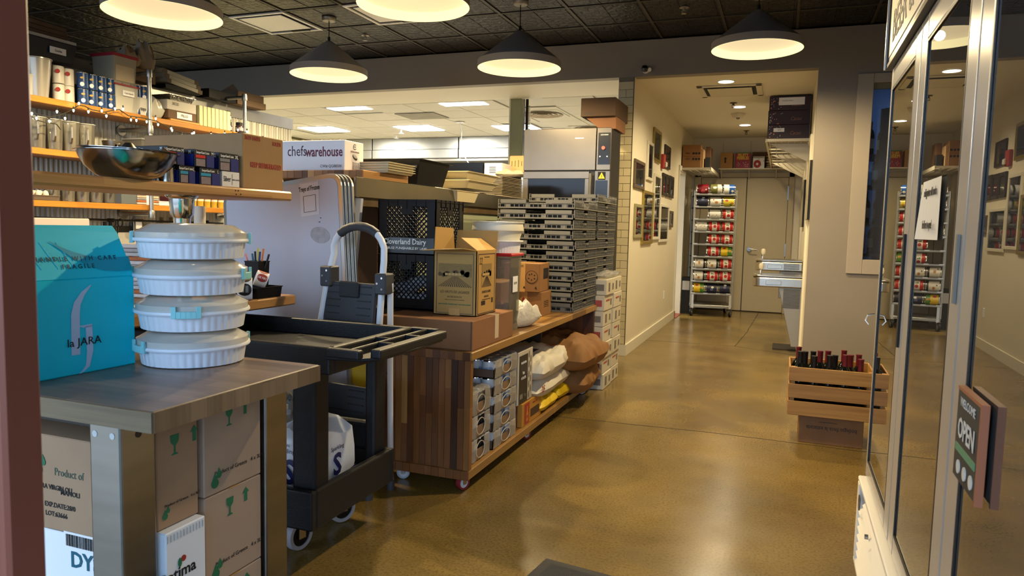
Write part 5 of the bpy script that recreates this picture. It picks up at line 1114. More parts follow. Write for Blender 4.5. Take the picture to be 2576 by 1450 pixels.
# things beyond: dark oven line, folded towel, cardboard tray
t = TW('deck_oven', 'dark low oven top seen over the sheet pans', 'oven', (-2.9, 6.9, 0)); bx('body', (-3.42, 6.62, 0), (-2.42, 7.4, 1.74), M('oven dark steel', '3d3a36', .3, .8), t, bev=.02); bx('control_recess', (-3.2, 6.60, 1.62), (-2.55, 6.625, 1.70), BLK2, t, bev=.004); bx('side_panel', (-2.42, 6.66, 0), (-2.30, 7.3, 1.75), STEEL, t)
for x in (-3.0, -2.85, -2.7): MB().cyl((x, 6.6, 1.66), (x, 6.585, 1.66), .012).build('knob', BLK, t)
t = TW('black_hood', 'black flat equipment lid lying on the dark oven', 'box', (-3.05, 6.9, 1.74)); bx('body', (-3.42, 6.70, 1.741), (-2.84, 7.3, 1.90), BLK2, t, bev=.003); bx('edge', (-3.40, 6.69, 1.76), (-2.86, 6.702, 1.785), M('brown edge', '7a6454', .4), t)
t = TW('white_binder', 'white printed paper box beside the black lid on the oven', 'box', (-2.74, 6.9, 1.74)); bx('body', (-2.83, 6.70, 1.742), (-2.64, 7.2, 1.895), WHITEC, t, bev=.003); 
for k in range(4): polyflat(rect(.07, .006), (-2.74, 6.699, 1.80+k*.018), '-Y', .001, INK, t, 'print_line')
t = TW('tilted_carton', 'tan carton lid leaning on the green post above the towel', 'box', (-2.6, 6.95, 1.78)); bx('body', (-2.66, 6.95, 1.79), (-2.46, 7.0, 1.99), M('peach cardboard', 'c99f6a', .7), t, bev=.01)
for k in range(5): polyflat(rect(.005, .05+.01*(k % 3)), (-2.63+k*.035, 6.949, 1.91), '-Y', .001, INK, t, 'print_line')
t = TW('kitchen_towel', 'crumpled beige towel draped on the oven edge', 'towel', (-2.58, 6.75, 1.75)); pillow(-2.56, 6.74, 1.752, .30, .22, .07, .9, 21, rz=.2).build('cloth', M('beige cloth', 'bba98a', .9, bump=.3), t, smooth=True)
t = TW('white_bag', 'crumpled white bag behind the black bus tub', 'bag', (-3.3, 6.3, 1.6)); pillow(-2.75, 5.9, 1.512, .22, .2, .16, .5, 22).build('film', M('bag white', 'd5d8dc', .4), t, smooth=True); t.location = (-2.75-.30, 5.9+.25, 1.512); OFF[t.name]
# tall double oven
ov = TW('double_oven', 'tall stainless double oven with black control panels by the tiles', 'oven', (-1.9, 6.6, 0)); OVS = M('oven steel', '7b746a', .3, .9, var=.25, vscale=2)
oy = 6.35
bx('cabinet', (-2.29, oy+.02, .05), (-1.475, oy+.40, 2.16), M('oven black side', '17171a', .4), ov)
bx('upper_door', (-2.29, oy, 1.79), (-1.605, oy+.025, 2.165), OVS, ov, bev=.004); up_ = bx('upper_control', (-1.60, oy, 1.79), (-1.47, oy+.03, 2.165), OVS, ov, bev=.004); bx('panel_glass', (-1.585, oy-.004, 1.84), (-1.475, oy+.001, 2.12), BLK2, up_)
text('ALTO SHAAM', .014, (-1.53, oy-.006, 2.10), '-Y', WINK, up_, .8); MB().cyl((-1.535, oy-.005, 1.985), (-1.535, oy-.02, 1.985), .016, n=18).build('knob', M('red knob', 'b9564a', .4), up_)
for x in (-1.565, -1.50): MB().cyl((x, oy-.005, 1.91), (x, oy-.01, 1.91), .006, n=8).build('indicator', WINK, up_)
bx('maker_mark', (-1.80, oy-.0015, 2.072), (-1.72, oy, 2.08), WINK, ov)
lo_ = MB().m(OVS).box(-2.29, oy, 1.715, -1.66, oy+.03, 1.78).box(-2.29, oy, 1.2, -2.24, oy+.03, 1.715).box(-1.70, oy, 1.2, -1.66, oy+.03, 1.715).box(-2.29, oy, 1.15, -1.66, oy+.03, 1.2).build('lower_door', parent=ov, bev=.003); bx('door_glass', (-2.24, oy+.005, 1.2), (-1.70, oy+.02, 1.715), M('oven glass', '0a0a0e', .12, spec=.25), lo_)
MB().tube([(-1.64, oy-.03, 1.76), (-1.64, oy-.035, 1.5), (-1.64, oy-.03, 1.2)], .012).build('handle', STEELD, lo_, smooth=True)
lc = bx('lower_control', (-1.61, oy, 1.2), (-1.47, oy+.03, 1.785), OVS, ov, bev=.004); bx('panel_glass', (-1.60, oy-.004, 1.3), (-1.49, oy+.001, 1.70), BLK2, lc); MB().prism([(-1.575, oy-.003, 1.715), (-1.515, oy-.003, 1.715), (-1.545, oy-.003, 1.77)], (0, -.001, 0)).build('warning_triangle', M('warning yellow', 'e0b020', .4), lc); bx('warning_back', (-1.58, oy-.0022, 1.705), (-1.51, oy-.001, 1.775), BLK, lc); text('!', .035, (-1.545, oy-.0045, 1.733), '-Y', INK, lc, wt=.03)
bx('lower_body', (-2.29, oy, .1), (-1.47, oy+.03, 1.14), OVS, ov)
# dark carton and duct over the oven
t = TW('dark_carton', 'dark brown carton lying flat on the oven top under the soffit', 'box', (-1.6, 6.6, 2.27)); bx('body', (-1.775, 6.42, 2.275), (-1.455, 6.95, 2.44), M('dark carton', '3d2a18', .8), t, bev=.004); text('FRAGILE', .03, (-1.70, 6.418, 2.30), '-Y', INK, t, .8)
t = TW('flat_carton', 'flattened brown cartons supporting the dark carton above the oven', 'box', (-1.6, 6.6, 2.17)); MB().prism([(-1.74, 6.45, 2.274), (-1.455, 6.45, 2.274), (-1.455, 6.45, 2.166), (-1.60, 6.45, 2.166)], (0, .4, 0)).build('body', M('flat carton brown', '6b472b', .8), t)
# ================================================================ LEFT WALL SHELVES
WSH = WOOD('wall shelf wood', '8a5418', 'c98d34', 'Y', .06, .35, .6, 'Z')
def wshelf(z, y0, y1, lab):
    t = TW('wall_shelf', lab, 'shelf', (-4.85, (y0+y1)/2, z-.04)); bx('plank', (-4.99, y0, z-.042), (-4.70, y1, z), WSH, t, bev=.003); return t
wshelf(2.066, 1.6, 5.42, 'upper wooden wall shelf with string lights on its edge'); wshelf(1.722, 1.6, 5.40, 'middle wooden wall shelf with clear pitchers and grain bins'); wshelf(1.372, 1.6, 5.40, 'lower wooden wall shelf with parfait cups')
for k, (y, lab) in enumerate(((4.35, 'left galvanised pipe frame holding the wall shelves'), (5.413, 'right galvanised pipe frame at the shelf ends'))):
    t = TW('pipe_frame', lab, 'pipe', (-4.68, y, 1.3)); P = [(-4.68, y, 2.39), (-4.68, y, 1.30 if k == 0 else 1.28)]
    MB().tube(P, .0165, 12).build('upright', GALV, t, smooth=True)
    for z in ((2.39, 1.96, 1.62, 1.30) if k == 0 else (2.39, 1.96, 1.62, 1.30)):
        MB().tube([(-4.68, y, z), (-4.98, y, z)], .0165, 12).build('arm', GALV, t, smooth=True)
        MB().lathe([(.022, -.03), (.024, -.02), (.024, .02), (.022, .03)], 12, (-4.68, y, z)).build('elbow', GALV, t, smooth=True)
        MB().cyl((-4.99, y, z), (-4.975, y, z), .042, n=18).build('flange', GALV, t, smooth=True)
# string lights
BUL = M('tiny bulb', 'fff3d0', .4, emis=BULB_E); WIRE = M('green wire', '12160f', .5)
SP = [(-4.660,3.385,1.937),(-4.660,3.417,1.912),(-4.660,3.505,1.905),(-4.660,3.562,1.977),(-4.660,3.620,1.940),(-4.660,3.685,2.004),(-4.660,3.728,2.059),(-4.660,3.800,2.013),(-4.660,3.908,2.037),(-4.660,3.945,2.005),(-4.660,4.020,2.069),(-4.660,4.089,2.078),(-4.660,4.157,2.008),(-4.660,4.206,2.011),(-4.660,4.301,2.015),(-4.660,4.387,2.051),(-4.660,4.410,2.007),(-4.660,4.540,1.994),(-4.660,4.549,1.981),(-4.660,4.652,1.952),(-4.660,4.760,1.980),(-4.660,4.781,1.992),(-4.660,4.904,1.959),(-4.660,4.974,2.002),(-4.660,5.009,1.968),(-4.660,5.131,2.000),(-4.660,5.136,2.030),(-4.660,5.256,2.012),(-4.660,5.301,2.084),(-4.660,5.421,2.085)]
WP = [(-4.665,3.377,1.949),(-4.665,3.425,1.939),(-4.665,3.504,1.931),(-4.665,3.567,1.949),(-4.665,3.639,1.983),(-4.665,3.733,2.046),(-4.665,3.774,2.047),(-4.665,3.829,2.031),(-4.665,3.935,2.029),(-4.665,4.017,2.058),(-4.665,4.062,2.068),(-4.665,4.138,2.034),(-4.665,4.290,2.037),(-4.665,4.398,2.033),(-4.665,4.536,1.990),(-4.665,4.663,1.978),(-4.665,4.786,1.987),(-4.665,4.903,1.972),(-4.665,5.025,1.983),(-4.665,5.152,2.018),(-4.665,5.273,2.033),(-4.665,5.363,2.072),(-4.665,5.421,2.076)]
t = TW('string_lights', 'dark wire of tiny white bulbs draped along the upper wall shelf', 'lights', (-4.66, 4, 2.0))
MB().tube(WP, .0035, 5).build('wire', WIRE, t, smooth=True)
W2 = [(-4.665,3.382,1.916),(-4.665,3.423,1.899),(-4.665,3.478,1.892),(-4.665,3.559,1.892),(-4.665,3.589,1.858)]; MB().tube(W2, .0035, 5).build('wire', WIRE, t, smooth=True)
for p in SP: 
    MB().lathe([(0, -.014), (.0045, -.009), (.0065, 0), (.005, .006), (0, .007)], 8, p).build('bulb', BUL, t, smooth=True); MB().cyl((p[0], p[1], p[2]+.008), (p[0], p[1], p[2]+.024), .005, n=6).build('socket', WIRE, t)
# upper shelf goods
ZU = 2.067
t = TW('deli_cups', 'leaning stack of clear deli containers at the left end of the upper shelf', 'cups', (-4.83, 3.48, ZU))
for k in range(5): MB().lathe([(.0, 0), (.055, 0), (.07, .14), (.073, .14), (.073, .145)], 20, (-4.85+.0, 3.40+k*.033, ZU+.002+.0), mt=None).build('cup', FROST, t, smooth=True)
t = TW('deli_cups', 'second taller stack of clear containers before the red-dot cans', 'cups', (-4.83, 3.6, ZU)); MB().lathe([(.0, 0), (.06, 0), (.085, .26), (.09, .26), (.09, .268), (.08, .262), (.055, .004), (0, .004)], 28, (-4.82, 3.55, ZU)).build('container', M('silver clear', 'a9a49a', .25, .3), t, smooth=True)
WCN = M('milk can white', 'c9c5bb', .4)
for k, (y, z) in enumerate(((3.685, 0), (3.685, .125), (3.76, 0), (3.76, .12))):
    t = T('milk_can', 'white can with red round mark left of the blue cans, %s' % ('near lower one', 'near upper one', 'far lower one', 'far upper one')[k], 'can', (-4.80, y, ZU+z), 0, 'white red-dot cans'); MB().lathe([(0, 0), (.036, 0), (.037, .003), (.037, .115), (.035, .118), (0, .116)], 20).build('body', WCN, t, smooth=True)
    MB().cyl((.028, -.024, .08), (.0315, -.0275, .08), .015, n=12).build('red_dot', INKR, t)
BC = M('coconut can blue', '1d3f74', .35, var=.15, vscale=25); bp_c = None
for r in range(2):
    for k in range(8):
        if bp_c is None:
            bp_c = T('blue_can', 'x', 'can', (0, 0, 0), 0, 'blue cans on the upper wall shelf'); MB().m(BC).lathe([(.0365, .003), (.037, .006), (.037, .108), (.0365, .111)], 20).build('body', parent=bp_c, smooth=True)
            MB().m(CHROME).lathe([(0, .109), (.034, .109), (.036, .113), (.0375, .112), (.0365, .108)], 20).build('lid', parent=bp_c, smooth=True)
            polyd = [(.014*cos(a), .014*sin(a)*1.1) for a in [2*pi*i/12 for i in range(12)]]
            mt = Matrix.Rotation(radians(-40), 4, 'Z')
            MB().prism([mt@Vector((.0365, a, b+.03)) for a, b in polyd], mt.to_3x3()@Vector((.002, 0, 0))).build('coconut_picture', WINK, bp_c); MB().prism([mt@Vector((.0365, a*.9, b*.5+.075)) for a, b in polyd], mt.to_3x3()@Vector((.002, 0, 0))).build('gold_lettering', M('gold ink', 'c0a050', .5), bp_c); bch = kids(bp_c); o = bp_c
        else: o = dup(bp_c, ch=bch)
        o.location = (-4.765, 3.845+k*.0755, ZU+.001+r*.114); o.rotation_euler = (0, 0, rs.uniform(-.15, .15)); o['label'] = 'blue can in the %s row on the upper wall shelf, %s' % (('lower', 'upper')[r], ('leftmost' if k == 0 else 'rightmost' if k == 7 else ORD[k]+' from left'))
IVB = M('bin milky', 'b3b0a6', .4); 
t = TW('square_bin', 'milky square bin with red lid and paper label right of blue cans', 'bin', (-4.83, 4.53, ZU)); q = MB(); q.tub(-4.83, 4.30+.0, ZU+.001, ZU+.19, .22, .20, .93, .003, .004); q.build('body', IVB, t); bx('lid', (-4.95, 4.19, ZU+.192), (-4.71, 4.41, ZU+.203), M('dark red lid', '8a2230', .4), t); bx('label', (-4.717, 4.26, ZU+.12), (-4.712, 4.36, ZU+.16), WHITEC, t); text('Corn Starch', .02, (-4.711, 4.31, ZU+.14), '+X', INK, t, .8)
for o in [t]: o.location.y += -.12; 
t = TW('square_bin', 'tall square bin of flour with dark red lid stacked on the milky bin', 'bin', (-4.83, 4.30, ZU+.205)); q = MB(); q.tub(-4.83, 4.17, ZU+.205, ZU+.40, .22, .20, .92, .003, .004); q.build('body', M('bin clear pale', '8f8a7c', .35), t); bx('lid', (-4.95, 4.06, ZU+.402), (-4.71, 4.28, ZU+.425), MC['dark red lid'], t); bx('contents', (-4.90, 4.09, ZU+.225), (-4.722, 4.25, ZU+.34), M('flour', 'b7a88f', .8), t)
t = TW('white_tub', 'white square tub lettered topp beside the pipe upright', 'tub', (-4.83, 4.34, ZU)); q = MB(); q.tub(-4.80, 4.335, ZU+.001, ZU+.13, .15, .12, .93, .003, .003); q.build('body', M('white tub', 'bdbbb4', .45), t); text('topp', .035, (-4.722, 4.33, ZU+.05), '+X', INK, t, .8, wt=.02)
t = TW('plastic_bag', 'crumpled grey plastic bag at the pipe upright on the upper shelf', 'bag', (-4.8, 4.47, ZU)); pillow(-4.79, 4.47, ZU+.002, .14, .17, .15, .6, 31).build('film', FROST, t, smooth=True)
t = carton('brown_carton', 'flat brown carton with white label under the foil-topped white carton', -4.95, 4.56, ZU+.016, -4.71, 4.86, ZU+.085, M('dark brown card', '5f4630', .8), tape=''); bx('label', (.1205, -.06, .01), (.1225, .10, .06), WHITEC, t); text('FILLO', .03, (.1235, .02, .035), '+X', INK, t)
bx('honey_board', (-4.95, 4.58, ZU+.0005), (-4.705, 4.90, ZU+.015), M('honey board', 'b8802c', .5)); prop(bpy.data.objects['honey_board'], 'thin honey coloured board under the flat brown carton', 'board')
t = carton('white_carton', 'white carton with black stamp on the flat brown carton, upper shelf', -4.95, 4.55, ZU+.086, -4.71, 4.86, ZU+.165, M('grey white card', 'b0aca4', .6), tape=''); text('3020', .035, (.121, -.07, .05), '+X', INK, t)
t = TW('foil_pan', 'shiny crumpled foil pan on top of the white carton', 'pan', (-4.83, 4.72, ZU+.166)); q = MB(); q.tub(-4.83, 4.73, ZU+.168, ZU+.21, .20, .26, .85, .003, .01); q.build('foil', M('foil', 'a9a8a4', .2, 1, bump=1, bscale=40), t)
CRB = M('cream spine', 'b9b78a', .5, rnd=.06)
for k in range(8): t = T('cream_box', 'slim cream box in the upright row before the dark jars, %s' % ('leftmost' if k == 0 else 'rightmost' if k == 7 else ORD[k]+' from left'), 'box', (-4.80, 4.915+k*.047, ZU+.001), 0, 'cream boxes on the upper shelf'); MB().box(-.09, -.0215, 0, .09, .0215, .17).build('body', CRB, t, bev=.003)
for k, (y, z) in enumerate(((5.315, 0), (5.30, .095), (5.345+.01, 0), (5.375, 0))):
    if k == 2: continue
    t = T('dark_jar', ('near lower', 'upper', '', 'far lower')[k]+' dark glass jar with black cap at the right end of the upper shelf', 'jar', (-4.78+(.07 if k == 3 else 0), y+(.0 if k < 3 else -.0), ZU+.001+z), 0, 'dark jars on the upper shelf'); MB().lathe([(0, 0), (.032, 0), (.034, .01), (.034, .055), (.026, .065), (0, .065)], 20).build('glass', M('jar brown', '3a2a2e', .2), t, smooth=True); MB().cyl((0, 0, .064), (0, 0, .09), .029, n=20).build('cap', BLK, t)
    MB().lathe([(.0345, .015), (.0345, .045)], 20).build('label', M('jar label', '8f8a92', .5), t)
# on top of the partition
ZP = 2.363
t = TW('storage_bin', 'dark navy storage bin with white label on the partition at far left', 'bin', (-5.02, 3.66, ZP)); q = MB().m(M('navy bin', '10182c', .4)); q.tub(-5.02, 3.70, ZP+.001, ZP+.13, .3, .38, .9, .004, .012); q.build('body', parent=t); bx('label', (-4.868, 3.68, ZP+.045), (-4.862, 3.80, ZP+.09), WHITEC, t); text('Gochu', .025, (-4.861, 3.74, ZP+.067), '+X', INK, t, .8); bx('lid', (-5.18, 3.5, ZP+.132), (-4.86, 3.88, ZP+.155), M('white lid', '9a9a9c', .5), t)
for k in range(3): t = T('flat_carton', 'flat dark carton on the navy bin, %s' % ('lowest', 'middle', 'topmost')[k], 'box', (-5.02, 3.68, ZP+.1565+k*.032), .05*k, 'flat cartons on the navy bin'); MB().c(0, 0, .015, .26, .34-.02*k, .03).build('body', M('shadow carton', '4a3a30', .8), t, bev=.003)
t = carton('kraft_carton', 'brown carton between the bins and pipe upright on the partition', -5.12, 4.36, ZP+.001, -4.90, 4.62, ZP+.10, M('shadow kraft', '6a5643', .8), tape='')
for k, (x, y, z, s) in enumerate(((-4.98, 4.42, .102, .15), (-4.98, 4.58, .102, .16), (-5.0, 4.34, .0, .1))):
    t = TW('wrapped_bundle', ('near', 'far', 'small low')[k]+' beige wrapped bundle on the partition above the pipe upright', 'bag', (x, y, ZP+z)); pillow(x, y, ZP+z+.002, s, s*1.1, s*(1.3 if k else 1), .7, 40+k, rz=k).build('film', M('beige bag', '8c7d6a', .7, bump=.6, bscale=20), t, smooth=True)
WBK = M('book white', 'a8a496', .6)
for k in range(3): t = T('white_case_tilted', 'tilted slim pale case on the partition, %s of three' % ('lowest', 'middle', 'topmost')[k], 'case', (-5.0, 4.93-.02*k, ZP+.03+k*.036), 0, 'tilted pale cases'); t.rotation_euler = (radians(-6), 0, 0); MB().box(-.1, -.20, 0, .1, .20, .033).build('body', WBK, t, bev=.003); bx('dark_end', (.0985, -.2, 0), (.1015, -.15, .033), M('brown patch', '5e5040', .7), t); bx('dark_end', (.0985, .15, 0), (.1015, .2, .033), M('brown patch'), t)
t = TW('black_crate', 'flat black crate beneath the tilted pale cases', 'crate', (-5.0, 4.95, ZP)); q = MB(); q.tub(-5.02, 4.93, ZP+.0005, ZP+.028, .22, .40, .95, .004, .004); q.build('body', BLK, t)
t = TW('black_tray', 'black tray with folded flaps left of the brown cartons on the partition', 'tray', (-5.0, 5.3, ZP)); q = MB(); q.tub(-5.0, 5.36, ZP+.001, ZP+.075, .24, .34, 1, .005, .003); q.build('body', BLK, t)
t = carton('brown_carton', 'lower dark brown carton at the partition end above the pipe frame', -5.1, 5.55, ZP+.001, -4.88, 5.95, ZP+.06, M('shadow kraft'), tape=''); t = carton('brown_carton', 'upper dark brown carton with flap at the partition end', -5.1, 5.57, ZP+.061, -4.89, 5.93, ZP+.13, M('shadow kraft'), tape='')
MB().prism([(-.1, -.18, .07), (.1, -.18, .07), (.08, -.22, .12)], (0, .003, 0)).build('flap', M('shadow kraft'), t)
# middle shelf goods
ZM = 1.7235
def pitcher(y, z, h, r, lab, grp): 
    t = T('clear_pitcher', lab, 'pitcher', (-4.82, y, z), radians(-30), grp); MB().lathe([(0, .002), (r*.78, .002), (r*.8, .01), (r*.95, h*.9), (r*1.02, h), (r*.98, h), (r*.9, h*.88), (r*.75, .012), (0, .012)], 24).build('jug', CLEAR, t, smooth=True)
    MB().tube([(r*.95, 0, h*.88), (r*1.5, 0, h*.82), (r*1.55, 0, h*.45), (r*.88, 0, h*.3)], .006, 6).build('handle', CLEAR, t, smooth=True); MB().tube([(r*cos(a), r*sin(a), h) for a in [2*pi*i/20 for i in range(21)]], .003, 5, cap=False).build('rim', FROST, t, smooth=True); return t
for k in range(6): pitcher(3.28+k*.125, ZM, .215, .062, 'clear pitcher on the middle wall shelf, '+('leftmost' if k == 0 else 'rightmost before the bowls' if k == 5 else ORD[k]+' from left'), 'clear pitchers on the middle shelf')
t = TW('steel_ladle', 'steel strainer hanging behind the big mixing bowl, middle shelf', 'utensil', (-4.8, 4.12, ZM)); MB().lathe([(0, .002), (.05, .01), (.075, .09), (.08, .12), (.077, .12), (.04, .015), (0, .01)], 24, (-4.8, 4.12, ZM)).build('bowl', STEELD, t, smooth=True)
for k, (y, c, lab) in enumerate(((4.37, '9a9080', 'clear bin with pale contents behind the pipe upright'), (4.51, '33332f', 'clear bin with dark contents, middle shelf'), (4.645, '5c4638', 'clear bin with brown beans, middle shelf'), (4.775, '9c6a45', 'clear bin with orange-brown lentils, middle shelf'))):
    w_ = .16 if k == 0 else .12; t = TW('grain_bin', lab, 'bin', (-4.82, y, ZM)); bx('contents', (-4.90, y-w_/2+.006, ZM+.004), (-4.722, y+w_/2-.006, ZM+(.115 if k else .06)), M('grain '+c, c, .9, var=.5, vscale=220), t); q = MB(); q.tub(-4.81, y, ZM+.001, ZM+.15, .20, w_, .97, .002, .003); q.build('bin', CLEAR, t); bx('lid', (-4.915, y-w_/2, ZM+.156), (-4.705, y+w_/2, ZM+.166), M('bin lid grey', '8a8a86', .4), t)
# lower shelf goods
ZL = 1.3735
t = TW('egg_tray', 'grey egg tray with pale eggs at the left end of lower wall shelf', 'eggs', (-4.8, 3.47, ZL)); q = MB(); q.tub(-4.80, 3.47, ZL+.001, ZL+.03, .2, .25, .9, .003, .003); q.build('tray', M('egg tray', '6a5a4c', .9), t)
for i in range(3):
    for j in range(4): MB().lathe([(0, -.025), (.016, -.016), (.021, 0), (.014, .02), (0, .029)], 10, (-4.86+i*.05, 3.38+j*.052, ZL+.042)).build('egg', M('egg shell', 'd9cdb8', .6), t, smooth=True)
for k in range(5): pitcher(3.63+k*.115, ZL, .17, .055, 'clear pitcher on the lower wall shelf, '+('leftmost by the eggs' if k == 0 else 'rightmost' if k == 4 else ORD[k]+' from left'), 'clear pitchers on the lower shelf')
t = TW('grey_bin', 'grey smoked square bin right of the lower pitchers', 'bin', (-4.8, 4.18, ZL)); q = MB(); q.tub(-4.80, 4.18, ZL+.001, ZL+.13, .17, .15, .9, .003, .003); q.build('body', M('smoked plastic', '5c6266', .3), t)
def towels(y, z, n, lab, w=.09, x=-4.80, d=.16):
    t = T('folded_towels', lab, 'towels', (x, y, z)); cs = ('b9b0a8', 'a8623c', '8a8a8c', 'c0a890')
    for k in range(n): MB().c(0, 0, .0085+k*.0172, d, w, .0165).build('towel', M('towel '+cs[k % 4], cs[k % 4], .95, bump=.4, bscale=150), t, bev=.007, seg=2)
towels(4.30, ZL, 7, 'striped folded towels left of the white cup on the lower shelf'); towels(4.42, ZL, 6, 'orange striped folded towels behind the pipe, lower shelf')
t = T('white_cup', 'tall white cup before the striped towels on the lower shelf', 'cup', (-4.755, 4.22+.145, ZL)); MB().lathe([(0, 0), (.032, 0), (.042, .12), (.045, .12), (.04, .122), (.03, .005), (0, .005)], 24).build('cup', WHP, t, smooth=True)
t = TW('maroon_caddy', 'maroon clear box between the pipe and the parfait cups', 'box', (-4.8, 4.63, ZL)); q = MB(); q.tub(-4.80, 4.66, ZL+.001, ZL+.12, .14, .10, .95, .003, .003); q.build('box', M('maroon plastic', '4a1f2c', .3), t)
t = TW('white_tray', 'small white tray with bread roll right of the pipe upright', 'tray', (-4.78, 4.53, ZL)); q = MB(); q.tub(-4.78, 4.52, ZL+.001, ZL+.03, .13, .12, .9, .003, .003); q.build('tray', WHP, t)
YG = M('parfait yellow', 'b89420', .6, var=.25, vscale=40); YW = M('parfait cream', 'd5cbb5', .6); YB = M('parfait crumble', '8a5a30', .9, var=.3, vscale=80); pp = None
for k, y in enumerate((4.775, 4.855, 4.935, 5.015, 5.095, 5.175, 5.255, 5.335)):
    if pp is None:
        pp = T('parfait_cup', 'x', 'cup', (0, 0, 0), 0, 'parfait cups on the lower shelf')
        MB().m(YG).lathe([(0, 0), (.025, 0), (.0295, .052), (0, .052)], 18).build('yellow_layer', parent=pp, smooth=True); MB().m(YW).lathe([(.0295, .052), (.031, .068), (0, .069)], 18).build('cream_layer', parent=pp, smooth=True)
        MB().m(YB).lathe([(.031, .068), (.033, .085), (.0, .092)], 18).build('crumble_layer', parent=pp, smooth=True); MB().m(CLEAR).lathe([(.034, .085), (.0355, .094), (.03, .112), (0, .114)], 18).build('dome_lid', parent=pp, smooth=True); pch = kids(pp); o = pp
    else: o = dup(pp, ch=pch)
    o.location = (-4.755, y, ZL+.001); o['label'] = 'layered yellow parfait cup on the lower wall shelf, '+('leftmost' if k == 0 else 'rightmost' if k == 7 else ORD[k]+' from left')
# rail with scissors and knives, cutting board, steel counter, towels, sink wall
t = TW('wall_rail', 'black rail screwed along the wall under the lower shelf', 'rail', (-4.9, 4, 1.22)); MB().tube([(-4.93, 3.4, 1.255), (-4.93, 5.4, 1.235)], .008).build('rail', BLK, t, smooth=True); bx('magnet_strip', (-4.985, 4.2, 1.15), (-4.975, 5.3, 1.2), BLK, t)
for y in (3.6, 4.2, 5.2): bx('bracket', (-4.98, y, 1.23), (-4.93, y+.02, 1.26), BLK, t)
t = TW('scissors', 'black handled scissors hanging from the wall rail', 'scissors', (-4.9, 4.22, 1.2))
for s in (-1, 1): MB().tube([(-4.9, 4.22+s*.03+.022*cos(a)*1.0, 1.225+.032*sin(a)) for a in [2*pi*i/14 for i in range(15)]], .005, 6, cap=False).build('handle', BLK, t, smooth=True); MB().prism([(-4.9, 4.22+s*.012, 1.19), (-4.9, 4.22-s*.004, 1.19), (-4.9, 4.22-s*.006, 1.07)], (.003, 0, 0)).build('blade', STEELD, t)
for k, y in enumerate((4.12, 4.17)): t = TW('peeler', ('left', 'right')[k]+' black handled tool hanging beside the scissors', 'tool', (-4.91, y, 1.1)); MB().tube([(-4.91, y, 1.235), (-4.91, y, 1.20), (-4.91, y, 1.08)], .013, 10).build('handle', BLK, t, smooth=True); MB().box(-4.912, y-.01, 1.0, -4.908, y+.01, 1.08).build('blade', WHP, t)
for k in range(5): y = 4.72+k*.1; t = TW('kitchen_knife', 'knife on the magnetic strip below the parfaits, '+('leftmost' if k == 0 else 'rightmost' if k == 4 else ORD[k]+' from left'), 'knife', (-4.97, y, 1.15)); MB().prism([(-4.97, y-.02, 1.28), (-4.97, y+.015, 1.28), (-4.97, y+.02, 1.13), (-4.97, y-.02, 1.13)], (.003, 0, 0)).build('blade', STEELD, t); bx('handle', (-4.975, y-.012, 1.03), (-4.955, y+.012, 1.13), BLK, t, bev=.003)
t = TW('cutting_board', 'pale pink-grey cutting board edge above the cyan carton', 'board', (-4.6, 3.35, .92)); bx('board', (-4.62, 3.2, .921), (-4.60, 3.74, 1.255), M('board pinkgrey', 'a99e9a', .5), t, bev=.006)
t = TW('wall_counter', 'stainless back counter along the left partition', 'counter', (-4.65, 4, 0)); bx('counter_top', (-4.97, 2.4, .88), (-4.25, 6.3, .92), STEEL, t, bev=.004); bx('body', (-4.95, 2.45, .1), (-4.3, 6.25, .88), STEELD, t)
for y in (3.1, 3.9, 4.7, 5.5): bx('door_line', (-4.301, y, .12), (-4.298, y+.01, .86), BLK, t)
t = TW('outlet_box', 'steel outlet box on the wall right of the scissors', 'outlet', (-4.97, 4.45, 1.2)); bx('box', (-4.978, 4.42, 1.16), (-4.95, 4.52, 1.26), STEELD, t, bev=.004); bx('cover', (-4.952, 4.44, 1.18), (-4.948, 4.50, 1.24), WHP, t)
# towels behind the carriers on the near counter
for k, (y, n, lab) in enumerate(((1.98, 9, 'tall pile of orange striped towels behind the pie carriers'), )):
    t = T('folded_towels', lab, 'towels', (-2.592,2.360,0.931), .3); cs = ('c9bfb8', 'b0683f', 'b9b4b0', 'a8a09c')
    for j in range(13): MB().c(rs.uniform(-.004, .004), 0, .0085+j*.0175, .2, .16, .0165).build('towel', M('towel2 '+cs[j % 4], cs[j % 4], .95, bump=.4, bscale=150), t, bev=.007, seg=2)

# ================================================================ CORRIDOR
t = TW('can_rack', 'tall aluminium can rack on casters loaded with big cans', 'rack', (-.96, 11.1, 0)); ALU = M('rack aluminium', '9b988c', .35, .7)
t.rotation_euler = (0, 0, radians(11)); RX, RY = -.96, 11.05; w2 = .295; OFF[t.name] = Vector((RX, RY, 0)); t.location = (RX, RY, 0)
for sx in (-1, 1):
    for dy in (0, .60): bx('upright', (RX+sx*w2-.014, RY+dy-.014, .17), (RX+sx*w2+.014, RY+dy+.014, 1.87+.0), ALU, t, bev=.003)
    MB().prism([(RX+sx*(w2-.01)-.03*(sx > 0), RY-.03, .12), (RX+sx*(w2-.01)+.03*(sx < 0)+.0, RY-.03, .12), (RX+sx*(w2-.01)+.03*(sx < 0), RY-.03, .33), (RX+sx*(w2-.01)-.03*(sx > 0), RY-.03, .33)], (0, .02, 0)).build('corner_plate', M('bright aluminium', 'cfcfc8', .3, .6), t)
    caster(t, RX+sx*.28, RY+.0, .06, .03, BLK, M('caster hub', '8a8a84', .4), radians(70), ztop=.13); caster(t, RX+sx*.28, RY+.58, .06, .03, BLK, M('caster hub'), radians(70), ztop=.13)
bx('base_frame', (RX-.30, RY-.02, .13), (RX+.30, RY+.62, .17), ALU, t, bev=.003); DKR = M('rack shelf dark', '2e2c28', .6)
ZR = [1.808-.1835*k for k in range(9)]   # shelf heights under each row
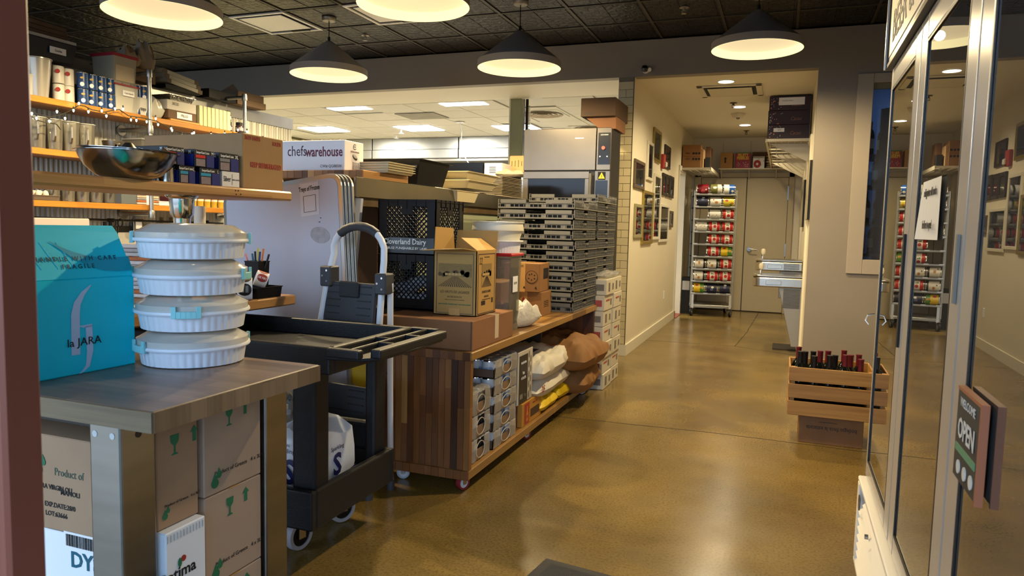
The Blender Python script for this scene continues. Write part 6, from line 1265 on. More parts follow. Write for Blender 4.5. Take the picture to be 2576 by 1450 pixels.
for z in ZR:
    bx('shelf', (RX-w2, RY-.02, z-.012), (RX+w2, RY+.6, z), DKR, t); bx('front_lip', (RX-w2, RY-.03, z-.012), (RX+w2, RY-.02, z+.012), ALU, t)
    for sx in (-.27, -.09, .09, .24): bx('stop', (RX+sx-.03, RY-.034, z+.0), (RX+sx+.03, RY-.028, z+.016), M('bright aluminium'), t)
CC = {'R': ('b3241f', 'd8d0c0'), 'D': ('7a1420', '8c1a28'), 'O': ('6a6a34', 'c9c6b8'), 'B': ('d8d6cc', '1d4f96'), 'N': ('23263c', '3a3e5e'), 'W': ('d8d5ca', 'b9a88c'), 'Y': ('d3b31a', '4f8a2e'), 'S': ('d6d2c6', '8a8a80'), 'K': ('d3cec0', '1b1b1b'), 'G': ('c9b43a', '6fa03a')}
ROWS = ['DOB', 'NWG', '-SR', 'SRR', '-RR', '-RY', 'KKR', 'KRR', 'YNN']; NAME = {'R': 'red and white fruit', 'D': 'dark red', 'O': 'olive green', 'B': 'white and blue', 'N': 'navy blue', 'W': 'white with brown picture', 'Y': 'yellow and green', 'S': 'white plain', 'K': 'white and black', 'G': 'green and yellow vegetable'}
ang = radians(11); CAN = {}
for r, row in enumerate(ROWS):
    for c, ch_ in enumerate(row):
        if ch_ == '-': continue
        if ch_ not in CAN:
            o = T('big_can', 'x', 'can', (0, 0, 0), 0, 'big cans on the can rack'); R_ = .077; L_ = .172; mt = Matrix.Rotation(pi/2, 4, 'Y'); a, b = CC[ch_]; ma = M('can '+a, a, .3); mb = M('can '+b, b, .3)
            MB().m(CHROME).lathe([(0, -L_/2+.003), (R_-.003, -L_/2+.003), (R_, -L_/2), (R_, -L_/2+.006), (R_-.002, -L_/2+.008), (R_-.002, L_/2-.008), (R_, L_/2-.006), (R_, L_/2), (R_-.003, L_/2-.003), (0, L_/2-.003)], 28, mt=mt).build('body', parent=o, smooth=True)
            def band(z0, z1, m_, nm, r_=R_-.0008): MB().m(m_).lathe([(r_, z0), (r_, z1)], 28, mt=mt).build(nm, parent=o, smooth=True)
            if ch_ == 'R': band(-L_/2+.01, -.034, ma, 'red_band'); band(.034, L_/2-.01, ma, 'red_band'); band(-.034, .034, mb, 'white_band')
            elif ch_ in 'OY': band(-L_/2+.01, .02, ma, 'label'); band(.02, L_/2-.01, mb, 'label')
            elif ch_ == 'B': band(-L_/2+.01, .0, ma, 'label'); band(.0, L_/2-.01, mb, 'label')
            elif ch_ == 'K': band(-L_/2+.01, .05, ma, 'label'); band(.05, L_/2-.01, mb, 'label')
            else: band(-L_/2+.01, L_/2-.01, ma, 'label')
            def spot(x, z, s, m_, nm='picture', sx=1.):   # a printed shape wrapped on the can front
                b_ = MB(); cen = b_.bm.verts.new((x, -(R_)*cos(z/R_), R_*sin(z/R_))); ring = []
                for i in range(10):
                    aa = 2*pi*i/10; zz = z+s*sin(aa); ring.append(b_.bm.verts.new((x+s*sx*cos(aa), -(R_+.0002)*cos(zz/R_), (R_+.0002)*sin(zz/R_))))
                for i in range(10): b_.f([cen, ring[i], ring[(i+1) % 10]])
                b_.build(nm, m_, o)
            rd = M('fruit red', 'a31f2b', .4); gn = M('leaf green', '3f7a35', .4); wt = M('can print white', 'ddd8ca', .4); bk_ = M('can print dark', '2a2a30', .4)
            if ch_ == 'R': spot(.004, -.02, .024, rd); spot(-.008, .03, .012, gn); spot(.012, .025, .008, bk_)
            if ch_ in 'D': spot(.0, .0, .03, M('berry', 'c04a55', .4)); spot(.04, .02, .012, wt)
            if ch_ in 'O': spot(-.02, .02, .018, wt, 'label_text', 1.5)
            if ch_ == 'B': spot(.045, .0, .02, wt)
            if ch_ == 'N': spot(.0, .01, .022, M('navy light', '5a5f86', .4)); spot(.01, .045, .016, wt, 'price_label', 1.3)
            if ch_ == 'W': spot(.01, -.02, .018, M('bread brown', 'b07a35', .4), sx=1.4); spot(-.03, .02, .01, rd)
            if ch_ in 'YG': spot(.045, -.01, .022, M('veg', 'b8862a', .4)); spot(-.03, .035, .016, rd, 'logo', 1.5); spot(.03, -.03, .018, gn)
            if ch_ == 'S': 
                for q_ in range(6): spot(-.05+.018*q_, .02*sin(q_*2), .006, bk_ if q_ > 3 else M('olive dot', '8a8a5a', .5), 'dot')
            if ch_ == 'K': spot(-.01, .0, .022, M('bread brown'), sx=.8); spot(-.045, .04, .01, bk_)
            CAN[ch_] = (o, kids(o))
        else: o = dup(CAN[ch_][0], ch=CAN[ch_][1])
        lx = -.186+.186*c; o.location = (RX+lx*cos(ang)-(.06)*sin(ang), RY+lx*sin(ang)+.06*cos(ang), ZR[r]+.078); o.rotation_euler = (rs.uniform(-.5, .5), 0, ang)
        o['label'] = '%s can lying on the can rack, %s row from top, %s' % (NAME[ch_], 'first' if r == 0 else ORD[r], ('left', 'middle', 'right')[c])
# wall boxes, black speaker/dark column left of the rack
t = TW('box_small', 'small dark printed box on the wall left of the can rack', 'box', (-1.40, 11.4, .35)); bx('body', (-1.439, 11.3, 0), (-1.30, 11.6, .55), M('dark cabinet', '1c1b19', .5), t); bx('label', (-1.42, 11.295, .36), (-1.31, 11.3, .50), WHITEC, t)
t.name = 'dark_cabinet'; t['label'] = 'low dark cabinet with white label left of the can rack'; t['category'] = 'cabinet'
# wire shelves round the corridor end
WSF = M('shelf white wire', 'c6bda6', .45)
t = TW('corner_shelf', 'white ventilated shelf on the left corridor wall carrying brown cartons', 'shelf', (-1.3, 11.2, 2.15))
bx('front_edge', (-1.44, 10.68, 2.145), (-1.02, 10.70, 2.175), WSF, t)
for k in range(14): bx('wire', (-1.44, 10.70+k*.1, 2.160), (-1.02+.0, 10.708+k*.1, 2.168), WSF, t) if k > 0 else None
for k in range(5): bx('rail', (-1.43+k*.1, 10.70, 2.148), (-1.418+k*.1, 12.08, 2.162), WSF, t)
bx('side_edge', (-1.025, 10.68, 2.13), (-1.01, 12.08, 2.18), WSF, t)
t = TW('back_shelf', 'white shelf with triangular brackets above the double doors', 'shelf', (-.6, 11.9, 2.24)); bx('board', (-1.01, 11.78, 2.238), (.05, 12.09, 2.252), WSF, t)
for x in (-.98, -.56, -.16): MB().prism([(x, 11.8, 2.238), (x, 12.095, 2.238), (x, 12.095, 2.10), (x, 12.07, 2.10)], (.012, 0, 0)).build('bracket', WSF, t); bx('wall_standard', (x, 12.085, 2.25), (x+.02, 12.098, 2.7), WSF, t)
t = TW('right_shelf', 'white ventilated shelf on the right corridor wall under dark boxes', 'shelf', (0, 10, 2.27))
bx('front_edge', (-.225, 8.40, 2.255), (.21, 8.42, 2.285), WSF, t); bx('side_edge', (-.235, 8.40, 2.25), (-.22, 12.0, 2.285), WSF, t)
for k in range(10): bx('slat', (-.22, 8.55+k*.37, 2.262), (.215, 8.60+k*.37, 2.274), WSF, t)
for k in range(7): bx('wire', (-.2+k*.065, 8.42, 2.256), (-.194+k*.065, 12.0, 2.262), WSF, t)
for y in (8.6, 9.8, 11.0): MB().prism([(.215, y, 2.255), (-.2, y, 2.255), (.215, y, 2.05)], (0, .012, 0)).build('bracket', WSF, t)
DB = M('cocoa box', '2b1214', .45)
for k in range(3):
    t = TW('cocoa_box', 'dark cocoa-brown box on the right shelf, %s of three' % ('bottom', 'middle', 'top')[k], 'box', (0, 8.7, 2.287), 'dark boxes near corridor ceiling'); z = 2.2865+k*.152; x0 = -.222+.006*(k == 2)
    bx('body', (x0, 8.43, z), (.205, 8.95, z+.1505), DB, t, bev=.003); y = 8.4285
    text('Cacao', .055, (.06, y, z+.06), '-Y', M('bronze ink', '8a5a48', .5), t, .8, shear=.35)
    for j in range(22): polyflat(disc(.003+.003*(j % 5 == 0), 6), (x0+.02+rs.random()**2*.13, y+.0003, z+rs.uniform(.01, .14)), '-Y', .0008, WINK if j % 5 else M('orange dot', 'd0643c', .5), t, 'dot')
    if k == 2: MB().box(-.12, y-.002, z+.055, .14, y-.0005, z+.135).build('white_label', WHITEC, t); text('FROZEN DESSERT', .014, (-.03, y-.0035, z+.10), '-Y', INK, t); 
    if k == 0: MB().box(-.16, y-.002, z+.075, -.05, y-.0005, z+.115).build('white_label', WHITEC, t); text('SKU', .02, (-.10, y-.0035, z+.095), '-Y', INK, t)
def pc(name, lab, x0, x1, y0, y1, z0, z1, m, cat='box', **k): t = TW(name, lab, cat, ((x0+x1)/2, (y0+y1)/2, z0)); bx('body', (x0, y0, z0), (x1, y1, z1), m, t, bev=.003); return t
AC = M('amber cardboard')
t = pc('brown_carton', 'wide brown carton with black recycling marks on the left corner shelf', -1.425, -1.165, 10.72, 11.1, 2.177, 2.50, AC); bx('seam', (-1.424, 10.7185, 2.335), (-1.166, 10.72, 2.338), M('seam dark', '5a3a1c', .8), t)
for z in (2.30, 2.38):
    text('FRESH', .03, (-1.35, 10.718, z), '-Y', INK, t, .8)
    for k in range(3): polyflat(disc(.016, 12), (-1.27+k*.04, 10.7185, z), '-Y', .001, INK, t, 'round_mark')
pc('brown_carton', 'narrow tan carton just right of the wide brown carton', -1.163, -1.13, 10.74, 11.1, 2.177, 2.44, CARD); pc('brown_carton', 'dark tan carton behind the narrow one on the left corner shelf', -1.125, -1.06, 11.0, 11.3, 2.177, 2.50, M('dark tan', '5f4026', .8))
pc('black_carton', 'narrow black carton at the right end of the left corner shelf', -1.115, -1.04, 10.8, 10.95, 2.177, 2.33, M('black carton', '191817', .6))
ZB = 2.2525
t = pc('tan_carton', 'tan carton with upward arrow left of the cereal box', -.985, -.80, 11.82, 12.05, ZB, 2.50, M('light tan', 'a87c48', .8)); polyflat([(-.01, -.04), (.01, -.04), (.01, .02), (.025, .02), (0, .05), (-.025, .02), (-.01, .02)], (-.91, 11.819, 2.38), '-Y', .001, INK, t)
t = pc('cereal_box', 'red cereal box lettered FRUITY PEBBLES above the doors', -.765, -.535, 11.82, 11.90, ZB, 2.50, M('cereal red', '8c1a22', .45)); text('FRUITY', .06, (-.65, 11.818, 2.455), '-Y', M('yellow ink', 'd9b52a', .5), t, .8, wt=.03); text('PEBBLES', .062, (-.65, 11.818, 2.41), '-Y', M('yellow ink'), t, .8, wt=.03); bx('green_top', (-.764, 11.8185, 2.485), (-.536, 11.82, 2.499), M('leaf green'), t)
for k in range(26): polyflat(disc(.011, 6), (-.65+rs.uniform(-.09, .09), 11.8185, 2.31+rs.uniform(-.04, .04)), '-Y', .0006+.0003*(k % 3), M('cereal pink', 'b8707a', .5) if k % 2 else M('cereal wine', '6d1a2a', .5), t, 'cereal_piece')
t = pc('donut_box', 'white gable box printed with red donut above the doors', -.50, -.33, 11.82, 11.97, ZB, 2.41, WHITEC); MB().prism([(-.50, 11.82, 2.41), (-.50, 11.97, 2.41), (-.50, 11.895, 2.445)], (.17, 0, 0)).build('gable_top', WHITEC, t); b = MB().m(INKR)
for i in range(20):
    a0, a1 = 2*pi*i/20, 2*pi*(i+1)/20; b.quad(*[(-.435+r*cos(a), 11.8185, 2.32+r*1.1*sin(a)) for r, a in ((.018, a0), (.055, a0), (.055, a1), (.018, a1))])
b.build('donut_picture', parent=t)
for k in range(14): polyflat(rect(.006, .016), (-.49+.15*(k % 5)/4, 11.8187, 2.275+.12*((k*7) % 5)/4), '-Y', .0008, INK, t, 'sprinkle')
for k in range(5): t = T('flour_packet', 'small cream packet with red print stacked above the doors, %s' % ('bottom' if k == 0 else 'topmost' if k == 4 else ORD[k]), 'packet', (-.22+.01*(k % 2), 11.92, ZB+.001+k*.042), 0, 'cream packets above the doors'); pillow(0, 0, 0, .19, .15, .045, .25, 60+k, 8).build('body', M('cream packet', 'c2b394', .6), t, smooth=True); polyflat(rect(.05, .018), (0, -.076, .02), '-Y', .001, INKR, t)
t = pc('dark_carton', 'dark flat carton at the back between donut box and packets', -.52, -.18, 12.0, 12.08, ZB, 2.52, M('dark brown card', '5f4630', .8))
t = TW('white_bucket', 'white round bucket right of the cream packets', 'bucket', (-.04, 11.93, ZB)); MB().lathe([(0, 0), (.075, 0), (.09, .155), (.094, .155), (.094, .165), (0, .165)], 28, (-.04, 11.93, ZB+.001)).build('body', M('bucket white', 'b9b5a8', .5), t, smooth=True)
# picture frames on the cream wall: world rectangles on X = -1.44
def frame(y0, y1, z0, z1, m, cols, lab, d=.022, bw=.035, mat_=None, mid=None):
    t = TW('picture_frame', lab, 'picture', (-1.44, (y0+y1)/2, z0), 'framed pictures on the cream wall'); X0 = -1.439
    q = MB().m(m); q.box(X0, y0, z0, X0+d, y1, z0+bw); q.box(X0, y0, z1-bw, X0+d, y1, z1); q.box(X0, y0, z0+bw, X0+d, y0+bw, z1-bw); q.box(X0, y1-bw, z0+bw, X0+d, y1, z1-bw); q.build('frame', parent=t, bev=.003)
    a = bw
    if mat_: bx('mount', (X0, y0+bw, z0+bw), (X0+.006, y1-bw, z1-bw), mat_, t); a = bw+.07
    ps = M('art '+cols[0]+cols[1], cols[0], .5, col2=cols[1], vscale=5); pic = bx('picture', (X0, y0+a, z0+a), (X0+.008, y1-a, z1-a), ps, t)
    if len(cols) > 2: bx('picture_band', (X0+.008, y0+a, z0+a), (X0+.0086, y1-a, z0+a+(z1-z0-2*a)*.35), M('art '+cols[2], cols[2], .5, var=.4, vscale=20), t)
    if len(cols) > 3: polyflat(disc((z1-z0)*.14, 10, .5), (X0+.009, (y0+y1)/2, z0+(z1-z0)*.55), '+X', .0006, M('art '+cols[3], cols[3], .5), t, 'figure')
    bx('glass_pane', (X0+.012, y0+bw*.8, z0+bw*.8), (X0+.0135, y1-bw*.8, z1-bw*.8), GLASSY('picture glass', 'ffffff', .97, 1.5, .01, boost=1.3), t); return t
FG = M('frame gold', 'a08a3c', .3, .6); FD = M('frame dark', '2a2018', .4); FW = M('frame white', 'cfc8b4', .4); FB = M('frame bronze', '55483a', .4); FO = M('frame olive', '8c8660', .4)
MW = M('mount white', 'cbc6b4', .6)
frame(7.24, 7.78, 1.69, 1.978, FB, ('5a5f55','2f3a3a','49463a'), 'dark bronze framed grey photograph nearest the tiles', mat_=None)
frame(7.94, 8.31, 1.815, 2.239, FW, ('a8862c','5f5230','3a2f2a','4a3a30'), 'white framed yellow poster left of the red alarm', mat_=None)
frame(8.28, 8.78, 2.058, 2.429, FG, ('6a7064','3d4540','5a5a4a'), 'tall gold framed grey picture, the highest on the wall', mat_=MW)
frame(9.12, 9.56, 2.05, 2.332, FD, ('6a2f5a','34507a','8a5a3a'), 'dark framed colourful picture right of the red alarm', mat_=None)
frame(9.02, 9.3, 1.703, 1.975, FD, ('b0703a','5a2f1c','caa070'), 'first of three dark framed orange portraits', mat_=None)
frame(9.32, 9.59, 1.7, 1.977, FD, ('a89068','2f2a26','c0a080'), 'second of three dark framed orange portraits', mat_=None)
frame(9.61, 9.96, 1.699, 1.983, FD, ('9c4a22','5a2414','c07030'), 'third of three dark framed orange portraits, rightmost', mat_=None)
frame(8.43, 8.91, 1.155, 1.922, FW, ('6a6050','8a8270','5a5a4c'), 'tall white framed street picture in the middle of the wall', mat_=MW)
frame(7.77, 8.42, 1.112, 1.695, FG, ('7a6a50','4a3f33','6d5f48'), 'large gold framed picture, lowest on the wall', mat_=None)
frame(7.34, 7.75, 1.182, 1.533, FO, ('7a8078','4a5550','8a8a80'), 'olive framed picture at lower left by the tiles', mat_=None)
frame(8.93, 9.64, 1.12, 1.593, FW, ('4a5a66','7a7f80','6f6a3c'), 'white framed city street picture at lower right', mat_=MW)
frame(9.67, 10.03, 1.31, 1.528, FB, ('4f5a58','2f3535','6a6a5a'), 'small bronze framed picture at the right edge of the wall', mat_=None)

t = TW('fire_alarm', 'red fire alarm pull with white strobe among the pictures', 'alarm', (-1.43, 9.0, 2.05)); bx('body', (-1.439, 8.90, 2.02), (-1.40, 9.04, 2.19), INKR, t, bev=.006); bx('strobe', (-1.40, 8.96, 2.04), (-1.375, 9.03, 2.10), M('strobe clear', 'd9d4c4', .15), t, bev=.006)
# drinking fountains on the right wall
FSM = M('fountain steel', 'a8a194', .25, .9, var=.1); FSB = M('fountain panel', '8d8472', .35, .6)
def fountain(y0, zt, lab):
    t = TW('drinking_fountain', lab, 'fountain', (0, y0+.22, zt-.15), 'bi-level drinking fountains'); x0, x1, y1 = -.275, .215, y0+.44
    def rr(x0, x1, y0, y1, r, z): return [(x0+r-r*cos(a), y0+r-r*sin(a), z) for a in [pi/2*i/5 for i in range(6)]][::1]+[(x1, y0, z), (x1, y1, z)]+[(x0+r-r*sin(a), y1-r+r*cos(a), z) for a in [pi/2*i/5 for i in range(6)]]
    MB().prism(rr(x0, x1, y0, y1, .07, zt-.125), (0, 0, .10)).build('basin', FSM, t, bev=.012, seg=2); MB().prism(rr(x0-.006, x1, y0-.006, y1+.006, .075, zt-.022), (0, 0, .02)).build('top_rim', FSM, t, bev=.006)
    MB().prism(rr(x0+.05, x1-.08, y0+.04, y1-.04, .06, zt-.003), (0, 0, .003)).build('bowl_recess', M('recess steel', '6d675d', .25, .9), t)
    MB().tube([(x0+.07, y0+.12, zt), (x0+.07, y0+.12, zt+.05), (x0+.085, y0+.13, zt+.075)], .014, 10).build('bubbler', CHROME, t, smooth=True); MB().lathe([(0, 0), (.02, .0), (.026, .03), (.02, .055), (0, .06)], 12, (x0+.075, y0+.12, zt+.055)).build('mouth_guard', M('guard cream', 'c9bfa6', .4), t, smooth=True)
    bx('push_bar', (x0+.13, y0-.008, zt-.10), (x0+.28, y0-.001, zt-.055), FSM, t, bev=.004)
    return t, y1
a, y1 = fountain(7.86, .835, 'lower drinking fountain, nearer one, with louvred housing below'); MB().prism([(-.02, 7.90, .71), (.215, 7.90, .71), (.215, 7.90, .10), (.13, 7.90, .10)], (0, .36, 0)).build('housing', FSB, a, bev=.004)
for k in range(16): bx('louvre', (.03, 7.893, .50+k*.0125), (.19, 7.90, .506+k*.0125), M('louvre dark', '3a362e', .5), a)
b, y1 = fountain(8.42, .975, 'upper drinking fountain, farther and higher one'); bx('housing', (-.02, 8.46, .55), (.215, 8.82, .85), FSB, b, bev=.004)
for k in range(6): bx('louvre', (.02, 8.413, .87+k*.012), (.18, 8.42, .876+k*.012), M('louvre dark'), b)
# things on the right corridor wall seen edge on
for y0, y1, z0, z1, lab in ((7.28, 7.62, 1.40, 1.95, 'near black framed board seen edge-on on the right corridor wall'), (9.2, 9.9, 1.35, 1.9, 'far black framed board seen edge-on on the right corridor wall')):
    t = TW('wall_board', lab, 'board', (.2, y0, z0)); bx('backing', (.196, y0, z0), (.2195, y1, z1), BLK, t); bx('front_frame', (.188, y0, z0), (.196, y1, z1), M('board edge', '8a8064', .5), t)
t = TW('door_casing', 'cream door casing along the right corridor wall', 'casing', (.2, 7.9, 0)); bx('casing', (.198, 7.66, .1), (.2195, 7.76, 2.2), M('vent white'), t); bx('head_casing', (.198, 7.66, 2.2), (.2195, 8.4-.02, 2.235), M('vent white'), t)
t = TW('fountain_shadow', 'dark painted shadow patch on the floor below the lower fountain', 'shadow_patch', (.1, 8.2, 0)); bx('shadow_patch', (-.05, 8.3, .001), (.19, 8.7, .012), M('grate dark', '2f2a20', .6), t)  # dark sheet standing in for the fountain's cast shadow on the floor
# wine store behind the window
t = TW('wine_rack', 'blue-grey slanted wine shelves inside the window', 'rack', (1.0, 8.0, 0)); BR_ = M('rack blue', '2a3850', .5)
bx('upright', (.80, 7.62, 0), (.86, 7.68, 2.45), BR_, t); bx('upright', (1.5, 7.62, 0), (1.56, 7.68, 2.45), BR_, t); bx('top_panel', (.86, 7.9, 1.5), (1.5, 7.93, 2.5), BR_, t)
for z in (1.08, 1.36, 1.72, 2.0): MB().prism([(.62, 7.45, z-.01), (1.56, 7.45, z-.01), (1.56, 7.95, z-.01), (.62, 7.95, z-.01)], (0, 0, .02)).build('shelf', BR_, t)
GLB = M('bottle glass', '0c1210', .08); FOI = [M('foil cream', '8f8468', .4), M('foil red', '5a1018', .4), M('foil black', '121214', .35), M('foil orange', 'a8623a', .4)]
def bottle(x, y, z, foil, lab, grp, label_=True, s=1, rx=0):
    t = T('wine_bottle', lab, 'bottle', (x, y, z), rs.uniform(-.3, .3), grp); t.rotation_euler[0] = rx
    MB().lathe([(0, 0), (.035*s, 0), (.0375*s, .006), (.0375*s, .19*s), (.03*s, .215*s), (.015*s, .24*s), (.0145*s, .30*s), (0, .30*s)], 22).build('glass', GLB, t, smooth=True)
    MB().lathe([(.0152*s, .235*s), (.0157*s, .298*s), (.0165*s, .3*s), (.0165*s, .307*s), (0, .309*s)], 18).build('foil', foil, t, smooth=True)
    if label_: MB().lathe([(.038*s, .06), (.038*s, .15)], 22).build('paper_label', M('wine paper', 'b9b2a0', .6), t, smooth=True)
    return t
k = 0
for z in (1.09, 1.37, 1.73, 2.01):
    for i in range(6): bottle(.68+i*.11+.03*(k % 2), 7.55+.12*(i % 2), z+.002, FOI[(i+k) % 4], 'dark wine bottle inside the window, %s shelf, %s' % (('lowest', 'second', 'third', 'top')[k], 'leftmost' if i == 0 else ORD[i]+' from left'), 'wine bottles behind the window')
    k += 1
# ================================================================ WINE CRATES
PN = M('pine slat', 'a87c3e', .55, col2='8a5f2a', vscale=3, stretch=(.6, 6, 20), rnd=.08); PD = M('dark pine', '855a2e', .6, var=.35, vscale=4)
t = TW('wooden_box', 'dark wooden wine box lettered upside down bodegas finca la estacada', 'box', (.32, 4.8, 0)); x0, x1, y0, y1, z1 = .15, .505, 4.66, 4.98, .172
bx('front_board', (x0, y0, 0), (x1, y0+.012, z1), PD, t, bev=.002); bx('rear_board', (x0, y1-.012, 0), (x1, y1, z1), PD, t); bx('side_board', (x0, y0+.013, .0), (x0+.012, y1-.013, z1), PD, t); bx('side_board', (x1-.012, y0+.013, 0), (x1, y1-.013, z1), PD, t); bx('top_board', (x0+.012, y0+.013, z1-.01), (x1-.012, y1-.013, z1), PD, t)
text('bodegas finca la estacada', .036, (.33, y0-.001, .098), '-Y', INK, t, .78, flip=pi); text('www.laestacada.com', .012, (.31, y0-.001, .135), '-Y', INK, t, 1, flip=pi)
t = TW('slatted_crate', 'pine slatted crate full of wine bottles standing on the dark wooden box', 'crate', (.31, 4.78, .175)); x0, x1, y0, y1, zb = .075, .545, 4.60, 4.98, .174
for k in range(3):
    z = zb+.004+k*.103; bx('slat', (x0, y0, z), (x1, y0+.012, z+.085), PN, t, bev=.002); bx('slat', (x0, y1-.012, z), (x1, y1, z+.085), PN, t, bev=.002); bx('slat', (x0, y0+.014, z), (x0+.01, y1-.014, z+.085), PN, t, bev=.002); bx('slat', (x1-.01, y0+.014, z), (x1, y1-.014, z+.085), PN, t, bev=.002)
for x in (x0+.011, x1-.036):
    for y in (y0+.0125, y1-.0375): bx('corner_post', (x, y, zb), (x+.025, y+.025, zb+.295), PN, t)
bx('bottom', (x0+.011, y0+.013, zb), (x1-.011, y1-.013, zb+.01), PN, t)
BX = [(.137, 4.70, 1, 2), (.165, 4.80, 1, 1), (.205, 4.68, 0, 1), (.25, 4.76, 0, 2), (.305, 4.70, 1, 2), (.315, 4.80, 1, 2), (.335, 4.66, 0, 2), (.385, 4.76, 1, 1), (.42, 4.70, 0, 1), (.445, 4.80, 0, 1), (.475, 4.66, 0, 1), (.22, 4.86, 0, 2), (.39, 4.88, 0, 1)]
BX = [(.135, 4.68), (.215, 4.67), (.30, 4.675), (.385, 4.67), (.47, 4.68), (.165, 4.765), (.25, 4.76), (.335, 4.765), (.42, 4.76), (.13, 4.86), (.215, 4.855), (.30, 4.86), (.39, 4.855), (.475, 4.86)]
HD = ['black', 'red']; 
for i, (x, y) in enumerate(BX):
    row = 'front' if i < 5 else 'middle' if i < 9 else 'rear'; j = i if i < 5 else i-5 if i < 9 else i-9
    zz = zb+.035+(0 if i not in (0, 3, 6, 9, 12) else .03)
    bottle(x, y, zz, FOI[2 if i in (0, 1, 5, 2, 7, 10) else 1], 'wine bottle in the slatted crate, %s row, %s' % (row, 'leftmost' if j == 0 else ORD[j]+' from left'), 'wine bottles in the crate', False, 1.03+.03*(i % 3))
# floor mat
t = TW('floor_mat', 'dark rubber floor mat corner at the bottom edge of the picture', 'mat', (-.65, 2.2, 0)); MM = M('rubber mat', '2c2c2e', .8, bump=.4, bscale=200)
a, b, c = Vector((-.786, 2.537, 0)), Vector((-.792, 2.405, 0)), Vector((-.483, 2.538-.0, 0))
MB().prism([(-.786, 2.545, .001), (-.40, 2.49, .001), (-.55, 1.45, .001), (-.93, 1.50, .001)], (0, 0, .008)).build('border', MM, t, bev=.003); MB().prism([(-.75, 2.50, .009), (-.43, 2.455, .009), (-.57, 1.50, .009), (-.90, 1.54, .009)], (0, 0, .003)).build('ribbed_top', M('mat pile', '3a3a3c', .95, bump=.8, bscale=300), t)
# ================================================================ GLASS DOOR COOLER
FR_ = Matrix.Translation((.33, 2.9, 0)) @ Matrix.Rotation(radians(CROT), 4, 'Z')
t = T('glass_cooler', 'tall white three-door glass cooler at right lettered BEER &', 'refrigerator', (.33, 2.9, 0)); t.rotation_euler = (0, 0, radians(CROT))
AS = M('satin aluminium', 'b3b1b0', .26, .45); WE = M('white enamel', 'd5d0c6', .35); LN = M('cooler liner', '8a8578', .6); GK = M('black gasket', '0c0c0e', .4)
def L(y): return y-2.9
CH = 2.16; YA, YB = L(.62), L(2.93)
q = MB().m(LN).box(.06, YA, .10, .80, YB, .12).box(.78, YA, .1, .80, YB, CH).box(.05, YB-.04, .1, .8, YB, CH).box(.05, YA, .1, .8, YA+.04, CH).box(.05, YA, CH-.05, .8, YB, CH).build('cabinet', parent=t)
bx('outer_side', (.035, YB, .05), (.8, YB+.015, CH), GK, t); bx('floor_panel', (.06, YA+.04, .36), (.78, YB-.04, .38), LN, t)
for z in (.75, 1.1, 1.45): 
    q = MB()
    for k in range(24): q.box(.12, YA+.06+k*.092, z, .7, YA+.064+k*.092, z+.005)
    q.box(.12, YA+.05, z-.006, .125, YB-.05, z+.01); q.build('wire_shelf', M('wire white', 'a9a69c', .4), t)
GLS = GLASSY('cooler glass', 'd9dcd6', .93, 1.5, .004, boost=1.75)
DOORS = [(L(2.275), L(2.905)), (L(1.585), L(2.27)), (L(.64), L(1.58))]
for k, (a, b_) in enumerate(DOORS):
    w1, w2_ = (.098 if k == 0 else .095), (.035 if k == 0 else .09 if k == 1 else .09); z0, z1 = .385, 1.855; wn = .095; wf = .035 if k == 0 else .095
    d = MB().m(AS).box(-.0, a, z0, .045, a+wn, z1).box(0, b_-wf, z0, .045, b_, z1).box(0, a+wn, z0, .045, b_-wf, z0+.06).box(0, a+wn, z1-.075, .045, b_-wf, z1).build('door', parent=t, bev=.006, seg=3)
    q = MB().m(GK)
    for g_ in ((.0, a+wn-.001, z0+.059, .003, a+wn+.006, z1-.074), (.0, b_-wf-.006, z0+.059, .003, b_-wf+.001, z1-.074), (0, a+wn, z0+.059, .003, b_-wf, z0+.065), (0, a+wn, z1-.08, .003, b_-wf, z1-.074)): q.box(*g_)
    q.build('gasket', parent=d); MB().box(.004, a+wn, z0+.06, .008, b_-wf, z1-.075).build('glass_pane', GLS, d)
    bx('handle', (-.006, a+.03, .95 if k == 0 else 1.14), (-.0005, a+.046 if k == 0 else a+.044, 1.275), BLK if k == 0 else GREYP, d)
sb = MB().m(WE).box(-.012, YA, 1.87, .05, YB, CH).build('sign_box', parent=t, bev=.006, seg=2); bx('sign_face', (-.0145, YA, 1.895), (-.011, YB-.03, CH-.02), M('sign cream', 'cfc3ae', .4), sb); bx('sign_edge', (-.018, YA, 1.858), (.03, YB+.012, 1.872), M('dark bead', '3a342c', .3, .6), sb); bx('sign_corner', (-.02, YB-.018, 1.86), (.03, YB+.004, CH), GK, sb); bx('corner_trim', (-.024, YB+.0, 1.86), (-.0, YB+.014, CH), AS, sb)
text('BEER & WINE', .15, (-.0155, YB-.10, 1.975), '-X', INK, sb, 1.0, wt=.01, al='LEFT')
kp = MB().m(WE).box(-.022, YA, .05, .03, YB-.02, .07).box(-.022, YA, .36, .03, YB-.02, .378).box(-.022, YB-.07, .07, .03, YB-.02, .36).build('kick_panel', parent=t, bev=.004)
bx('vent_back', (.025, YA, .07), (.03, YB-.07, .36), BLK, kp)
for k in range(9): MB().m(WE).prism([(-.02, YA, .075+k*.031), (.0, YA, .095+k*.031), (.004, YA, .095+k*.031), (-.014, YA, .074+k*.031)], (0, (YB-.07)-YA-.12*(k > 6), 0)).build('vent_slat', parent=kp)
MB().cyl((-.023, YB-.13, .31), (-.026, YB-.13, .31), .028, n=20).build('round_badge', M('badge grey', '4a4650', .3, .5), kp, smooth=True); MB().cyl((-.022, YB-.42, .30), (-.032, YB-.42, .30), .008, n=12).build('lock', M('satin nickel'), kp)
MB().tube([(-.0, YB+.01, .98), (-.022, YB+.012, .975), (-.03, YB+.012, .955), (-.018, YB+.012, .94)], .003, 6).build('hook', CHROME, t, smooth=True); 
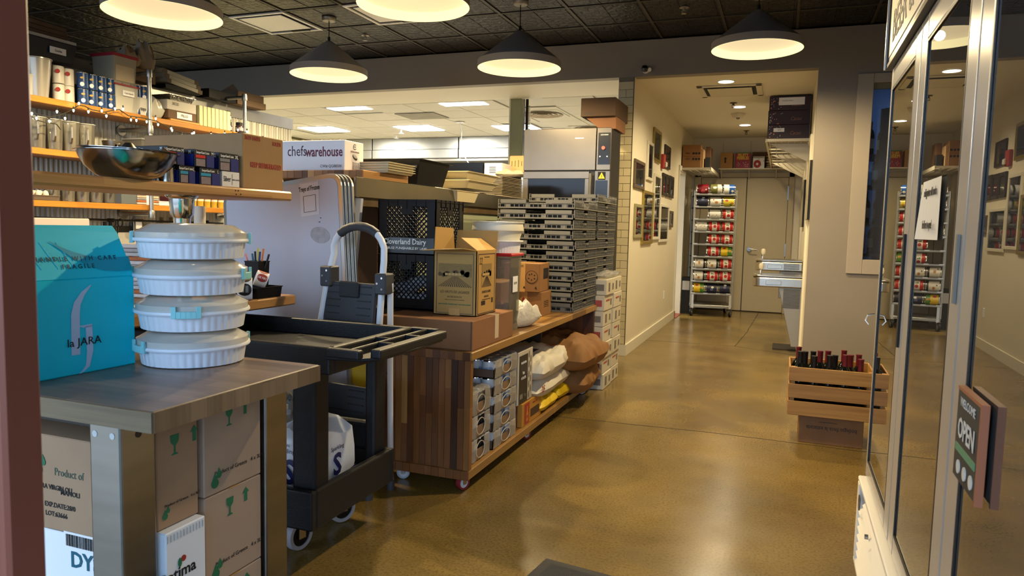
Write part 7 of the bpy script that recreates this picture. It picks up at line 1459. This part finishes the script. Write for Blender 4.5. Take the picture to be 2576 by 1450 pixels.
# paper notice
t2 = T('paper_notice', 'white paper notice taped inside the middle cooler door', 'notice', (.33, 2.9, 0)); t2.rotation_euler = (0, 0, radians(CROT))
b = MB(); ys, zs = (L(1.845), L(2.075)), (1.262, 1.405); n = 8
for i in range(n):
    y0_, y1_ = ys[0]+(ys[1]-ys[0])*i/n, ys[0]+(ys[1]-ys[0])*(i+1)/n; c0, c1 = -.0012-.012*(i/n)**3, -.0012-.012*((i+1)/n)**3
    b.quad((-.0015, y0_, zs[1]), (-.0015, y1_, zs[1]-.0), (c1, y1_, zs[0]), (c0, y0_, zs[0]))
b.build('paper', M('notice paper', 'dad6cf', .7), t2)
text('refrigerator still works', .028, (-.004, (ys[0]+ys[1])/2, zs[1]-.03), '-X', INK, t2, .62, wt=.01, rot=None); text('feel free to open!', .028, (-.008, (ys[0]+ys[1])/2-.01, zs[0]+.035), '-X', INK, t2, .62, wt=.01)
for o in kids(t2):
    if o.name.startswith('lettering'): pass
# hanging chalk sign on the nearest door
t3 = T('hanging_sign', 'small black chalk sign with orange edge on the nearest cooler door', 'sign', (.33, 2.9, 0)); t3.rotation_euler = (0, 0, radians(CROT))
sy0, sy1 = L(1.315), L(1.475); bx('board', (-.012, sy0, .845), (-.002, sy1, 1.0), M('chalk board', '27282a', .6), t3); bx('edge_strip', (-.013, sy0-.006, .84), (-.001, sy0, 1.0), M('orange wood', '8a5236', .6), t3); bx('edge_strip', (-.013, sy0-.006, 1.0), (-.001, sy1, 1.006), M('orange wood'), t3)
text('OPEN', .05, (-.0135, (sy0+sy1)/2, .935), '-X', M('chalk white', 'b5b5b3', .7), t3, .9, wt=.02); text('WELCOME', .022, (-.0135, (sy0+sy1)/2, .982), '-X', M('chalk white'), t3); bx('green_band', (-.0135, sy0+.01, .893), (-.012, sy1-.01, .906), M('sign green', '4f7d5f', .6), t3)
for k in range(3): MB().cyl((-.012, sy0+.03+k*.045, .868), (-.0138, sy0+.03+k*.045, .868), .012, n=14).build('white_dot', M('chalk white'), t3)
